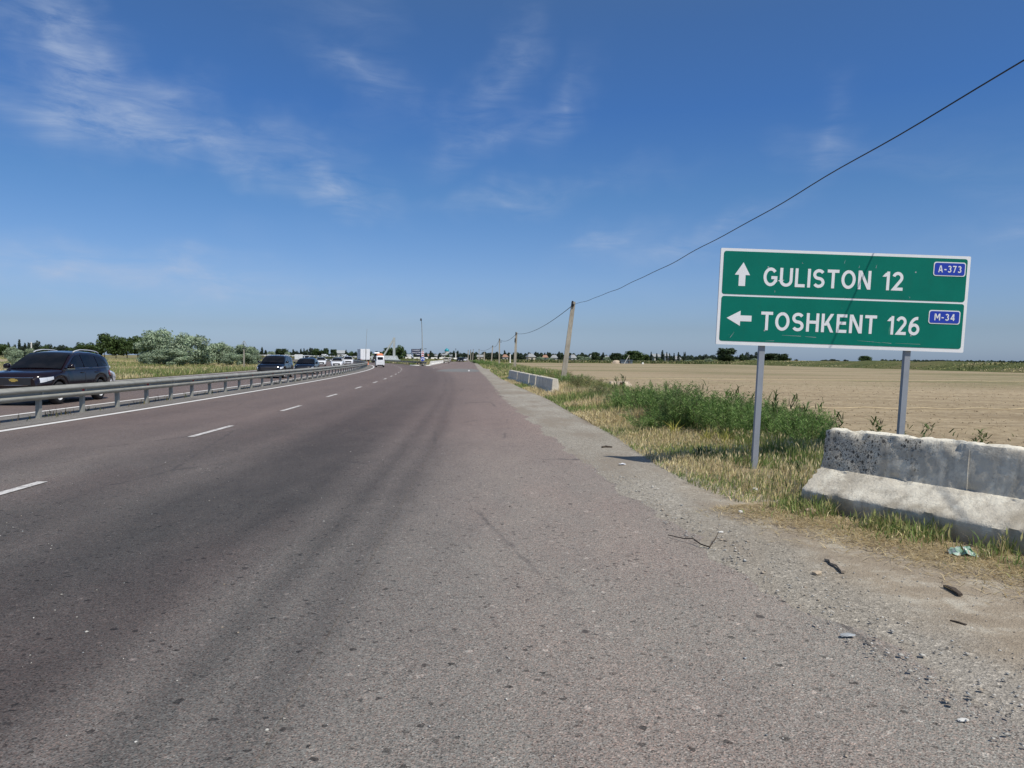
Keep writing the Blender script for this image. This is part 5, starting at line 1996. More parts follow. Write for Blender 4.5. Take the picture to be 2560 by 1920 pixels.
H = [
    (1200, 430, 13, 2.4, 3.6, 'plaster_cream', 'roof_white', 'cream house with pale roof behind the poles near the straight road', 0, False),
    (1262, 420, 12, 2.4, 3.8, 'plaster_white', 'roof_rust', 'white house with reddish roof behind the second utility pole', .1, True),
    (1326, 415, 17, 2.6, 4.4, 'plaster_cream', 'roof_white', 'broad house with white gabled roof between two dark tree clumps', .2, True),
    (1362, 440, 12, 2.4, 4.0, 'plaster_grey', 'roof_rust', 'small house with brownish roof left of the pointed white roof', 0, True),
    (1385, 415, 14, 2.2, 3.8, 'plaster_white', 'roof_white', 'house with pointed white roof above the pale shrubs', -.1, True),
    (1431, 420, 13, 2.2, 4.1, 'plaster_grey', 'roof_white', 'house with slanting white roof right of the leaning pole', .15, True),
    (1637, 330, 15, 3.0, 4.2, 'plaster_white', 'roof_white', 'white house among the narrow poplars beyond the field', .1, False),
    (1664, 345, 10, 3.4, 4.6, 'plaster_grey', 'roof_white', 'tall narrow grey house between the poplars beyond the field', 0, True),
    (1692, 330, 14, 2.0, 3.4, 'plaster_cream', 'roof_white', 'low cream house under the poplars beyond the field', -.15, True),
    (1478, 430, 9, 2.6, 4.0, 'plaster_white', 'roof_grey', 'small white house left of the round tree beyond the field', 0, True),
    (1516, 430, 12, 2.6, 3.6, 'plaster_white', 'roof_white', 'pale house half hidden behind the bushy green tree', 0, True),
    (1109, 470, 22, 3.4, 4.2, 'plaster_cream', 'roof_white', 'long cream building in front of the turquoise dome', 0, False),
    (1128, 440, 8, 3.0, 3.6, 'plaster_white', 'roof_grey', 'small white building right of the turquoise dome', 0, False),
    (1090, 450, 10, 2.6, 3.6, 'plaster_grey', 'roof_white', 'low grey house left of the turquoise dome', 0, True),
    (1072, 440, 8, 2.6, 3.8, 'plaster_cream', 'roof_rust', 'small house with pinkish roof right of the chevron sign', 0, True),
    (851, 400, 18, 3.6, 5.2, 'plaster_grey', 'roof_grey', 'grey gabled building left of the box truck', .3, False),
    (1043, 430, 8, 3.0, 3.8, 'plaster_white', 'roof_white', 'pale building under the navy board', 0, False),
]
for h in H:
    house(h[0], h[1], h[2], h[3], h[4], h[5], h[6], h[7], h[8], 7.0, h[9])

my = 520.0
mq = empty('mosque', (X(1116.5, my), my, -.15))
tag(mq, 'white mosque with turquoise dome on a round drum', 'mosque')
MB().box((0, 0, 1.8), (6.5, 6, 3.6)).build('prayer_hall', M['plaster_white'], mq)
MB().lathe([(1.35, 3.5), (1.35, 5.6), (1.5, 5.7), (1.5, 5.9), (1.2, 5.95)], 24, 'Z').build('drum', M['plaster_white'], mq, 40)
MB().lathe([(1.30, 5.9), (1.55, 6.3), (1.60, 6.7), (1.45, 7.2), (1.05, 7.7), (.5, 8.05), (.12, 8.3), (0.02, 8.7)], 24, 'Z').build('dome', M['turquoise'], mq, 50)
for k in range(5):
    MB().box((-2.4 + 1.2 * k, -3.02, 1.9), (.6, .06, 1.6)).build('window', M['house_window'], mq)

# shed, mound and leaning poles at the far edge of the field
e = empty('shed', (X(1565, 272), 272, -.05))
tag(e, 'low bluish shed beside the leaning pole beyond the field', 'shed')
MB().box((0, 0, .62), (4.2, 2.4, 1.24)).build('wall', plain('shed_blue', (.10, .13, .16), .8), e)
MB().box((0, 0, 1.29), (4.7, 2.9, .10)).build('roof', plain('shed_roof', (.22, .31, .40), .7), e)
MB().box((.9, -1.22, .55), (.8, .05, 1.05)).build('door', M['house_window'], e)
m = MB()
for i in range(7):
    for j in range(16):
        a = 2 * math.pi * j / 16
        r_ = 1.5 * math.cos(i / 6 * math.pi / 2) ** .7 * (1 + .12 * math.sin(j * 2.3))
        m.v.append((r_ * math.cos(a), r_ * .8 * math.sin(a), 1.25 * math.sin(i / 6 * math.pi / 2)))
for i in range(6):
    for j in range(16):
        m.f.append((i * 16 + j, i * 16 + (j + 1) % 16, (i + 1) * 16 + (j + 1) % 16, (i + 1) * 16 + j))
o = m.build('straw_stack', M['rubble_pink'], None, 60, (X(1540, 272), 272, -.05))
tag(o, 'tan straw stack beside the bluish shed beyond the field', 'straw stack')
o = MB().tube([(X(1560, 268), 268, -.1), (X(1571.5, 268), 268, 3.0)], .09, 6).build('leaning_post', M['whitewash'])
tag(o, 'pale slanting post propped beside the bluish shed', 'post')
o = MB().tube([(X(1572.5, 268.5), 268.5, -.1), (X(1572.5, 268.5), 268.5, 3.1)], .06, 6).build('upright_post', M['pole_concrete'])
tag(o, 'thin upright post meeting the slanting one by the shed', 'post')
o = MB().frustum((X(1606.5, 250), 250, -.05), (.62, .5), (X(1606.5, 250), 250, .58), (.55, .45)).build('white_crate', M['whitewash'])
tag(o, 'small white crate at the far edge of the field', 'crate')

# broken ring of old concrete in the field behind the weeds
m = MB()
g = np.random.default_rng(5)
nn = 26
prof = [(.62, 0), (.60, .18), (.50, .33), (.30, .36), (.26, .30), (.40, .22), (.44, 0)]
for i in range(nn + 1):
    a = 2 * math.pi * i / nn
    for j, (r_, z) in enumerate(prof):
        low = 1.0 if abs(math.sin(a * 1.5 + .4)) > .35 else .62
        m.v.append(((r_ + g.normal(0, .02)) * math.cos(a), (r_ * .9 + g.normal(0, .02)) * math.sin(a), z * low + g.normal(0, .012)))
k = len(prof)
for i in range(nn):
    if i in (19, 20):
        continue
    for j in range(k - 1):
        m.f.append((i * k + j, (i + 1) * k + j, (i + 1) * k + j + 1, i * k + j + 1))
o = m.build('broken_well_ring', M['rubble_pink'], None, 40, (X(1549, 38), 38, 0.10))
tag(o, 'broken tan concrete ring lying in the field behind the weeds', 'rubble')
# irrigation hoses across the field
for y0, dy_, x0_, x1_, r_, lab in ((24.6, 1.4, X(1930, 24.6), 30, .013, 'yellow irrigation hose stretched across the near part of the field'), (60.0, 2.0, X(1500, 60), 62, .014, 'pale irrigation hose far out in the field')):
    pts = []
    for i in range(60):
        t = i / 59
        x = x0_ + (x1_ - x0_) * t
        pts.append((x, y0 + dy_ * t + .12 * math.sin(x * .7) + .05 * math.sin(x * 2.1), .035 + .02 * math.sin(x * 3.3)))
    o = MB().tube(pts, r_, 6).build('irrigation_hose', M['hose_yellow'], None, 60)
    tag(o, lab, 'hose', 'irrigation hoses')

# ------------------------------------------------------------------ litter on the shoulder


def rough_block(name, loc, dims, mat, label, cat, rz=0.0, seed=1, amp=.15):
    g = np.random.default_rng(seed)
    bm = bmesh.new()
    bmesh.ops.create_icosphere(bm, subdivisions=2, radius=1.0)
    for v in bm.verts:
        c = v.co
        f = max(abs(c.x), abs(c.y), abs(c.z))
        q_ = c / f * .75 + c * .25
        q_ *= 1 + g.normal(0, amp)
        v.co = Vector((q_.x * dims[0] / 2, q_.y * dims[1] / 2, q_.z * dims[2] / 2 + dims[2] * .42))
    me = bpy.data.meshes.new(name)
    bm.to_mesh(me)
    bm.free()
    me.materials.append(mat)
    o = bpy.data.objects.new(name, me)
    o.location = loc
    o.rotation_euler = (0, 0, rz)
    link(o)
    tag(o, label, cat)
    return o


plain('stone_white', (.62, .61, .57), .9, var=.1, scale=20)
plain('stone_grey', (.33, .35, .36), .9, var=.2, scale=20)
plain('stone_tan', (.44, .36, .26), .9, var=.2, scale=20)
plain('stone_dark', (.06, .055, .05), .9, var=.3, scale=20)
rough_block('brick_fragment', (3.10, 7.62, .02), (.12, .075, .06), M['brick_tan'], 'tan brick fragment at the end of the pitted barrier', 'brick', .5, 2, .06)
rough_block('flat_stone', (1.955, 4.23, .012), (.085, .04, .012), M['stone_grey'], 'flat pale blue-grey stone at the edge of the asphalt', 'stone', .1, 3, .08)
rough_block('white_stone', (2.38, 7.62, .015), (.045, .04, .03), M['stone_white'], 'round white stone on the dirt below the sign', 'stone', 0, 4, .08)
rough_block('white_stone', (2.02, 3.24, .006), (.05, .025, .008), M['stone_white'], 'flat white stone chip near the lower corner of the asphalt', 'stone', .2, 5, .08)
rough_block('paper_scrap', (1.66, 11.05, .02), (.09, .05, .02), M['sheet_white'], 'crumpled white paper scrap beside the shadow of the sign', 'litter', .3, 6, .25)
rough_block('paper_scrap', (2.90, 8.75, .05), (.07, .05, .04), M['sheet_white'], 'crumpled white paper scrap in the grass left of the barrier', 'litter', .8, 7, .3)
rough_block('paper_scrap', (3.62, 5.05, .015), (.06, .05, .035), M['sheet_white'], 'white paper scrap in the grass at the picture edge', 'litter', .8, 8, .3)
rough_block('white_stone', (1.93, 6.75, .014), (.05, .025, .015), M['stone_white'], 'small white triangular chip beside the bent twig', 'stone', .2, 9, .1)
rough_block('tan_stone', (2.28, 5.45, .012), (.07, .05, .03), M['stone_tan'], 'tan pebble in the loose gravel', 'stone', .4, 10, .1)

# splintered wood strip, dark slats, bent twig


def slat(name, pts, w, t, mat, label, cat):
    m = MB()
    g = np.random.default_rng(len(pts) * 7 + int(w * 1e4))
    for i, p in enumerate(pts):
        a = Vector(pts[min(i + 1, len(pts) - 1)]) - Vector(pts[max(0, i - 1)])
        s_ = Vector((-a.y, a.x, 0)).normalized()
        ww = w * (.55 + .6 * g.random()) / 2
        for k_, z in ((-1, 0), (1, 0), (1, t), (-1, t)):
            m.v.append(tuple(Vector(p) + s_ * ww * k_ + Vector((0, 0, z))))
    for i in range(len(pts) - 1):
        for j in range(4):
            m.f.append((i * 4 + j, i * 4 + (j + 1) % 4, (i + 1) * 4 + (j + 1) % 4, (i + 1) * 4 + j))
    m.f.append((0, 1, 2, 3))
    n_ = (len(pts) - 1) * 4
    m.f.append((n_ + 3, n_ + 2, n_ + 1, n_))
    o = m.build(name, mat)
    fix_normals(o.data)
    tag(o, label, cat)


slat('wood_splinter', [(2.505, 5.82, .02), (2.52, 5.76, .026), (2.50, 5.70, .02), (2.51, 5.62, .024), (2.49, 5.48, .018)], .034, .016, M['wood_grey'], 'weathered grey wood splinter lying across the dirt', 'wood')
slat('charred_wood', [(3.055, 5.15, .02), (3.062, 5.07, .026), (3.05, 4.96, .018)], .035, .014, M['wood_dark'], 'dark charred wood piece on the straw below the barrier', 'wood')
slat('charred_wood', [(2.695, 4.475, .016), (2.715, 4.44, .02), (2.745, 4.40, .016)], .020, .008, M['wood_dark'], 'thin dark wood piece near the lower edge of the dirt', 'wood')
o = MB().tube([(1.42, 6.62, .02), (1.52, 6.45, .03), (1.58, 6.38, .05), (1.62, 6.26, .03), (1.68, 6.20, .02), (1.76, 6.32, .06), (1.82, 6.44, .09)], [.004, .005, .006, .006, .007, .005, .003], 6).build('twig', M['wood_dark'], None, 60)
tag(o, 'thin dark bent twig lying on the asphalt edge', 'twig')
o = MB().tube([(1.62, 13.2, .02), (1.70, 13.25, .03), (1.80, 13.2, .02)], .02, 6).build('twig', M['wood_dark'])
tag(o, 'short dark stick on the gravel behind the sign shadow', 'twig')

# crumpled wrapper
q = Nt('wrapper_print')
cc = q.ramp(q.noise(9, 3, .6, 1.5), [(.35, (.10, .24, .13)), (.48, (.32, .44, .36)), (.54, (.52, .56, .54)), (.60, (.42, .26, .16)), (.68, (.14, .28, .17))])
M['wrapper_print'] = q.fin(cc, .25, spec=.5)
m = MB()
g = np.random.default_rng(9)
for i in range(9):
    for j in range(8):
        u, v = -1 + i / 4, -1 + j / 3.5
        e = max(0, 1 - u * u * .9) * max(0, 1 - v * v * .9)
        m.v.append((u * .10 + g.normal(0, .009), v * .06 + g.normal(0, .009), .012 + .06 * e ** .6 + g.normal(0, .012)))
for i in range(8):
    for j in range(7):
        m.f.append((i * 8 + j, (i + 1) * 8 + j, (i + 1) * 8 + j + 1, i * 8 + j + 1))
o = m.build('snack_wrapper', M['wrapper_print'], None, None, (3.68, 5.98, .02))
o.rotation_euler = (0, 0, -.4)
tag(o, 'crumpled green and white snack wrapper in the grass below the barrier', 'wrapper')
# ------------------------------------------------------------------ vegetation


def blades(p, h, w, lean, cols, seed=0):
    """p (n,3) feet, h and w (n), lean (n,2) tip shift, cols (n,3)"""
    n = len(p)
    g = np.random.default_rng(seed)
    a = g.random(n) * 2 * np.pi
    side = np.stack([np.cos(a), np.sin(a), np.zeros(n)], 1) * (w * .5)[:, None]
    up = np.zeros((n, 3))
    up[:, 2] = h
    le = np.zeros((n, 3))
    le[:, :2] = lean
    mid = p + up * .58 + le * .30
    tip = p + up * (1 - .18 * np.minimum(1, np.linalg.norm(lean, axis=1) / np.maximum(h, 1e-3)))[:, None] + le
    v = np.stack([p - side, p + side, mid - side * .8, mid + side * .8, tip], 1).reshape(-1, 3)
    b = (np.arange(n) * 5)[:, None]
    t = np.concatenate([b + [0, 1, 3], b + [0, 3, 2], b + [2, 3, 4]], 1).reshape(-1, 3)
    c = np.repeat(cols, 5, axis=0)
    return v, t, c


def seed_heads(p, h, lean, cols, ln, wd, seed=0):
    """fat spindle at the tip of a stalk, as on wall barley"""
    n = len(p)
    g = np.random.default_rng(seed)
    a = g.random(n) * 2 * np.pi
    s = np.stack([np.cos(a), np.sin(a), np.zeros(n)], 1) * (wd * .5)[:, None]
    base = p.copy()
    base[:, :2] += lean * .6
    base[:, 2] += h * .72
    tip = p.copy()
    tip[:, :2] += lean * 1.1
    tip[:, 2] += h * .72 + ln
    m_ = base * .6 + tip * .4
    v = np.stack([base, m_ - s, m_ + s, tip], 1).reshape(-1, 3)
    b = (np.arange(n) * 4)[:, None]
    t = np.concatenate([b + [0, 2, 1], b + [1, 2, 3]], 1).reshape(-1, 3)
    return v, t, np.repeat(cols, 4, axis=0)


def pick(pal, n, g, jit=.18):
    pal = np.array(pal)
    c = pal[g.integers(0, len(pal), n)]
    return c * (1 + g.normal(0, jit, (n, 1)))


def join(parts):
    vs, ts, cs, off = [], [], [], 0
    for v, t, c in parts:
        vs.append(v)
        ts.append(t + off)
        cs.append(c)
        off += len(v)
    return np.concatenate(vs), np.concatenate(ts), np.clip(np.concatenate(cs), 0.005, 1)


DRY = [(.62, .52, .29), (.55, .44, .25), (.68, .58, .35), (.48, .38, .21), (.58, .51, .25)]
OLIVE = [(.33, .33, .13), (.38, .36, .15), (.26, .28, .10)]
GREEN = [(.16, .24, .065), (.20, .285, .08), (.13, .205, .055), (.235, .30, .10)]


def stuff(name, parts, label, cat='grass', mat='grass_blade'):
    v, t, c = join(parts)
    o = bpy.data.objects.new(name, np_mesh(name, v, t, M[mat], c))
    link(o)
    tag(o, label, None, None, 'stuff')
    return o


def feet(n, y0, y1, t0, t1, g, pw=1.0, tfun=None):
    y = y0 + (y1 - y0) * g.random(n) ** pw
    t = t0 + (t1 - t0) * g.random(n)
    ge = np.interp(y, [a for a, b in GE_T], [b for a, b in GE_T])
    fe = np.array([FE(float(v)) for v in y])
    x = ge + (fe - ge) * t
    z = np.array([verge_z(float(a), float(b)) for a, b in zip(x, y)])
    return np.stack([x, y, z - .01], 1), t


NEAR_D = Vector((4.208 - 3.15, 6.013 - 7.992, 0)).normalized()
NEAR_N = Vector((-NEAR_D.y, NEAR_D.x, 0))


def not_in_barrier(p):
    rel = p[:, :2] - np.array([3.12, 8.0])
    a = rel @ np.array([NEAR_D.x, NEAR_D.y])
    b = rel @ np.array([NEAR_N.x, NEAR_N.y])
    return ~((a > -.05) & (a < 4.1) & (b > -.03) & (b < .95)) & ~((a > -.30) & (b < .05)) & ~((np.abs(p[:, 0] - 3.35) < .32) & (p[:, 1] > 9.55) & (p[:, 1] < 10.55) & (np.sin(p[:, 0] * 37 + p[:, 1] * 23) < .85))


g = np.random.default_rng(21)
parts = []
# dense dry grass round the sign; patchy by noise of position


def patch_noise(p, s, ph):
    return np.sin(p[:, 0] * s + ph) * np.sin(p[:, 1] * s * .8 + ph * 1.7) + .5 * np.sin(p[:, 0] * s * 2.3 + p[:, 1] * s * 1.9 + ph)


p, t = feet(34000, 8.2, 17.5, -.03, .80, g)
k = not_in_barrier(p)
p, t = p[k], t[k]
n = len(p)
gr_m = (patch_noise(p, 1.1, .4) > .25) | (g.random(n) < .20) | ((p[:, 1] < 9.6) & (g.random(n) < .38))
col = np.where(gr_m[:, None], pick(GREEN + OLIVE, n, g), pick(DRY, n, g))
hh = np.where(t < .35, .10 + .12 * g.random(n), .16 + .22 * g.random(n))
hh = hh * np.clip(.45 + t * 4, .45, 1)
parts.append(blades(p, hh, .006 + .006 * g.random(n), g.normal(0, .05, (n, 2)) + [.03, .01], col, 1))
kk = g.random(n) < .22
parts.append(seed_heads(p[kk], hh[kk] * 1.05, g.normal(0, .03, (kk.sum(), 2)), pick(DRY, kk.sum(), g), .05 + .03 * g.random(kk.sum()), .012 + .008 * g.random(kk.sum()), 2))
# mid distance
p, t = feet(42000, 17.5, 60, -.03, .92, g, 1.5)
n = len(p)
gr_m = (patch_noise(p, .55, 1.4) > .05) | (t > .5) & (g.random(n) < .6)
col = np.where(gr_m[:, None], pick(GREEN + OLIVE + [(.18, .24, .07)], n, g), pick(DRY, n, g))
hh = (.14 + .26 * g.random(n)) * np.clip(.4 + t * 3, .4, 1.3)
parts.append(blades(p, hh, .014 + .014 * g.random(n), g.normal(0, .07, (n, 2)), col, 3))
# far verge
p, t = feet(30000, 60, 330, -.02, 1.1, g, 1.4)
n = len(p)
col = np.where((g.random(n) < .72)[:, None], pick(GREEN + OLIVE, n, g), pick(DRY, n, g))
hh = (.22 + .4 * g.random(n)) * np.clip(.4 + t * 2, .4, 1.2)
parts.append(blades(p, hh, .05 + .05 * g.random(n), g.normal(0, .1, (n, 2)), col, 4))
stuff('verge_grass', parts, 'dry straw coloured and green grass covering the verge')

# grass and straw at the foot of the near barrier
parts = []
n = 3600
a = g.random(n) * 4.0 - .1
off = -np.abs(g.normal(0, .26, n)) - .02
clump = np.sin(a * 5.3 + .6) + .7 * np.sin(a * 11.7 + 2)
k = (clump > .0) | (g.random(n) < .16)
a, off = a[k], off[k]
n = len(a)
p = np.stack([3.12 + NEAR_D.x * a + NEAR_N.x * off, 8.0 + NEAR_D.y * a + NEAR_N.y * off, np.full(n, .02)], 1)
col = np.where((g.random(n) < .78)[:, None], pick(GREEN + GREEN + OLIVE, n, g), pick(DRY, n, g))
hh = (.05 + .14 * g.random(n)) * np.clip(1.15 + off * 1.3, .35, 1)
parts.append(blades(p, hh, .006 + .006 * g.random(n), g.normal(0, .05, (n, 2)), col, 5))
kk = g.random(n) < .16
parts.append(seed_heads(p[kk], hh[kk], g.normal(0, .025, (kk.sum(), 2)), pick([(.34, .36, .13), (.42, .38, .17), (.30, .34, .12)], kk.sum(), g), .05 + .035 * g.random(kk.sum()), .014 + .008 * g.random(kk.sum()), 6))
# flat straw litter in front of it
n = 15000
a = g.random(n) * 5.4 - .3
off = -.10 - np.abs(g.normal(.38, .30, n))
p = np.stack([3.12 + NEAR_D.x * a + NEAR_N.x * off, 8.0 + NEAR_D.y * a + NEAR_N.y * off, np.full(n, .02)], 1)
q_ = g.random(n) * 2 * np.pi
ln = .06 + .14 * g.random(n)
parts.append(blades(p, .012 + .02 * g.random(n), np.full(n, .007), np.stack([np.cos(q_) * ln, np.sin(q_) * ln], 1), pick([(.52, .42, .24), (.46, .36, .19), (.58, .49, .30), (.38, .29, .15)], n, g), 7))
stuff('barrier_grass', parts, 'green and dry tufts with straw litter along the foot of the barrier')

# weeds along the guardrail
parts = []
n = 1500
s_ = s_of_y(12) + (s_of_y(75) - s_of_y(12)) * g.random(n) ** 1.6
cl = np.sin(s_ * 2.7) + np.sin(s_ * 1.13 + 1)
k = (cl > .6) | (g.random(n) < .12)
s_ = s_[k]
n = len(s_)
P_ = np.array([tuple(med_at(float(a_), -1.1 + float(b_))[0]) for a_, b_ in zip(s_, g.normal(0, .14, n))])
P_[:, 2] = .005
col = np.where((g.random(n) < .45)[:, None], pick([(.09, .11, .04), (.12, .13, .05)], n, g), pick([(.16, .12, .07), (.22, .18, .10), (.12, .09, .055)], n, g))
parts.append(blades(P_, .06 + .22 * g.random(n) ** 2, .012 + .012 * g.random(n), g.normal(0, .06, (n, 2)), col, 8))
stuff('median_weeds', parts, 'sparse weeds growing under the median guardrail')

# rough tall grass left of the highway, on the island and the banks
parts = []
n = 110000
y = 28 + 270 * g.random(n) ** 1.7
med_x = np.interp(y, [p_.y for p_ in MED], [p_.x for p_ in MED])
d_ = -13.0 - g.random(n) ** 1.4 * (16 + y * .26)
x = med_x + d_ * np.interp(y, [0, 100, 200, 300], [1, 1.02, 1.12, 1.3])
p = np.stack([x, y, np.where(d_ > -17, -.05, -.15)], 1)
pn = patch_noise(p, .12, 2.2)
col = np.where(((pn > .1) & (g.random(n) < .8) | (g.random(n) < .2))[:, None], pick(GREEN + OLIVE + OLIVE, n, g), pick(DRY + [(.36, .33, .14)], n, g))
parts.append(blades(p, (.12 + .28 * g.random(n)) * (1 + .4 * (pn > .5)), .012 + y * .0005 + .012 * g.random(n), g.normal(0, .10, (n, 2)), col, 9))
stuff('roadside_grass', parts, 'tall olive and straw coloured grass beyond the oncoming lanes')
parts = []
n = 14000
y = 143 + 150 * g.random(n)
xa = np.array([np.interp(v, [(MED[i] + MED_N[i] * 9.4).y for i in range(0, len(MED), 3)], [(MED[i] + MED_N[i] * 9.4).x for i in range(0, len(MED), 3)]) for v in y])
xb = np.interp(y, [140, 152, 900], [-17.9, -18.2, -60.2])
f = g.random(n)
x = xa + (xb - xa) * f
k = x < xb
p = np.stack([x, y, np.full(n, .08)], 1)[k]
n = len(p)
pn = patch_noise(p, .25, 1.0)
col = np.where((pn > .2)[:, None], pick(GREEN + OLIVE, n, g), pick(DRY + OLIVE, n, g))
parts.append(blades(p, .15 + .3 * g.random(n), .10 + .08 * g.random(n), g.normal(0, .1, (n, 2)), col, 10))
stuff('island_grass', parts, 'short dry grass on the island between the roads')
parts = []
n = 16000
y = -20 + 430 * g.random(n)
x = 81 + 18 * g.random(n)
z = np.interp(x, [80, 83.5, 87.5, 92, 99], [0, .5, 1.15, 1.45, 1.4]) - .1
p = np.stack([x, y, z], 1)
pn = patch_noise(p, .10, .7)
col = np.where((pn > -.4)[:, None], pick([(.10, .13, .045), (.13, .155, .055), (.08, .11, .035)] + OLIVE, n, g), pick(DRY, n, g))
parts.append(blades(p, .15 + .25 * g.random(n), .14 + .10 * g.random(n), g.normal(0, .15, (n, 2)), col, 11))
n = 9000
x = -14 + 97 * g.random(n)
y = 278 + 10 * g.random(n)
p = np.stack([x, y, np.interp(y, [277, 280, 284, 292], [-.05, .45, .6, .5]) - .1], 1)
col = np.where((g.random(n) < .75)[:, None], pick([(.09, .12, .045), (.12, .145, .055)], n, g), pick(DRY + OLIVE, n, g))
parts.append(blades(p, .3 + .6 * g.random(n), .22 + .15 * g.random(n), g.normal(0, .15, (n, 2)), col, 12))
stuff('bank_weeds', parts, 'green weeds on the banks round the tilled field')
parts = []
n = 12000
idx = g.integers(1, len(RIDGE) - 1, n)
o_ = 1.8 + 7 * g.random(n)
P_ = np.array([(RIDGE[i].x + RIDGE_N[i].x * a_, RIDGE[i].y + RIDGE_N[i].y * a_, ridge_z(RIDGE[i].x) * float(np.interp(a_, [1.6, 3.5, 6.5, 9.5], [1, .75, .25, 0])) - .1) for i, a_ in zip(idx, o_)])
pn = patch_noise(P_, .16, 2.0)
col = np.where((pn > .3)[:, None], pick([(.10, .12, .04), (.14, .14, .055)], n, g), pick([(.26, .22, .12), (.22, .20, .09), (.32, .27, .15)], n, g))
parts.append(blades(P_, .25 + .4 * g.random(n), .25 + .15 * g.random(n), g.normal(0, .15, (n, 2)), col, 13))
stuff('slope_grass', parts, 'brown and olive grass on the bank below the white wall')

# pebbles
ico_v = np.array([(0, 0, 1), (.9, 0, .1), (0, .9, .1), (-.9, 0, .1), (0, -.9, .1), (0, 0, -.6)], dtype=float)
ico_t = np.array([(0, 1, 2), (0, 2, 3), (0, 3, 4), (0, 4, 1), (5, 2, 1), (5, 3, 2), (5, 4, 3), (5, 1, 4)])


def pebbles(p, size, cols, g, flat=.55):
    n = len(p)
    a = g.random(n) * 2 * np.pi
    sc = np.stack([size * (.7 + .6 * g.random(n)), size * (.6 + .5 * g.random(n)), size * flat * (.6 + .6 * g.random(n))], 1)
    v = ico_v[None] * sc[:, None] * (1 + g.normal(0, .14, (n, 6, 1)))
    c, s_ = np.cos(a)[:, None], np.sin(a)[:, None]
    x = v[..., 0] * c - v[..., 1] * s_
    y = v[..., 0] * s_ + v[..., 1] * c
    v = np.stack([x, y, v[..., 2]], 2) + p[:, None]
    t = (ico_t[None] + (np.arange(n) * 6)[:, None, None]).reshape(-1, 3)
    return v.reshape(-1, 3), t, np.repeat(cols, 6, axis=0)


q = Nt('pebble')
M['pebble'] = q.fin(q.n('ShaderNodeVertexColor', layer_name='tint').outputs[0], .9, spec=.25)
STN = [(.38, .36, .32), (.32, .30, .265), (.46, .44, .39), (.25, .23, .20), (.36, .30, .23), (.33, .345, .34), (.52, .50, .45)]
parts = []
n = 9000
y = 2.6 + 30 * g.random(n) ** 1.9
re = np.interp(y, [a for a, b in RE_T], [b for a, b in RE_T])
ge = np.interp(y, [a for a, b in GE_T], [b for a, b in GE_T])
u = np.where(g.random(n) < .55, np.abs(g.normal(.12, .16, n)), g.random(n))
x = re + (ge - re) * u
parts.append(pebbles(np.stack([x, y, np.full(n, .016)], 1), .003 + .010 * g.random(n) ** 3, pick(STN, n, g), g, .4))
n = 330
y = 3.0 + 7 * g.random(n) ** 1.3
re = np.interp(y, [a for a, b in RE_T], [b for a, b in RE_T])
x = re + np.abs(g.normal(.22, .16, n))
parts.append(pebbles(np.stack([x, y, np.full(n, .018)], 1), .007 + .017 * g.random(n) ** 2.2, pick(STN, n, g), g, .38))
stuff('gravel_stones', parts, 'loose grey pebbles on the gravel shoulder', 'gravel', 'pebble')
parts = []
n = 1300
y = 2.4 + 16 * g.random(n) ** 1.8
x = -5.5 + 7.0 * g.random(n)
re = np.interp(y, [a for a, b in RE_T], [b for a, b in RE_T])
k = x < re
x, y = x[k], y[k]
n = len(x)
parts.append(pebbles(np.stack([x, y, np.full(n, .005)], 1), .0035 + .010 * g.random(n) ** 4, pick(STN + [(.62, .60, .55), (.05, .045, .04)], n, g), g, .4))
stuff('loose_grit', parts, 'scattered pale and dark grit on the asphalt', 'gravel', 'pebble')


# clods and dry stalks on the tilled field
parts = []
n = 16000
y = 12 + 46 * g.random(n) ** 1.5
x0 = np.array([FE(float(v)) for v in y]) - .6
x = x0 + (62 - x0) * g.random(n) ** 1.5
row = np.round(y / .9) * .9
y = np.where(g.random(n) < .55, row + g.normal(0, .12, n), y)
parts.append(pebbles(np.stack([x, y, np.full(n, -.02)], 1), .012 + .035 * g.random(n) ** 2.5, pick([(.30, .235, .15), (.37, .295, .19), (.25, .19, .12), (.42, .345, .23)], n, g), g, .7))
stuff('field_clods', parts, 'brown earth clods scattered over the tilled field', 'gravel', 'pebble')
parts = []
n = 5000
y = 12 + 60 * g.random(n) ** 1.3
x0 = np.array([FE(float(v)) for v in y]) - .8
x = x0 + (70 - x0) * g.random(n) ** 1.7
k = patch_noise(np.stack([x, y, y], 1), .35, .9) > .55
x, y = x[k], y[k]
n = len(x)
parts.append(blades(np.stack([x, y, np.full(n, -.04)], 1), .04 + .09 * g.random(n), .012 + .014 * g.random(n), g.normal(0, .05, (n, 2)), pick([(.20, .20, .09), (.26, .23, .12), (.16, .18, .07)], n, g), 14))
stuff('field_weeds', parts, 'sparse sprouting weeds on the tilled field')


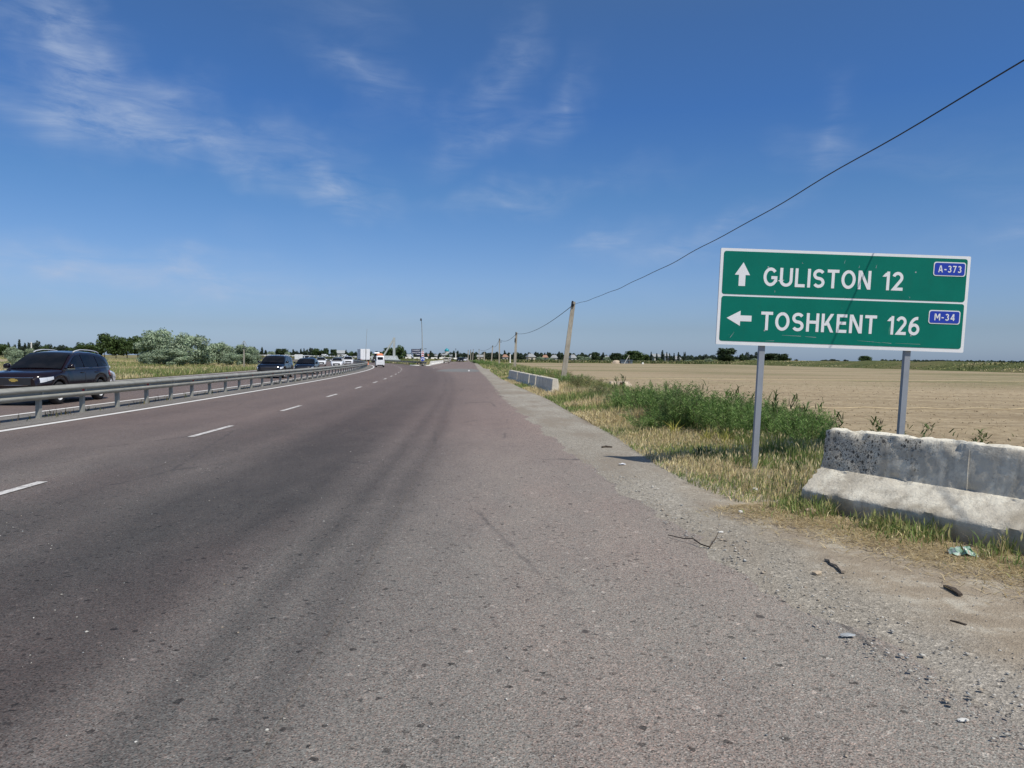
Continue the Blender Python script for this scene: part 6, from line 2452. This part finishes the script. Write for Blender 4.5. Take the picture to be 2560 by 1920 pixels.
# ------------------------------------------------------------------ weeds and shrubs on the verge
def feathery(seed, n_stem, n_leaf, pal, spread=.55, leaf=(.07, .012)):
    """soft many-stemmed weed, one unit high"""
    g = np.random.default_rng(seed)
    pal = np.array(pal)
    a = g.random(n_stem) * 2 * np.pi
    r0 = np.sqrt(g.random(n_stem)) * .30
    base = np.stack([np.cos(a) * r0, np.sin(a) * r0, np.zeros(n_stem)], 1)
    hh = .55 + .45 * g.random(n_stem)
    tip = np.stack([np.cos(a) * (r0 + spread * g.random(n_stem)), np.sin(a) * (r0 + spread * g.random(n_stem)), hh], 1)
    k = g.integers(0, n_stem, n_leaf)
    f = .12 + .88 * g.random(n_leaf) ** .8
    pos = base[k] + (tip[k] - base[k]) * f[:, None]
    pos[:, 2] -= .10 * f * (1 - f)
    br = g.random(n_leaf) * 2 * np.pi
    rr = .13 * (1.15 - f) * g.random(n_leaf)
    pos += np.stack([np.cos(br) * rr, np.sin(br) * rr, .03 * g.normal(0, 1, n_leaf)], 1)
    d = np.stack([np.cos(br), np.sin(br), .55 + .6 * g.random(n_leaf)], 1)
    d /= np.linalg.norm(d, axis=1)[:, None]
    s = np.cross(d, g.normal(0, 1, (n_leaf, 3)))
    s /= np.linalg.norm(s, axis=1)[:, None]
    ln = leaf[0] * (.5 + g.random(n_leaf))
    w = leaf[1] * (.6 + .8 * g.random(n_leaf))
    v = np.stack([pos - s * w[:, None] * .5, pos + s * w[:, None] * .5, pos + d * ln[:, None]], 1).reshape(-1, 3)
    t = np.arange(n_leaf * 3).reshape(-1, 3)
    stem_tint = g.normal(0, .14, n_stem)
    c = pal[g.integers(0, len(pal), n_leaf)] * (1 + stem_tint[k] + g.normal(0, .13, n_leaf))[:, None]
    me = np_mesh('foliage', v, t, M['leaf'], np.clip(np.repeat(c, 3, axis=0), .004, 1))
    st = MB()
    for i in range(0, n_stem, 2):
        st.tube([base[i], tuple((base[i] + tip[i]) / 2 + np.array([0, 0, .03])), tip[i]], [.006, .005, .002], 3, False)
    return me, st.mesh('stems', M['bark'])


WEED = [(.145, .245, .062), (.18, .29, .08), (.11, .20, .05), (.23, .32, .11)]
PALE = [(.20, .22, .10), (.26, .26, .13), (.16, .19, .07)]
weeds = [feathery(31, 60, 7500, WEED), feathery(32, 46, 6000, WEED, .7), feathery(33, 54, 6500, [(.10, .16, .05), (.13, .19, .065), (.16, .235, .08)], .5)]
pales = [feathery(41, 50, 3800, PALE, .5, (.10, .012)), feathery(42, 40, 3400, [(.28, .24, .11), (.22, .22, .09), (.15, .18, .06)], .6, (.10, .012))]


def weed(x, y, h, w, proto, label, group, name='weed'):
    e = empty(name, (x, y, verge_z(x, y) - .02), float(g.random() * 6.28))
    tag(e, label, 'weed' if name == 'weed' else 'plant', group)
    e.scale = (w, w, h)
    for me, nm in zip(proto, ('foliage', 'stems')):
        link(bpy.data.objects.new(nm, me), e)


GW = 'feathery green weeds along the field edge'
for px, y, h, w, k, lab in (
        (2030, 12.2, .72, .75, 0, 'feathery green weed touching the end of the pitted barrier'), (1975, 12.9, .80, .80, 1, 'feathery green weed just right of the near sign post'),
        (1905, 13.8, .82, .85, 0, 'feathery green weed directly behind the near sign post'), (1850, 13.6, .78, .85, 1, 'feathery green weed just left of the near sign post'),
        (1800, 14.6, .92, .95, 0, 'bushy feathery weed second left of the near sign post'), (1745, 15.4, 1.0, 1.0, 1, 'tall bushy weed in the middle of the green patch'),
        (1705, 15.6, 1.02, 1.0, 2, 'dark rounded weed with a shaded hollow, tallest of the green patch'), (1668, 17.2, 1.02, 1.05, 0, 'green weed left of the dark rounded weed'),
        (1625, 18.6, .98, 1.1, 1, 'spreading green weed near the middle of the verge'), (1588, 20.5, .72, 1.0, 0, 'green weed where the bushy patch thins out'),
        (1550, 22.5, .5, 1.0, 2, 'dusky green weed in front of the broken ring'), (1640, 15.6, .55, .9, 1, 'low green weed in front of the bushy patch'), (1870, 15.2, .85, .9, 2, 'dusky green weed behind the near sign post'),
        (1950, 14.8, .75, .9, 1, 'green weed behind the gap between the sign posts'), (2010, 14.0, .66, .8, 0, 'low green weed between the sign posts')):
    weed(X(px, y), y, h, w, weeds[k], lab, GW)
GP = 'pale dry weeds on the verge'
for px, y, h, w, k, lab in (
        (1545, 24.5, .50, .9, 0, 'pale grey green weed below the broken ring'), (1575, 26.0, .50, .9, 1, 'straw tinged weed right of the broken ring'), (1505, 27.0, .62, 1.0, 0, 'pale weed left of the broken ring'),
        (1478, 31.0, .8, 1.2, 1, 'yellowish weed between broken ring and leaning pole'), (1452, 35.0, .8, 1.2, 0, 'pale weed right of the leaning pole'), (1400, 44.0, .8, 1.3, 1, 'yellowish weed behind the foot of the leaning pole')):
    weed(X(px, y), y, h, w, pales[k], lab, GP)
for px, y, h, w, k, lab in (
        (1430, 39.0, .75, 1.3, 0, 'green weed right of the foot of the leaning pole'), (1350, 56.0, .7, 1.5, 1, 'green weed behind the barrier row'), (1322, 66.0, .7, 1.6, 0, 'green weed behind the middle of the barrier row'),
        (1302, 78.0, .7, 1.7, 2, 'green weed beside the foot of the second pole'), (1268, 92.0, .75, 1.9, 1, 'green weed left of the second pole'), (1258, 110.0, .8, 2.1, 0, 'green weed right of the third pole'),
        (1236, 128.0, .8, 2.3, 1, 'green weed left of the third pole'), (1222, 150.0, .9, 2.5, 0, 'green weed in front of the fourth pole'), (1206, 175.0, 1.0, 2.8, 1, 'green weed before the short stout pole'), (1192, 210.0, 1.1, 3.2, 0, 'last green clump of the verge near the cluster of poles')):
    weed(X(px, y), y, h, w, weeds[k], lab, 'green weeds further along the verge')


def reed_mesh(seed, n):
    g = np.random.default_rng(seed)
    st = []
    for i in range(n):
        a, l = g.random() * 6.28, .12 + .2 * g.random()
        st.append((np.array([[g.normal(0, .05), g.normal(0, .05), 0.0]]), np.array([1.0 * (.7 + .3 * g.random())]), np.array([.012]), np.array([[math.cos(a) * .08, math.sin(a) * .08]]), np.array([[.13, .16, .06]])))
    parts = [blades(*s_, seed=seed + i) for i, s_ in enumerate(st)]
    # broad leaves
    m = 9 * n
    z = .25 + .65 * g.random(m)
    p = np.stack([g.normal(0, .06, m), g.normal(0, .06, m), z], 1)
    a = g.random(m) * 6.28
    ln = .22 + .16 * g.random(m)
    parts.append(blades(p, ln * .55, np.full(m, .035), np.stack([np.cos(a) * ln * .7, np.sin(a) * ln * .7], 1), pick([(.10, .15, .05), (.13, .17, .06), (.08, .12, .04)], m, g), seed + 50))
    kk = n
    p = np.stack([g.normal(0, .08, kk), g.normal(0, .08, kk), np.full(kk, .0)], 1)
    parts.append(seed_heads(p, np.full(kk, 1.05), g.normal(0, .05, (kk, 2)), pick([(.20, .17, .09), (.24, .2, .12)], kk, g), np.full(kk, .16), np.full(kk, .028), seed + 80))
    v, t, c = join(parts)
    return np_mesh('reed_leaves', v, t, M['grass_blade'], c)


reeds = [reed_mesh(61, 3), reed_mesh(62, 4), reed_mesh(63, 2)]
for i, (px, y, h, lab) in enumerate((
        (1938, 13.6, 1.08, 'broad leaved reed right of the near sign post'), (2014, 12.9, .92, 'tall reed left of the top of the pitted barrier'), (2055, 13.2, .95, 'leaning reed just over the end of the pitted barrier'),
        (2100, 12.4, .78, 'reed tips above the top edge of the pitted barrier'), (2196, 12.2, .72, 'reed close to the foot of the far sign post'), (2262, 11.8, .70, 'reed cut off by the far sign post and barrier'), (2320, 11.6, .66, 'small reed right of the far sign post'),
        (2455, 11.2, .60, 'lone reed behind the outer end of the barrier'), (2380, 11.3, .58, 'thin reed behind the middle of the barrier'), (1822, 15.9, 1.02, 'brown headed reed above the bushy weeds'), (1842, 16.6, 1.06, 'second brown headed reed above the bushy weeds'), (1762, 17.5, 1.12, 'lone brown headed reed over the tallest weed'),
        (1540, 25.0, 1.05, 'tall dark reed before the broken ring'), (1558, 25.5, 1.12, 'tallest dark reed sticking up over the broken ring'), (1628, 19.5, 1.1, 'dark reed between broken ring and bushy weeds'), (1985, 13.8, 1.0, 'reed in the middle between the sign posts'))):
    o = bpy.data.objects.new('reed', reeds[i % 3])
    o.location = (X(px, y), y, 0.0)
    o.scale = (.8, .8, h)
    o.rotation_euler = (0, 0, i * 1.3)
    link(o)
    tag(o, lab, 'reed', 'reeds standing over the verge')
# dark broad leaved herb beside the sign post
v, t, c = blades(np.stack([g.normal(0, .07, 60), g.normal(0, .07, 60), np.zeros(60)], 1), .10 + .16 * g.random(60), np.full(60, .035), g.normal(0, .11, (60, 2)), pick([(.05, .10, .03), (.07, .13, .04)], 60, g), 71)
hm = np_mesh('herb', v, t, M['grass_blade'], c)
for x, y, lab in ((3.95, 10.1, 'dark leafy herb right of the foot of the near sign post'), (3.05, 11.6, 'dark leafy herb in the shadow of the sign')):
    o = bpy.data.objects.new('herb', hm)
    o.location = (x, y, .03)
    o.rotation_euler = (0, 0, x)
    link(o)
    tag(o, lab, 'plant')
v, t, c = blades(np.stack([g.normal(0, .05, 40), g.normal(0, .05, 40), np.zeros(40)], 1), .22 + .2 * g.random(40), np.full(40, .016), g.normal(0, .12, (40, 2)), pick([(.45, .42, .10), (.38, .38, .10)], 40, g), 72)
hm = np_mesh('yellow_tuft', v, t, M['grass_blade'], c)
for px, y, lab in ((1685, 14.6, 'bright yellow grass tuft against the dark hollow of the weeds'), (1770, 13.2, 'yellow green grass tuft below the bushy weeds'), (1815, 12.9, 'yellow grass tuft left of the near sign post')):
    o = bpy.data.objects.new('grass_tuft', hm)
    o.location = (X(px, y), y, .06)
    o.rotation_euler = (0, 0, px)
    link(o)
    tag(o, lab, 'grass tuft')


# ------------------------------------------------------------------ trees
def crown_mesh(seed, blobs, n, size, pal, flat=.0, mat='leaf'):
    """leaf clumps through overlapping ellipsoids; blobs are (x, y, z, rx, ry, rz)"""
    g = np.random.default_rng(seed)
    B = np.array(blobs, dtype=float)
    w = (B[:, 3] * B[:, 4] * B[:, 5]) ** .75
    k = g.choice(len(B), n, p=w / w.sum())
    d = g.normal(0, 1, (n, 3))
    d /= np.linalg.norm(d, axis=1)[:, None]
    r = .45 + .60 * g.random(n) ** .55
    # lumpy outline: some directions of each lobe reach further
    lump = 1 + .20 * np.sin(d[:, 0] * 5 + k * 1.7) * np.sin(d[:, 1] * 4 + k) + .12 * np.sin(d[:, 2] * 9 + k * 2.9)
    pos = B[k, :3] + d * B[k, 3:] * (r * lump)[:, None]
    nr = d / B[k, 3:]
    nr /= np.linalg.norm(nr, axis=1)[:, None]
    nr = nr + g.normal(0, .55, (n, 3))
    nr /= np.linalg.norm(nr, axis=1)[:, None]
    a = np.cross(nr, g.normal(0, 1, (n, 3)))
    a /= np.linalg.norm(a, axis=1)[:, None]
    b = np.cross(nr, a)
    s = size * (.5 + g.random(n))
    s2 = s * (.35 + .4 * g.random(n))
    v = np.stack([pos - a * s[:, None], pos - b * s2[:, None], pos + a * s[:, None], pos + b * s2[:, None]], 1).reshape(-1, 3)
    v[:, 2] = np.maximum(v[:, 2], .0)
    q0 = (np.arange(n) * 4)[:, None]
    t = np.concatenate([q0 + [0, 1, 2], q0 + [0, 2, 3]], 1).reshape(-1, 3)
    pal = np.array(pal)
    lobe = g.normal(0, .12, len(B))
    c = pal[g.integers(0, len(pal), n)] * (1 + lobe[k] + g.normal(0, .16, n))[:, None]
    return np_mesh('crown', v, t, M[mat], np.clip(np.repeat(c, 4, axis=0), .004, 1))


def trunk_mesh(h, r, limbs, seed, lean=.03):
    g = np.random.default_rng(seed)
    m = MB()
    m.tube([(0, 0, -.02), (lean * .3, 0, h * .5), (lean, 0, h)], [r, r * .8, r * .6], 7)
    for i in range(limbs):
        a = 2 * math.pi * i / limbs + g.normal(0, .3)
        z = h * (.75 + .25 * g.random())
        m.tube([(lean * .8, 0, z), (.12 * math.cos(a), .12 * math.sin(a), z + .13), (.24 * math.cos(a), .24 * math.sin(a), z + .30)], [r * .5, r * .35, r * .12], 5)
    return m.mesh('trunk', M['bark'], 60)


def lobes(seed, n, rx, rz, z0, z1, rr):
    g = np.random.default_rng(seed)
    out = []
    for i in range(n):
        a = 2 * math.pi * (i / n) + g.normal(0, .5)
        z = z0 + (z1 - z0) * g.random()
        k = math.sqrt(max(.05, 1 - ((z - (z0 + z1) / 2) / ((z1 - z0) * .62)) ** 2))
        r = rx * k * (.5 + .5 * g.random())
        s = rr * (.75 + .5 * g.random())
        out.append((math.cos(a) * r, math.sin(a) * r, z, s, s, s * .85))
    return out


DK = [(.035, .058, .022), (.045, .070, .026), (.028, .048, .020)]
MDG = [(.060, .098, .030), (.075, .118, .036), (.050, .082, .026)]
BLU = [(.034, .052, .034), (.042, .060, .038), (.028, .045, .030)]
SIL = [(.265, .335, .215), (.32, .395, .26), (.20, .27, .165), (.37, .44, .305)]
PROTO = {}
for i in range(3):
    PROTO['round', i] = (crown_mesh(100 + i, lobes(100 + i, 13, .30, .3, .30, .86, .20), 2400, .045, DK), trunk_mesh(.36, .022, 4, i))
    PROTO['green', i] = (crown_mesh(120 + i, lobes(120 + i, 14, .34, .3, .28, .84, .19), 2600, .045, MDG), trunk_mesh(.34, .022, 4, i))
    PROTO['silver', i] = (crown_mesh(140 + i, lobes(140 + i, 20, .48, .3, .14, .86, .19), 9000, .026, SIL), trunk_mesh(.26, .03, 5, i))
    PROTO['poplar', i] = (crown_mesh(160 + i, [(.01 * math.sin(j * 2), .01 * math.cos(j * 3), .14 + .78 * j / 7, .115 * (1 - abs(j / 7 - .38) ** 1.6 * 1.1), .115 * (1 - abs(j / 7 - .38) ** 1.6 * 1.1), .12) for j in range(8)], 1100, .035, BLU), trunk_mesh(.25, .016, 2, i))
    PROTO['bush', i] = (crown_mesh(180 + i, lobes(180 + i, 10, .5, .3, .15, .7, .26), 1100, .07, MDG), trunk_mesh(.3, .03, 4, i))
    PROTO['dusk', i] = (crown_mesh(200 + i, lobes(200 + i, 12, .42, .3, .20, .82, .22), 1700, .055, BLU), trunk_mesh(.3, .025, 4, i))
NAMES = {'round': 'broadleaf_tree', 'green': 'green_tree', 'silver': 'silver_shrub', 'poplar': 'poplar', 'bush': 'bush', 'dusk': 'dark_tree'}
cnt = 0


def tree(kind, px, y, top_py, wpx, label, group=None, base=-.15, var=None, x=None):
    """a tree at bearing px and distance y whose top stands at top_py"""
    global cnt
    cnt += 1
    x_ = X(px, y) if x is None else x
    hor = 884.2 + .00875 * px
    h = (CAM_H + (hor - top_py) / 1850 * y - base) * (1.0 if kind == 'poplar' else 1.06)
    w = wpx / 1850 * y * (1.0 if kind in ('poplar', 'silver') else 1.2)
    pr = PROTO[kind, cnt % 3 if var is None else var]
    e = empty(NAMES[kind], (x_, y, base), cnt * 1.7)
    cat = 'shrub' if kind in ('silver', 'bush') else 'tree'
    tag(e, label, cat, group)
    wid = {'round': .86, 'green': .96, 'silver': 1.25, 'poplar': .25, 'bush': 1.35, 'dusk': 1.10}[kind]
    e.scale = (w / wid, w / wid, h)
    for me, nm in zip(pr, ('crown', 'trunk')):
        link(bpy.data.objects.new(nm, me), e)


# the silvery shrubs left of the highway
for px, y, tp, w, lab in (
        (395, 132, 826, 118, 'tallest rounded silvery shrub beside the dark grove'), (478, 122, 839, 125, 'broad silvery shrub right of the tallest one'), (425, 112, 876, 110, 'low silvery shrub in front of the two tall ones'),
        (545, 128, 858, 85, 'silvery shrub sloping down towards the slim pole'), (372, 120, 884, 60, 'small silvery shrub at the foot of the dark grove'), (612, 135, 866, 70, 'silvery shrub behind the slim concrete pole'),
        (578, 120, 884, 55, 'small silvery shrub left of the slim pole'), (636, 140, 876, 36, 'last silvery shrub before the black SUV'), (42, 95, 876, 46, 'pale shrub behind the bonnet of the plum SUV'), (255, 150, 893, 30, 'small pale shrub behind the tail of the plum SUV'),
        (30, 230, 868, 40, 'grey green shrub behind the windscreen of the plum SUV'), (75, 235, 872, 24, 'small grey shrub right of the bare white pole'), (1150, 430, 890, 10, 'pale shrub by the far straight road')):
    tree('silver', px, y, tp, w, lab, 'silvery shrubs')
# dark grove
for px, y, tp, w, lab in (
        (262, 330, 836, 42, 'first rounded dark tree of the grove at its open end'), (290, 335, 842, 40, 'second dark tree of the grove'), (318, 330, 838, 44, 'third dark tree of the grove, with level top'), (345, 335, 843, 44, 'fourth dark tree of the grove next to the silvery shrub'), (238, 330, 858, 40, 'lower lighter tree leaning out of the grove'), (375, 335, 850, 40, 'last dark tree of the grove, half behind the silvery shrub')):
    tree('green', px, y, tp, w, lab, 'dark grove beside the silvery shrubs')

FAR_L = 'far tree line beyond the stubble field'
for px, tp, w, k, lab in (
        (6, 861, 34, 'green', 'green tree at the very edge of the far tree line'), (22, 856, 9, 'poplar', 'first pointed poplar over the plum SUV'), (34, 862, 12, 'dusk', 'dark tree between the first poplars'), (49, 850, 9, 'poplar', 'tallest pointed poplar over the plum SUV'), (63, 858, 10, 'poplar', 'poplar right of the tallest one'), (72, 858, 9, 'poplar', 'poplar close to the bare white pole'),
        (92, 853, 28, 'dusk', 'broad dark tree right of the bare white pole'), (110, 862, 18, 'green', 'light green tree under the broad dark tree'), (128, 862, 24, 'dusk', 'dark tree over the roof of the plum SUV'), (146, 864, 20, 'dusk', 'dark tree above the SUV roof rail'), (163, 861, 22, 'dusk', 'dark tree above the SUV rear window'), (176, 866, 20, 'green', 'light tree between the dark ones'),
        (194, 857, 24, 'dusk', 'dark tree left of the light leafy tree'), (214, 859, 36, 'green', 'light leafy tree left of the grove')):
    tree(k, px, 420 if k != 'green' else 360, tp, w, lab, FAR_L)
FAR_C = 'far trees behind the white wall'
for px, tp, w, k, lab in (
        (508, 872, 22, 'dusk', 'dark low trees right of the broad silvery shrub'), (560, 871, 8, 'poplar', 'small dark poplar left of the survey tower'), (545, 875, 20, 'dusk', 'low dark tree left of the survey tower'), (568, 872, 8, 'poplar', 'second small poplar left of the survey tower'), (592, 874, 22, 'dusk', 'dark tree under the survey tower'), (622, 873, 26, 'dusk', 'dark tree right under the survey tower'),
        (631, 868, 16, 'dusk', 'dark rounded tree right of the survey tower'), (644, 874, 10, 'dusk', 'small dark tree past the survey tower'), (655, 868, 8, 'poplar', 'stout dark poplar right of the survey tower'), (664, 876, 10, 'poplar', 'short poplar beside the stout one'), (702, 867, 27, 'round', 'large round dark tree above the black SUV'), (678, 880, 24, 'silver', 'grey shrub left of the large round tree'), (719, 880, 18, 'silver', 'grey shrub right of the large round tree'),
        (733, 874, 8, 'poplar', 'first of a row of small poplars'), (742, 876, 14, 'dusk', 'dark bush like tree in the poplar row'), (752, 873, 7, 'poplar', 'second of the row of small poplars'), (760, 872, 6, 'poplar', 'third of the row of small poplars'), (768, 873, 6, 'poplar', 'fourth of the row of small poplars'), (776, 871, 22, 'dusk', 'broad dark tree left of the white van roof'), (790, 872, 20, 'green', 'greenish tree left of the white van roof'),
        (811, 872, 24, 'round', 'round dark tree over the white sedan'), (834, 874, 16, 'round', 'small round dark tree over the white sedan'), (866, 875, 8, 'dusk', 'dark tree beside the gabled building'), (876, 879, 18, 'green', 'low green tree left of the box truck'), (888, 880, 12, 'dusk', 'dark tree touching the box truck'), (926, 879, 16, 'dusk', 'dark low tree right of the box truck'), (934, 884, 16, 'silver', 'grey shrub behind the tractor'), (943, 879, 14, 'dusk', 'dark low tree behind the tractor')):
    tree(k, px, 395 if k != 'silver' else 378, tp, w, lab, FAR_C)
for px, y, tp, w, k, lab in (
        (972, 300, 870, 34, 'green', 'big leafy tree behind the slanted beam of the monument'), (996, 300, 865, 34, 'green', 'biggest leafy tree right of the monument pylon'), (955, 305, 877, 20, 'green', 'smaller leafy tree at the low end of the slanted beam'), (1013, 310, 876, 9, 'poplar', 'dark poplar right of the biggest leafy tree'), (1022, 330, 882, 16, 'dusk', 'dark tree behind the panel truck'), (1036, 345, 883, 14, 'dusk', 'dark tree below the navy board'), (1047, 345, 884, 14, 'dusk', 'dark tree below the end of the navy board'),
        (1062, 400, 880, 12, 'dusk', 'dark tree right of the chevron board'), (1076, 400, 878, 10, 'poplar', 'dark cone shaped tree right of the chevron board'), (1085, 420, 886, 10, 'dusk', 'low dark tree left of the long cream building'), (1098, 430, 881, 9, 'dusk', 'small dark tree left of the dome'), (1119, 420, 886, 10, 'green', 'green tree in front of the mosque'), (1126, 440, 881, 14, 'dusk', 'rounded dark tree right of the dome'), (1134, 420, 877, 8, 'poplar', 'narrow dark tree left of the pale lamp'), (1144, 430, 878, 12, 'dusk', 'large dark tree right of the pale lamp'), (1150, 440, 884, 12, 'dusk', 'lower dark tree right of the pale lamp'),
        (1158, 520, 883, 14, 'dusk', 'rounded dark tree where the straight road ends'), (1169, 520, 885, 12, 'dusk', 'dark tree right of the end of the straight road'), (1176, 470, 880, 6, 'poplar', 'dark narrow tree among the cluster of poles')):
    tree(k, px, y, tp, w, lab, 'trees at the end of the straight road')
FAR_R = 'far tree line beyond the tilled field'
for px, y, tp, w, k, lab in (
        (1185, 470, 883, 12, 'dusk', 'dark tree among the slim far poles'), (1194, 440, 888, 14, 'bush', 'low bush under the slim far poles'), (1208, 450, 881, 16, 'dusk', 'dark tree left of the fourth pole'), (1222, 450, 880, 16, 'dusk', 'dark tree beside the fourth pole'), (1234, 450, 883, 18, 'dusk', 'dark tree between fourth and third pole'), (1246, 440, 884, 16, 'dusk', 'dark tree behind the third pole'), (1261, 450, 876, 8, 'poplar', 'tall dark poplar right of the third pole'), (1270, 440, 886, 16, 'dusk', 'dark tree left of the stubby white post'),
        (1283, 440, 882, 7, 'poplar', 'poplar left of the second pole'), (1296, 440, 882, 7, 'poplar', 'poplar right of the second pole'), (1302, 430, 888, 18, 'dusk', 'low dark tree right of the second pole'), (1312, 430, 885, 14, 'dusk', 'dark tree left of the broad white gable'), (1338, 425, 880, 11, 'poplar', 'stout dark tree right of the broad white gable'), (1346, 430, 885, 12, 'dusk', 'dark tree right of the stout one'), (1350, 380, 893, 26, 'silver', 'grey shrub before the village houses'), (1361, 440, 882, 8, 'poplar', 'dark poplar over the brownish roof'), (1368, 440, 881, 7, 'poplar', 'second dark poplar over the brownish roof'),
        (1374, 380, 895, 22, 'silver', 'grey shrub below the pointed white roof'), (1397, 430, 879, 9, 'poplar', 'tall dark poplar left of the leaning pole'), (1388, 440, 885, 7, 'poplar', 'small poplar beside the tall one'), (1410, 440, 887, 6, 'poplar', 'small poplar right of the leaning pole'), (1450, 380, 891, 26, 'silver', 'grey shrub right of the slanting white roof'), (1470, 380, 893, 26, 'silver', 'grey shrub left of the round tree'), (1440, 440, 889, 22, 'dusk', 'low dark tree behind the grey shrubs'), (1460, 440, 889, 22, 'dusk', 'low dark tree further right behind the grey shrubs'),
        (1488, 380, 881, 21, 'round', 'round dark tree standing apart beyond the field'), (1507, 400, 882, 9, 'poplar', 'small pointed tree right of the round one'), (1517, 380, 893, 24, 'silver', 'grey shrub behind the straw stack'), (1540, 360, 883, 28, 'round', 'broad dark tree behind the straw stack'), (1582, 330, 878, 50, 'green', 'big bushy green tree behind the leaning posts'), (1610, 335, 886, 26, 'green', 'lower green tree joined to the bushy one'), (1627, 320, 881, 6, 'poplar', 'first narrow poplar by the white house'),
        (1641, 318, 884, 6, 'poplar', 'second narrow poplar by the white house'), (1648, 315, 893, 14, 'bush', 'small dark bush before the white house'), (1655, 318, 877, 9, 'poplar', 'tallest of the narrow poplars beyond the field'), (1666, 318, 881, 5, 'poplar', 'thin poplar right of the tallest'), (1673, 318, 883, 5, 'poplar', 'thin poplar second right of the tallest'), (1684, 318, 884, 6, 'poplar', 'poplar left of the low cream house'), (1695, 318, 881, 7, 'poplar', 'poplar above the low cream house'), (1709, 330, 881, 5, 'poplar', 'slim twin poplar, first of the pair'), (1712, 335, 881, 5, 'poplar', 'slim twin poplar, second of the pair'),
        (1725, 360, 890, 24, 'dusk', 'low dark tree right of the twin poplars'), (1745, 370, 890, 24, 'dusk', 'low dark tree in the long hedge'), (1762, 370, 887, 24, 'dusk', 'dark tree behind the pale shrubs'), (1780, 370, 888, 20, 'dusk', 'dark tree left of the big isolated tree'), (1770, 310, 897, 26, 'silver', 'pale shrub left of the big isolated tree'), (1816, 288, 871, 44, 'round', 'big isolated dark tree left of the near sign post'), (1843, 330, 889, 3, 'poplar', 'bare thin tree right of the big isolated one'), (1855, 292, 885, 14, 'round', 'small dark tree left of the near sign post'),
        (1872, 330, 882, 22, 'dusk', 'dark tree behind the near sign post'), (1890, 330, 881, 22, 'dusk', 'dark tree at the left side of the near sign post'), (1885, 300, 897, 22, 'silver', 'pale shrub at the near sign post'), (1925, 290, 884, 34, 'round', 'broad dark tree right of the near sign post'), (1950, 290, 879, 38, 'round', 'dark tree with ragged edge right of the near sign post'), (1968, 292, 891, 18, 'bush', 'low bush at the end of the dark trees'), (1600, 300, 899, 20, 'bush', 'low bush by the white crate'), (1720, 300, 900, 22, 'silver', 'small pale shrub beyond the field edge'), (1630, 300, 902, 24, 'bush', 'low bush before the poplars')):
    tree(k, px, y, tp, w, lab, FAR_R)
BK = 'bushes on the canal bank'
for px, tp, w, k, lab in (
        (1989, 898, 8, 'dusk', 'tiny bush on the bank between the sign posts'), (2062, 899, 16, 'dusk', 'low dark bush on the bank, first of three'), (2084, 897, 20, 'dusk', 'low dark bush on the bank, second of three'), (2113, 899, 12, 'dusk', 'low dark bush on the bank, third of three'), (2160, 890, 30, 'green', 'leafy small tree standing alone on the bank'), (2196, 904, 14, 'dusk', 'tiny dark bush right of the lone small tree'),
        (2296, 901, 18, 'dusk', 'dark bush right of the far sign post'), (2327, 900, 20, 'dusk', 'dark bush under the sign corner'), (2350, 899, 26, 'dusk', 'tallest dark bush of the bank below the sign corner'), (2376, 902, 18, 'dusk', 'dark bush past the sign corner'), (2392, 903, 14, 'bush', 'green bush past the sign corner'), (2432, 906, 24, 'dusk', 'low spreading bush near the picture edge'), (2470, 904, 26, 'silver', 'pale bush near the picture edge'), (2310, 903, 14, 'dusk', 'small dark bush between the larger ones')):
    y = 118 / (px - 1280) * 1280 * 1.12
    y = 95 * 1850 / (px - 1280)
    tree(k, px, y, tp, w, lab, BK, base=1.3)

# far continuous woodland at the horizon, where single trees no longer read
parts = []
for (pa, pb, y, hh, dn) in ((-200, 240, 620, 8.0, 1300), (480, 960, 600, 5.0, 1900), (1060, 1240, 640, 5.5, 900), (1180, 1480, 480, 5.0, 2600), (1480, 1960, 480, 4.2, 2600), (2200, 2800, 900, 4.0, 700), (700, 1000, 560, 4.6, 1200)):
    n = dn * 8
    px = pa + (pb - pa) * g.random(n)
    lum = .62 + .38 * np.abs(np.sin(px * .31) * np.sin(px * .117 + 1))
    yy = y + 25 * g.random(n)
    z = hh * lum * g.random(n) ** .7
    p = np.stack([(px - 1280) / 1850 * yy, yy, z - .2], 1)
    parts.append(blades(p, .7 + .6 * g.random(n), .9 + .6 * g.random(n), g.normal(0, .4, (n, 2)), pick(BLU + DK, n, g), 90))
stuff('distant_woods', parts, 'thin dark band of distant woods on the horizon', mat='leaf')

# row of saplings at the far edge of the field
for k in range(34):
    px = 1222 + k * 6.4 + float(g.normal(0, 1.2))
    y = 292 + float(g.normal(0, 2))
    e = bpy.data.objects.new('sapling', PROTO['dusk', k % 3][0])
    e.location = (X(px, y), y, .1)
    h = 1.0 + .5 * float(g.random())
    e.scale = (.8, .8, h)
    e.rotation_euler = (0, 0, k)
    link(e)
    tag(e, 'small dark sapling in the row along the far edge of the field', 'sapling', 'row of saplings beyond the field')
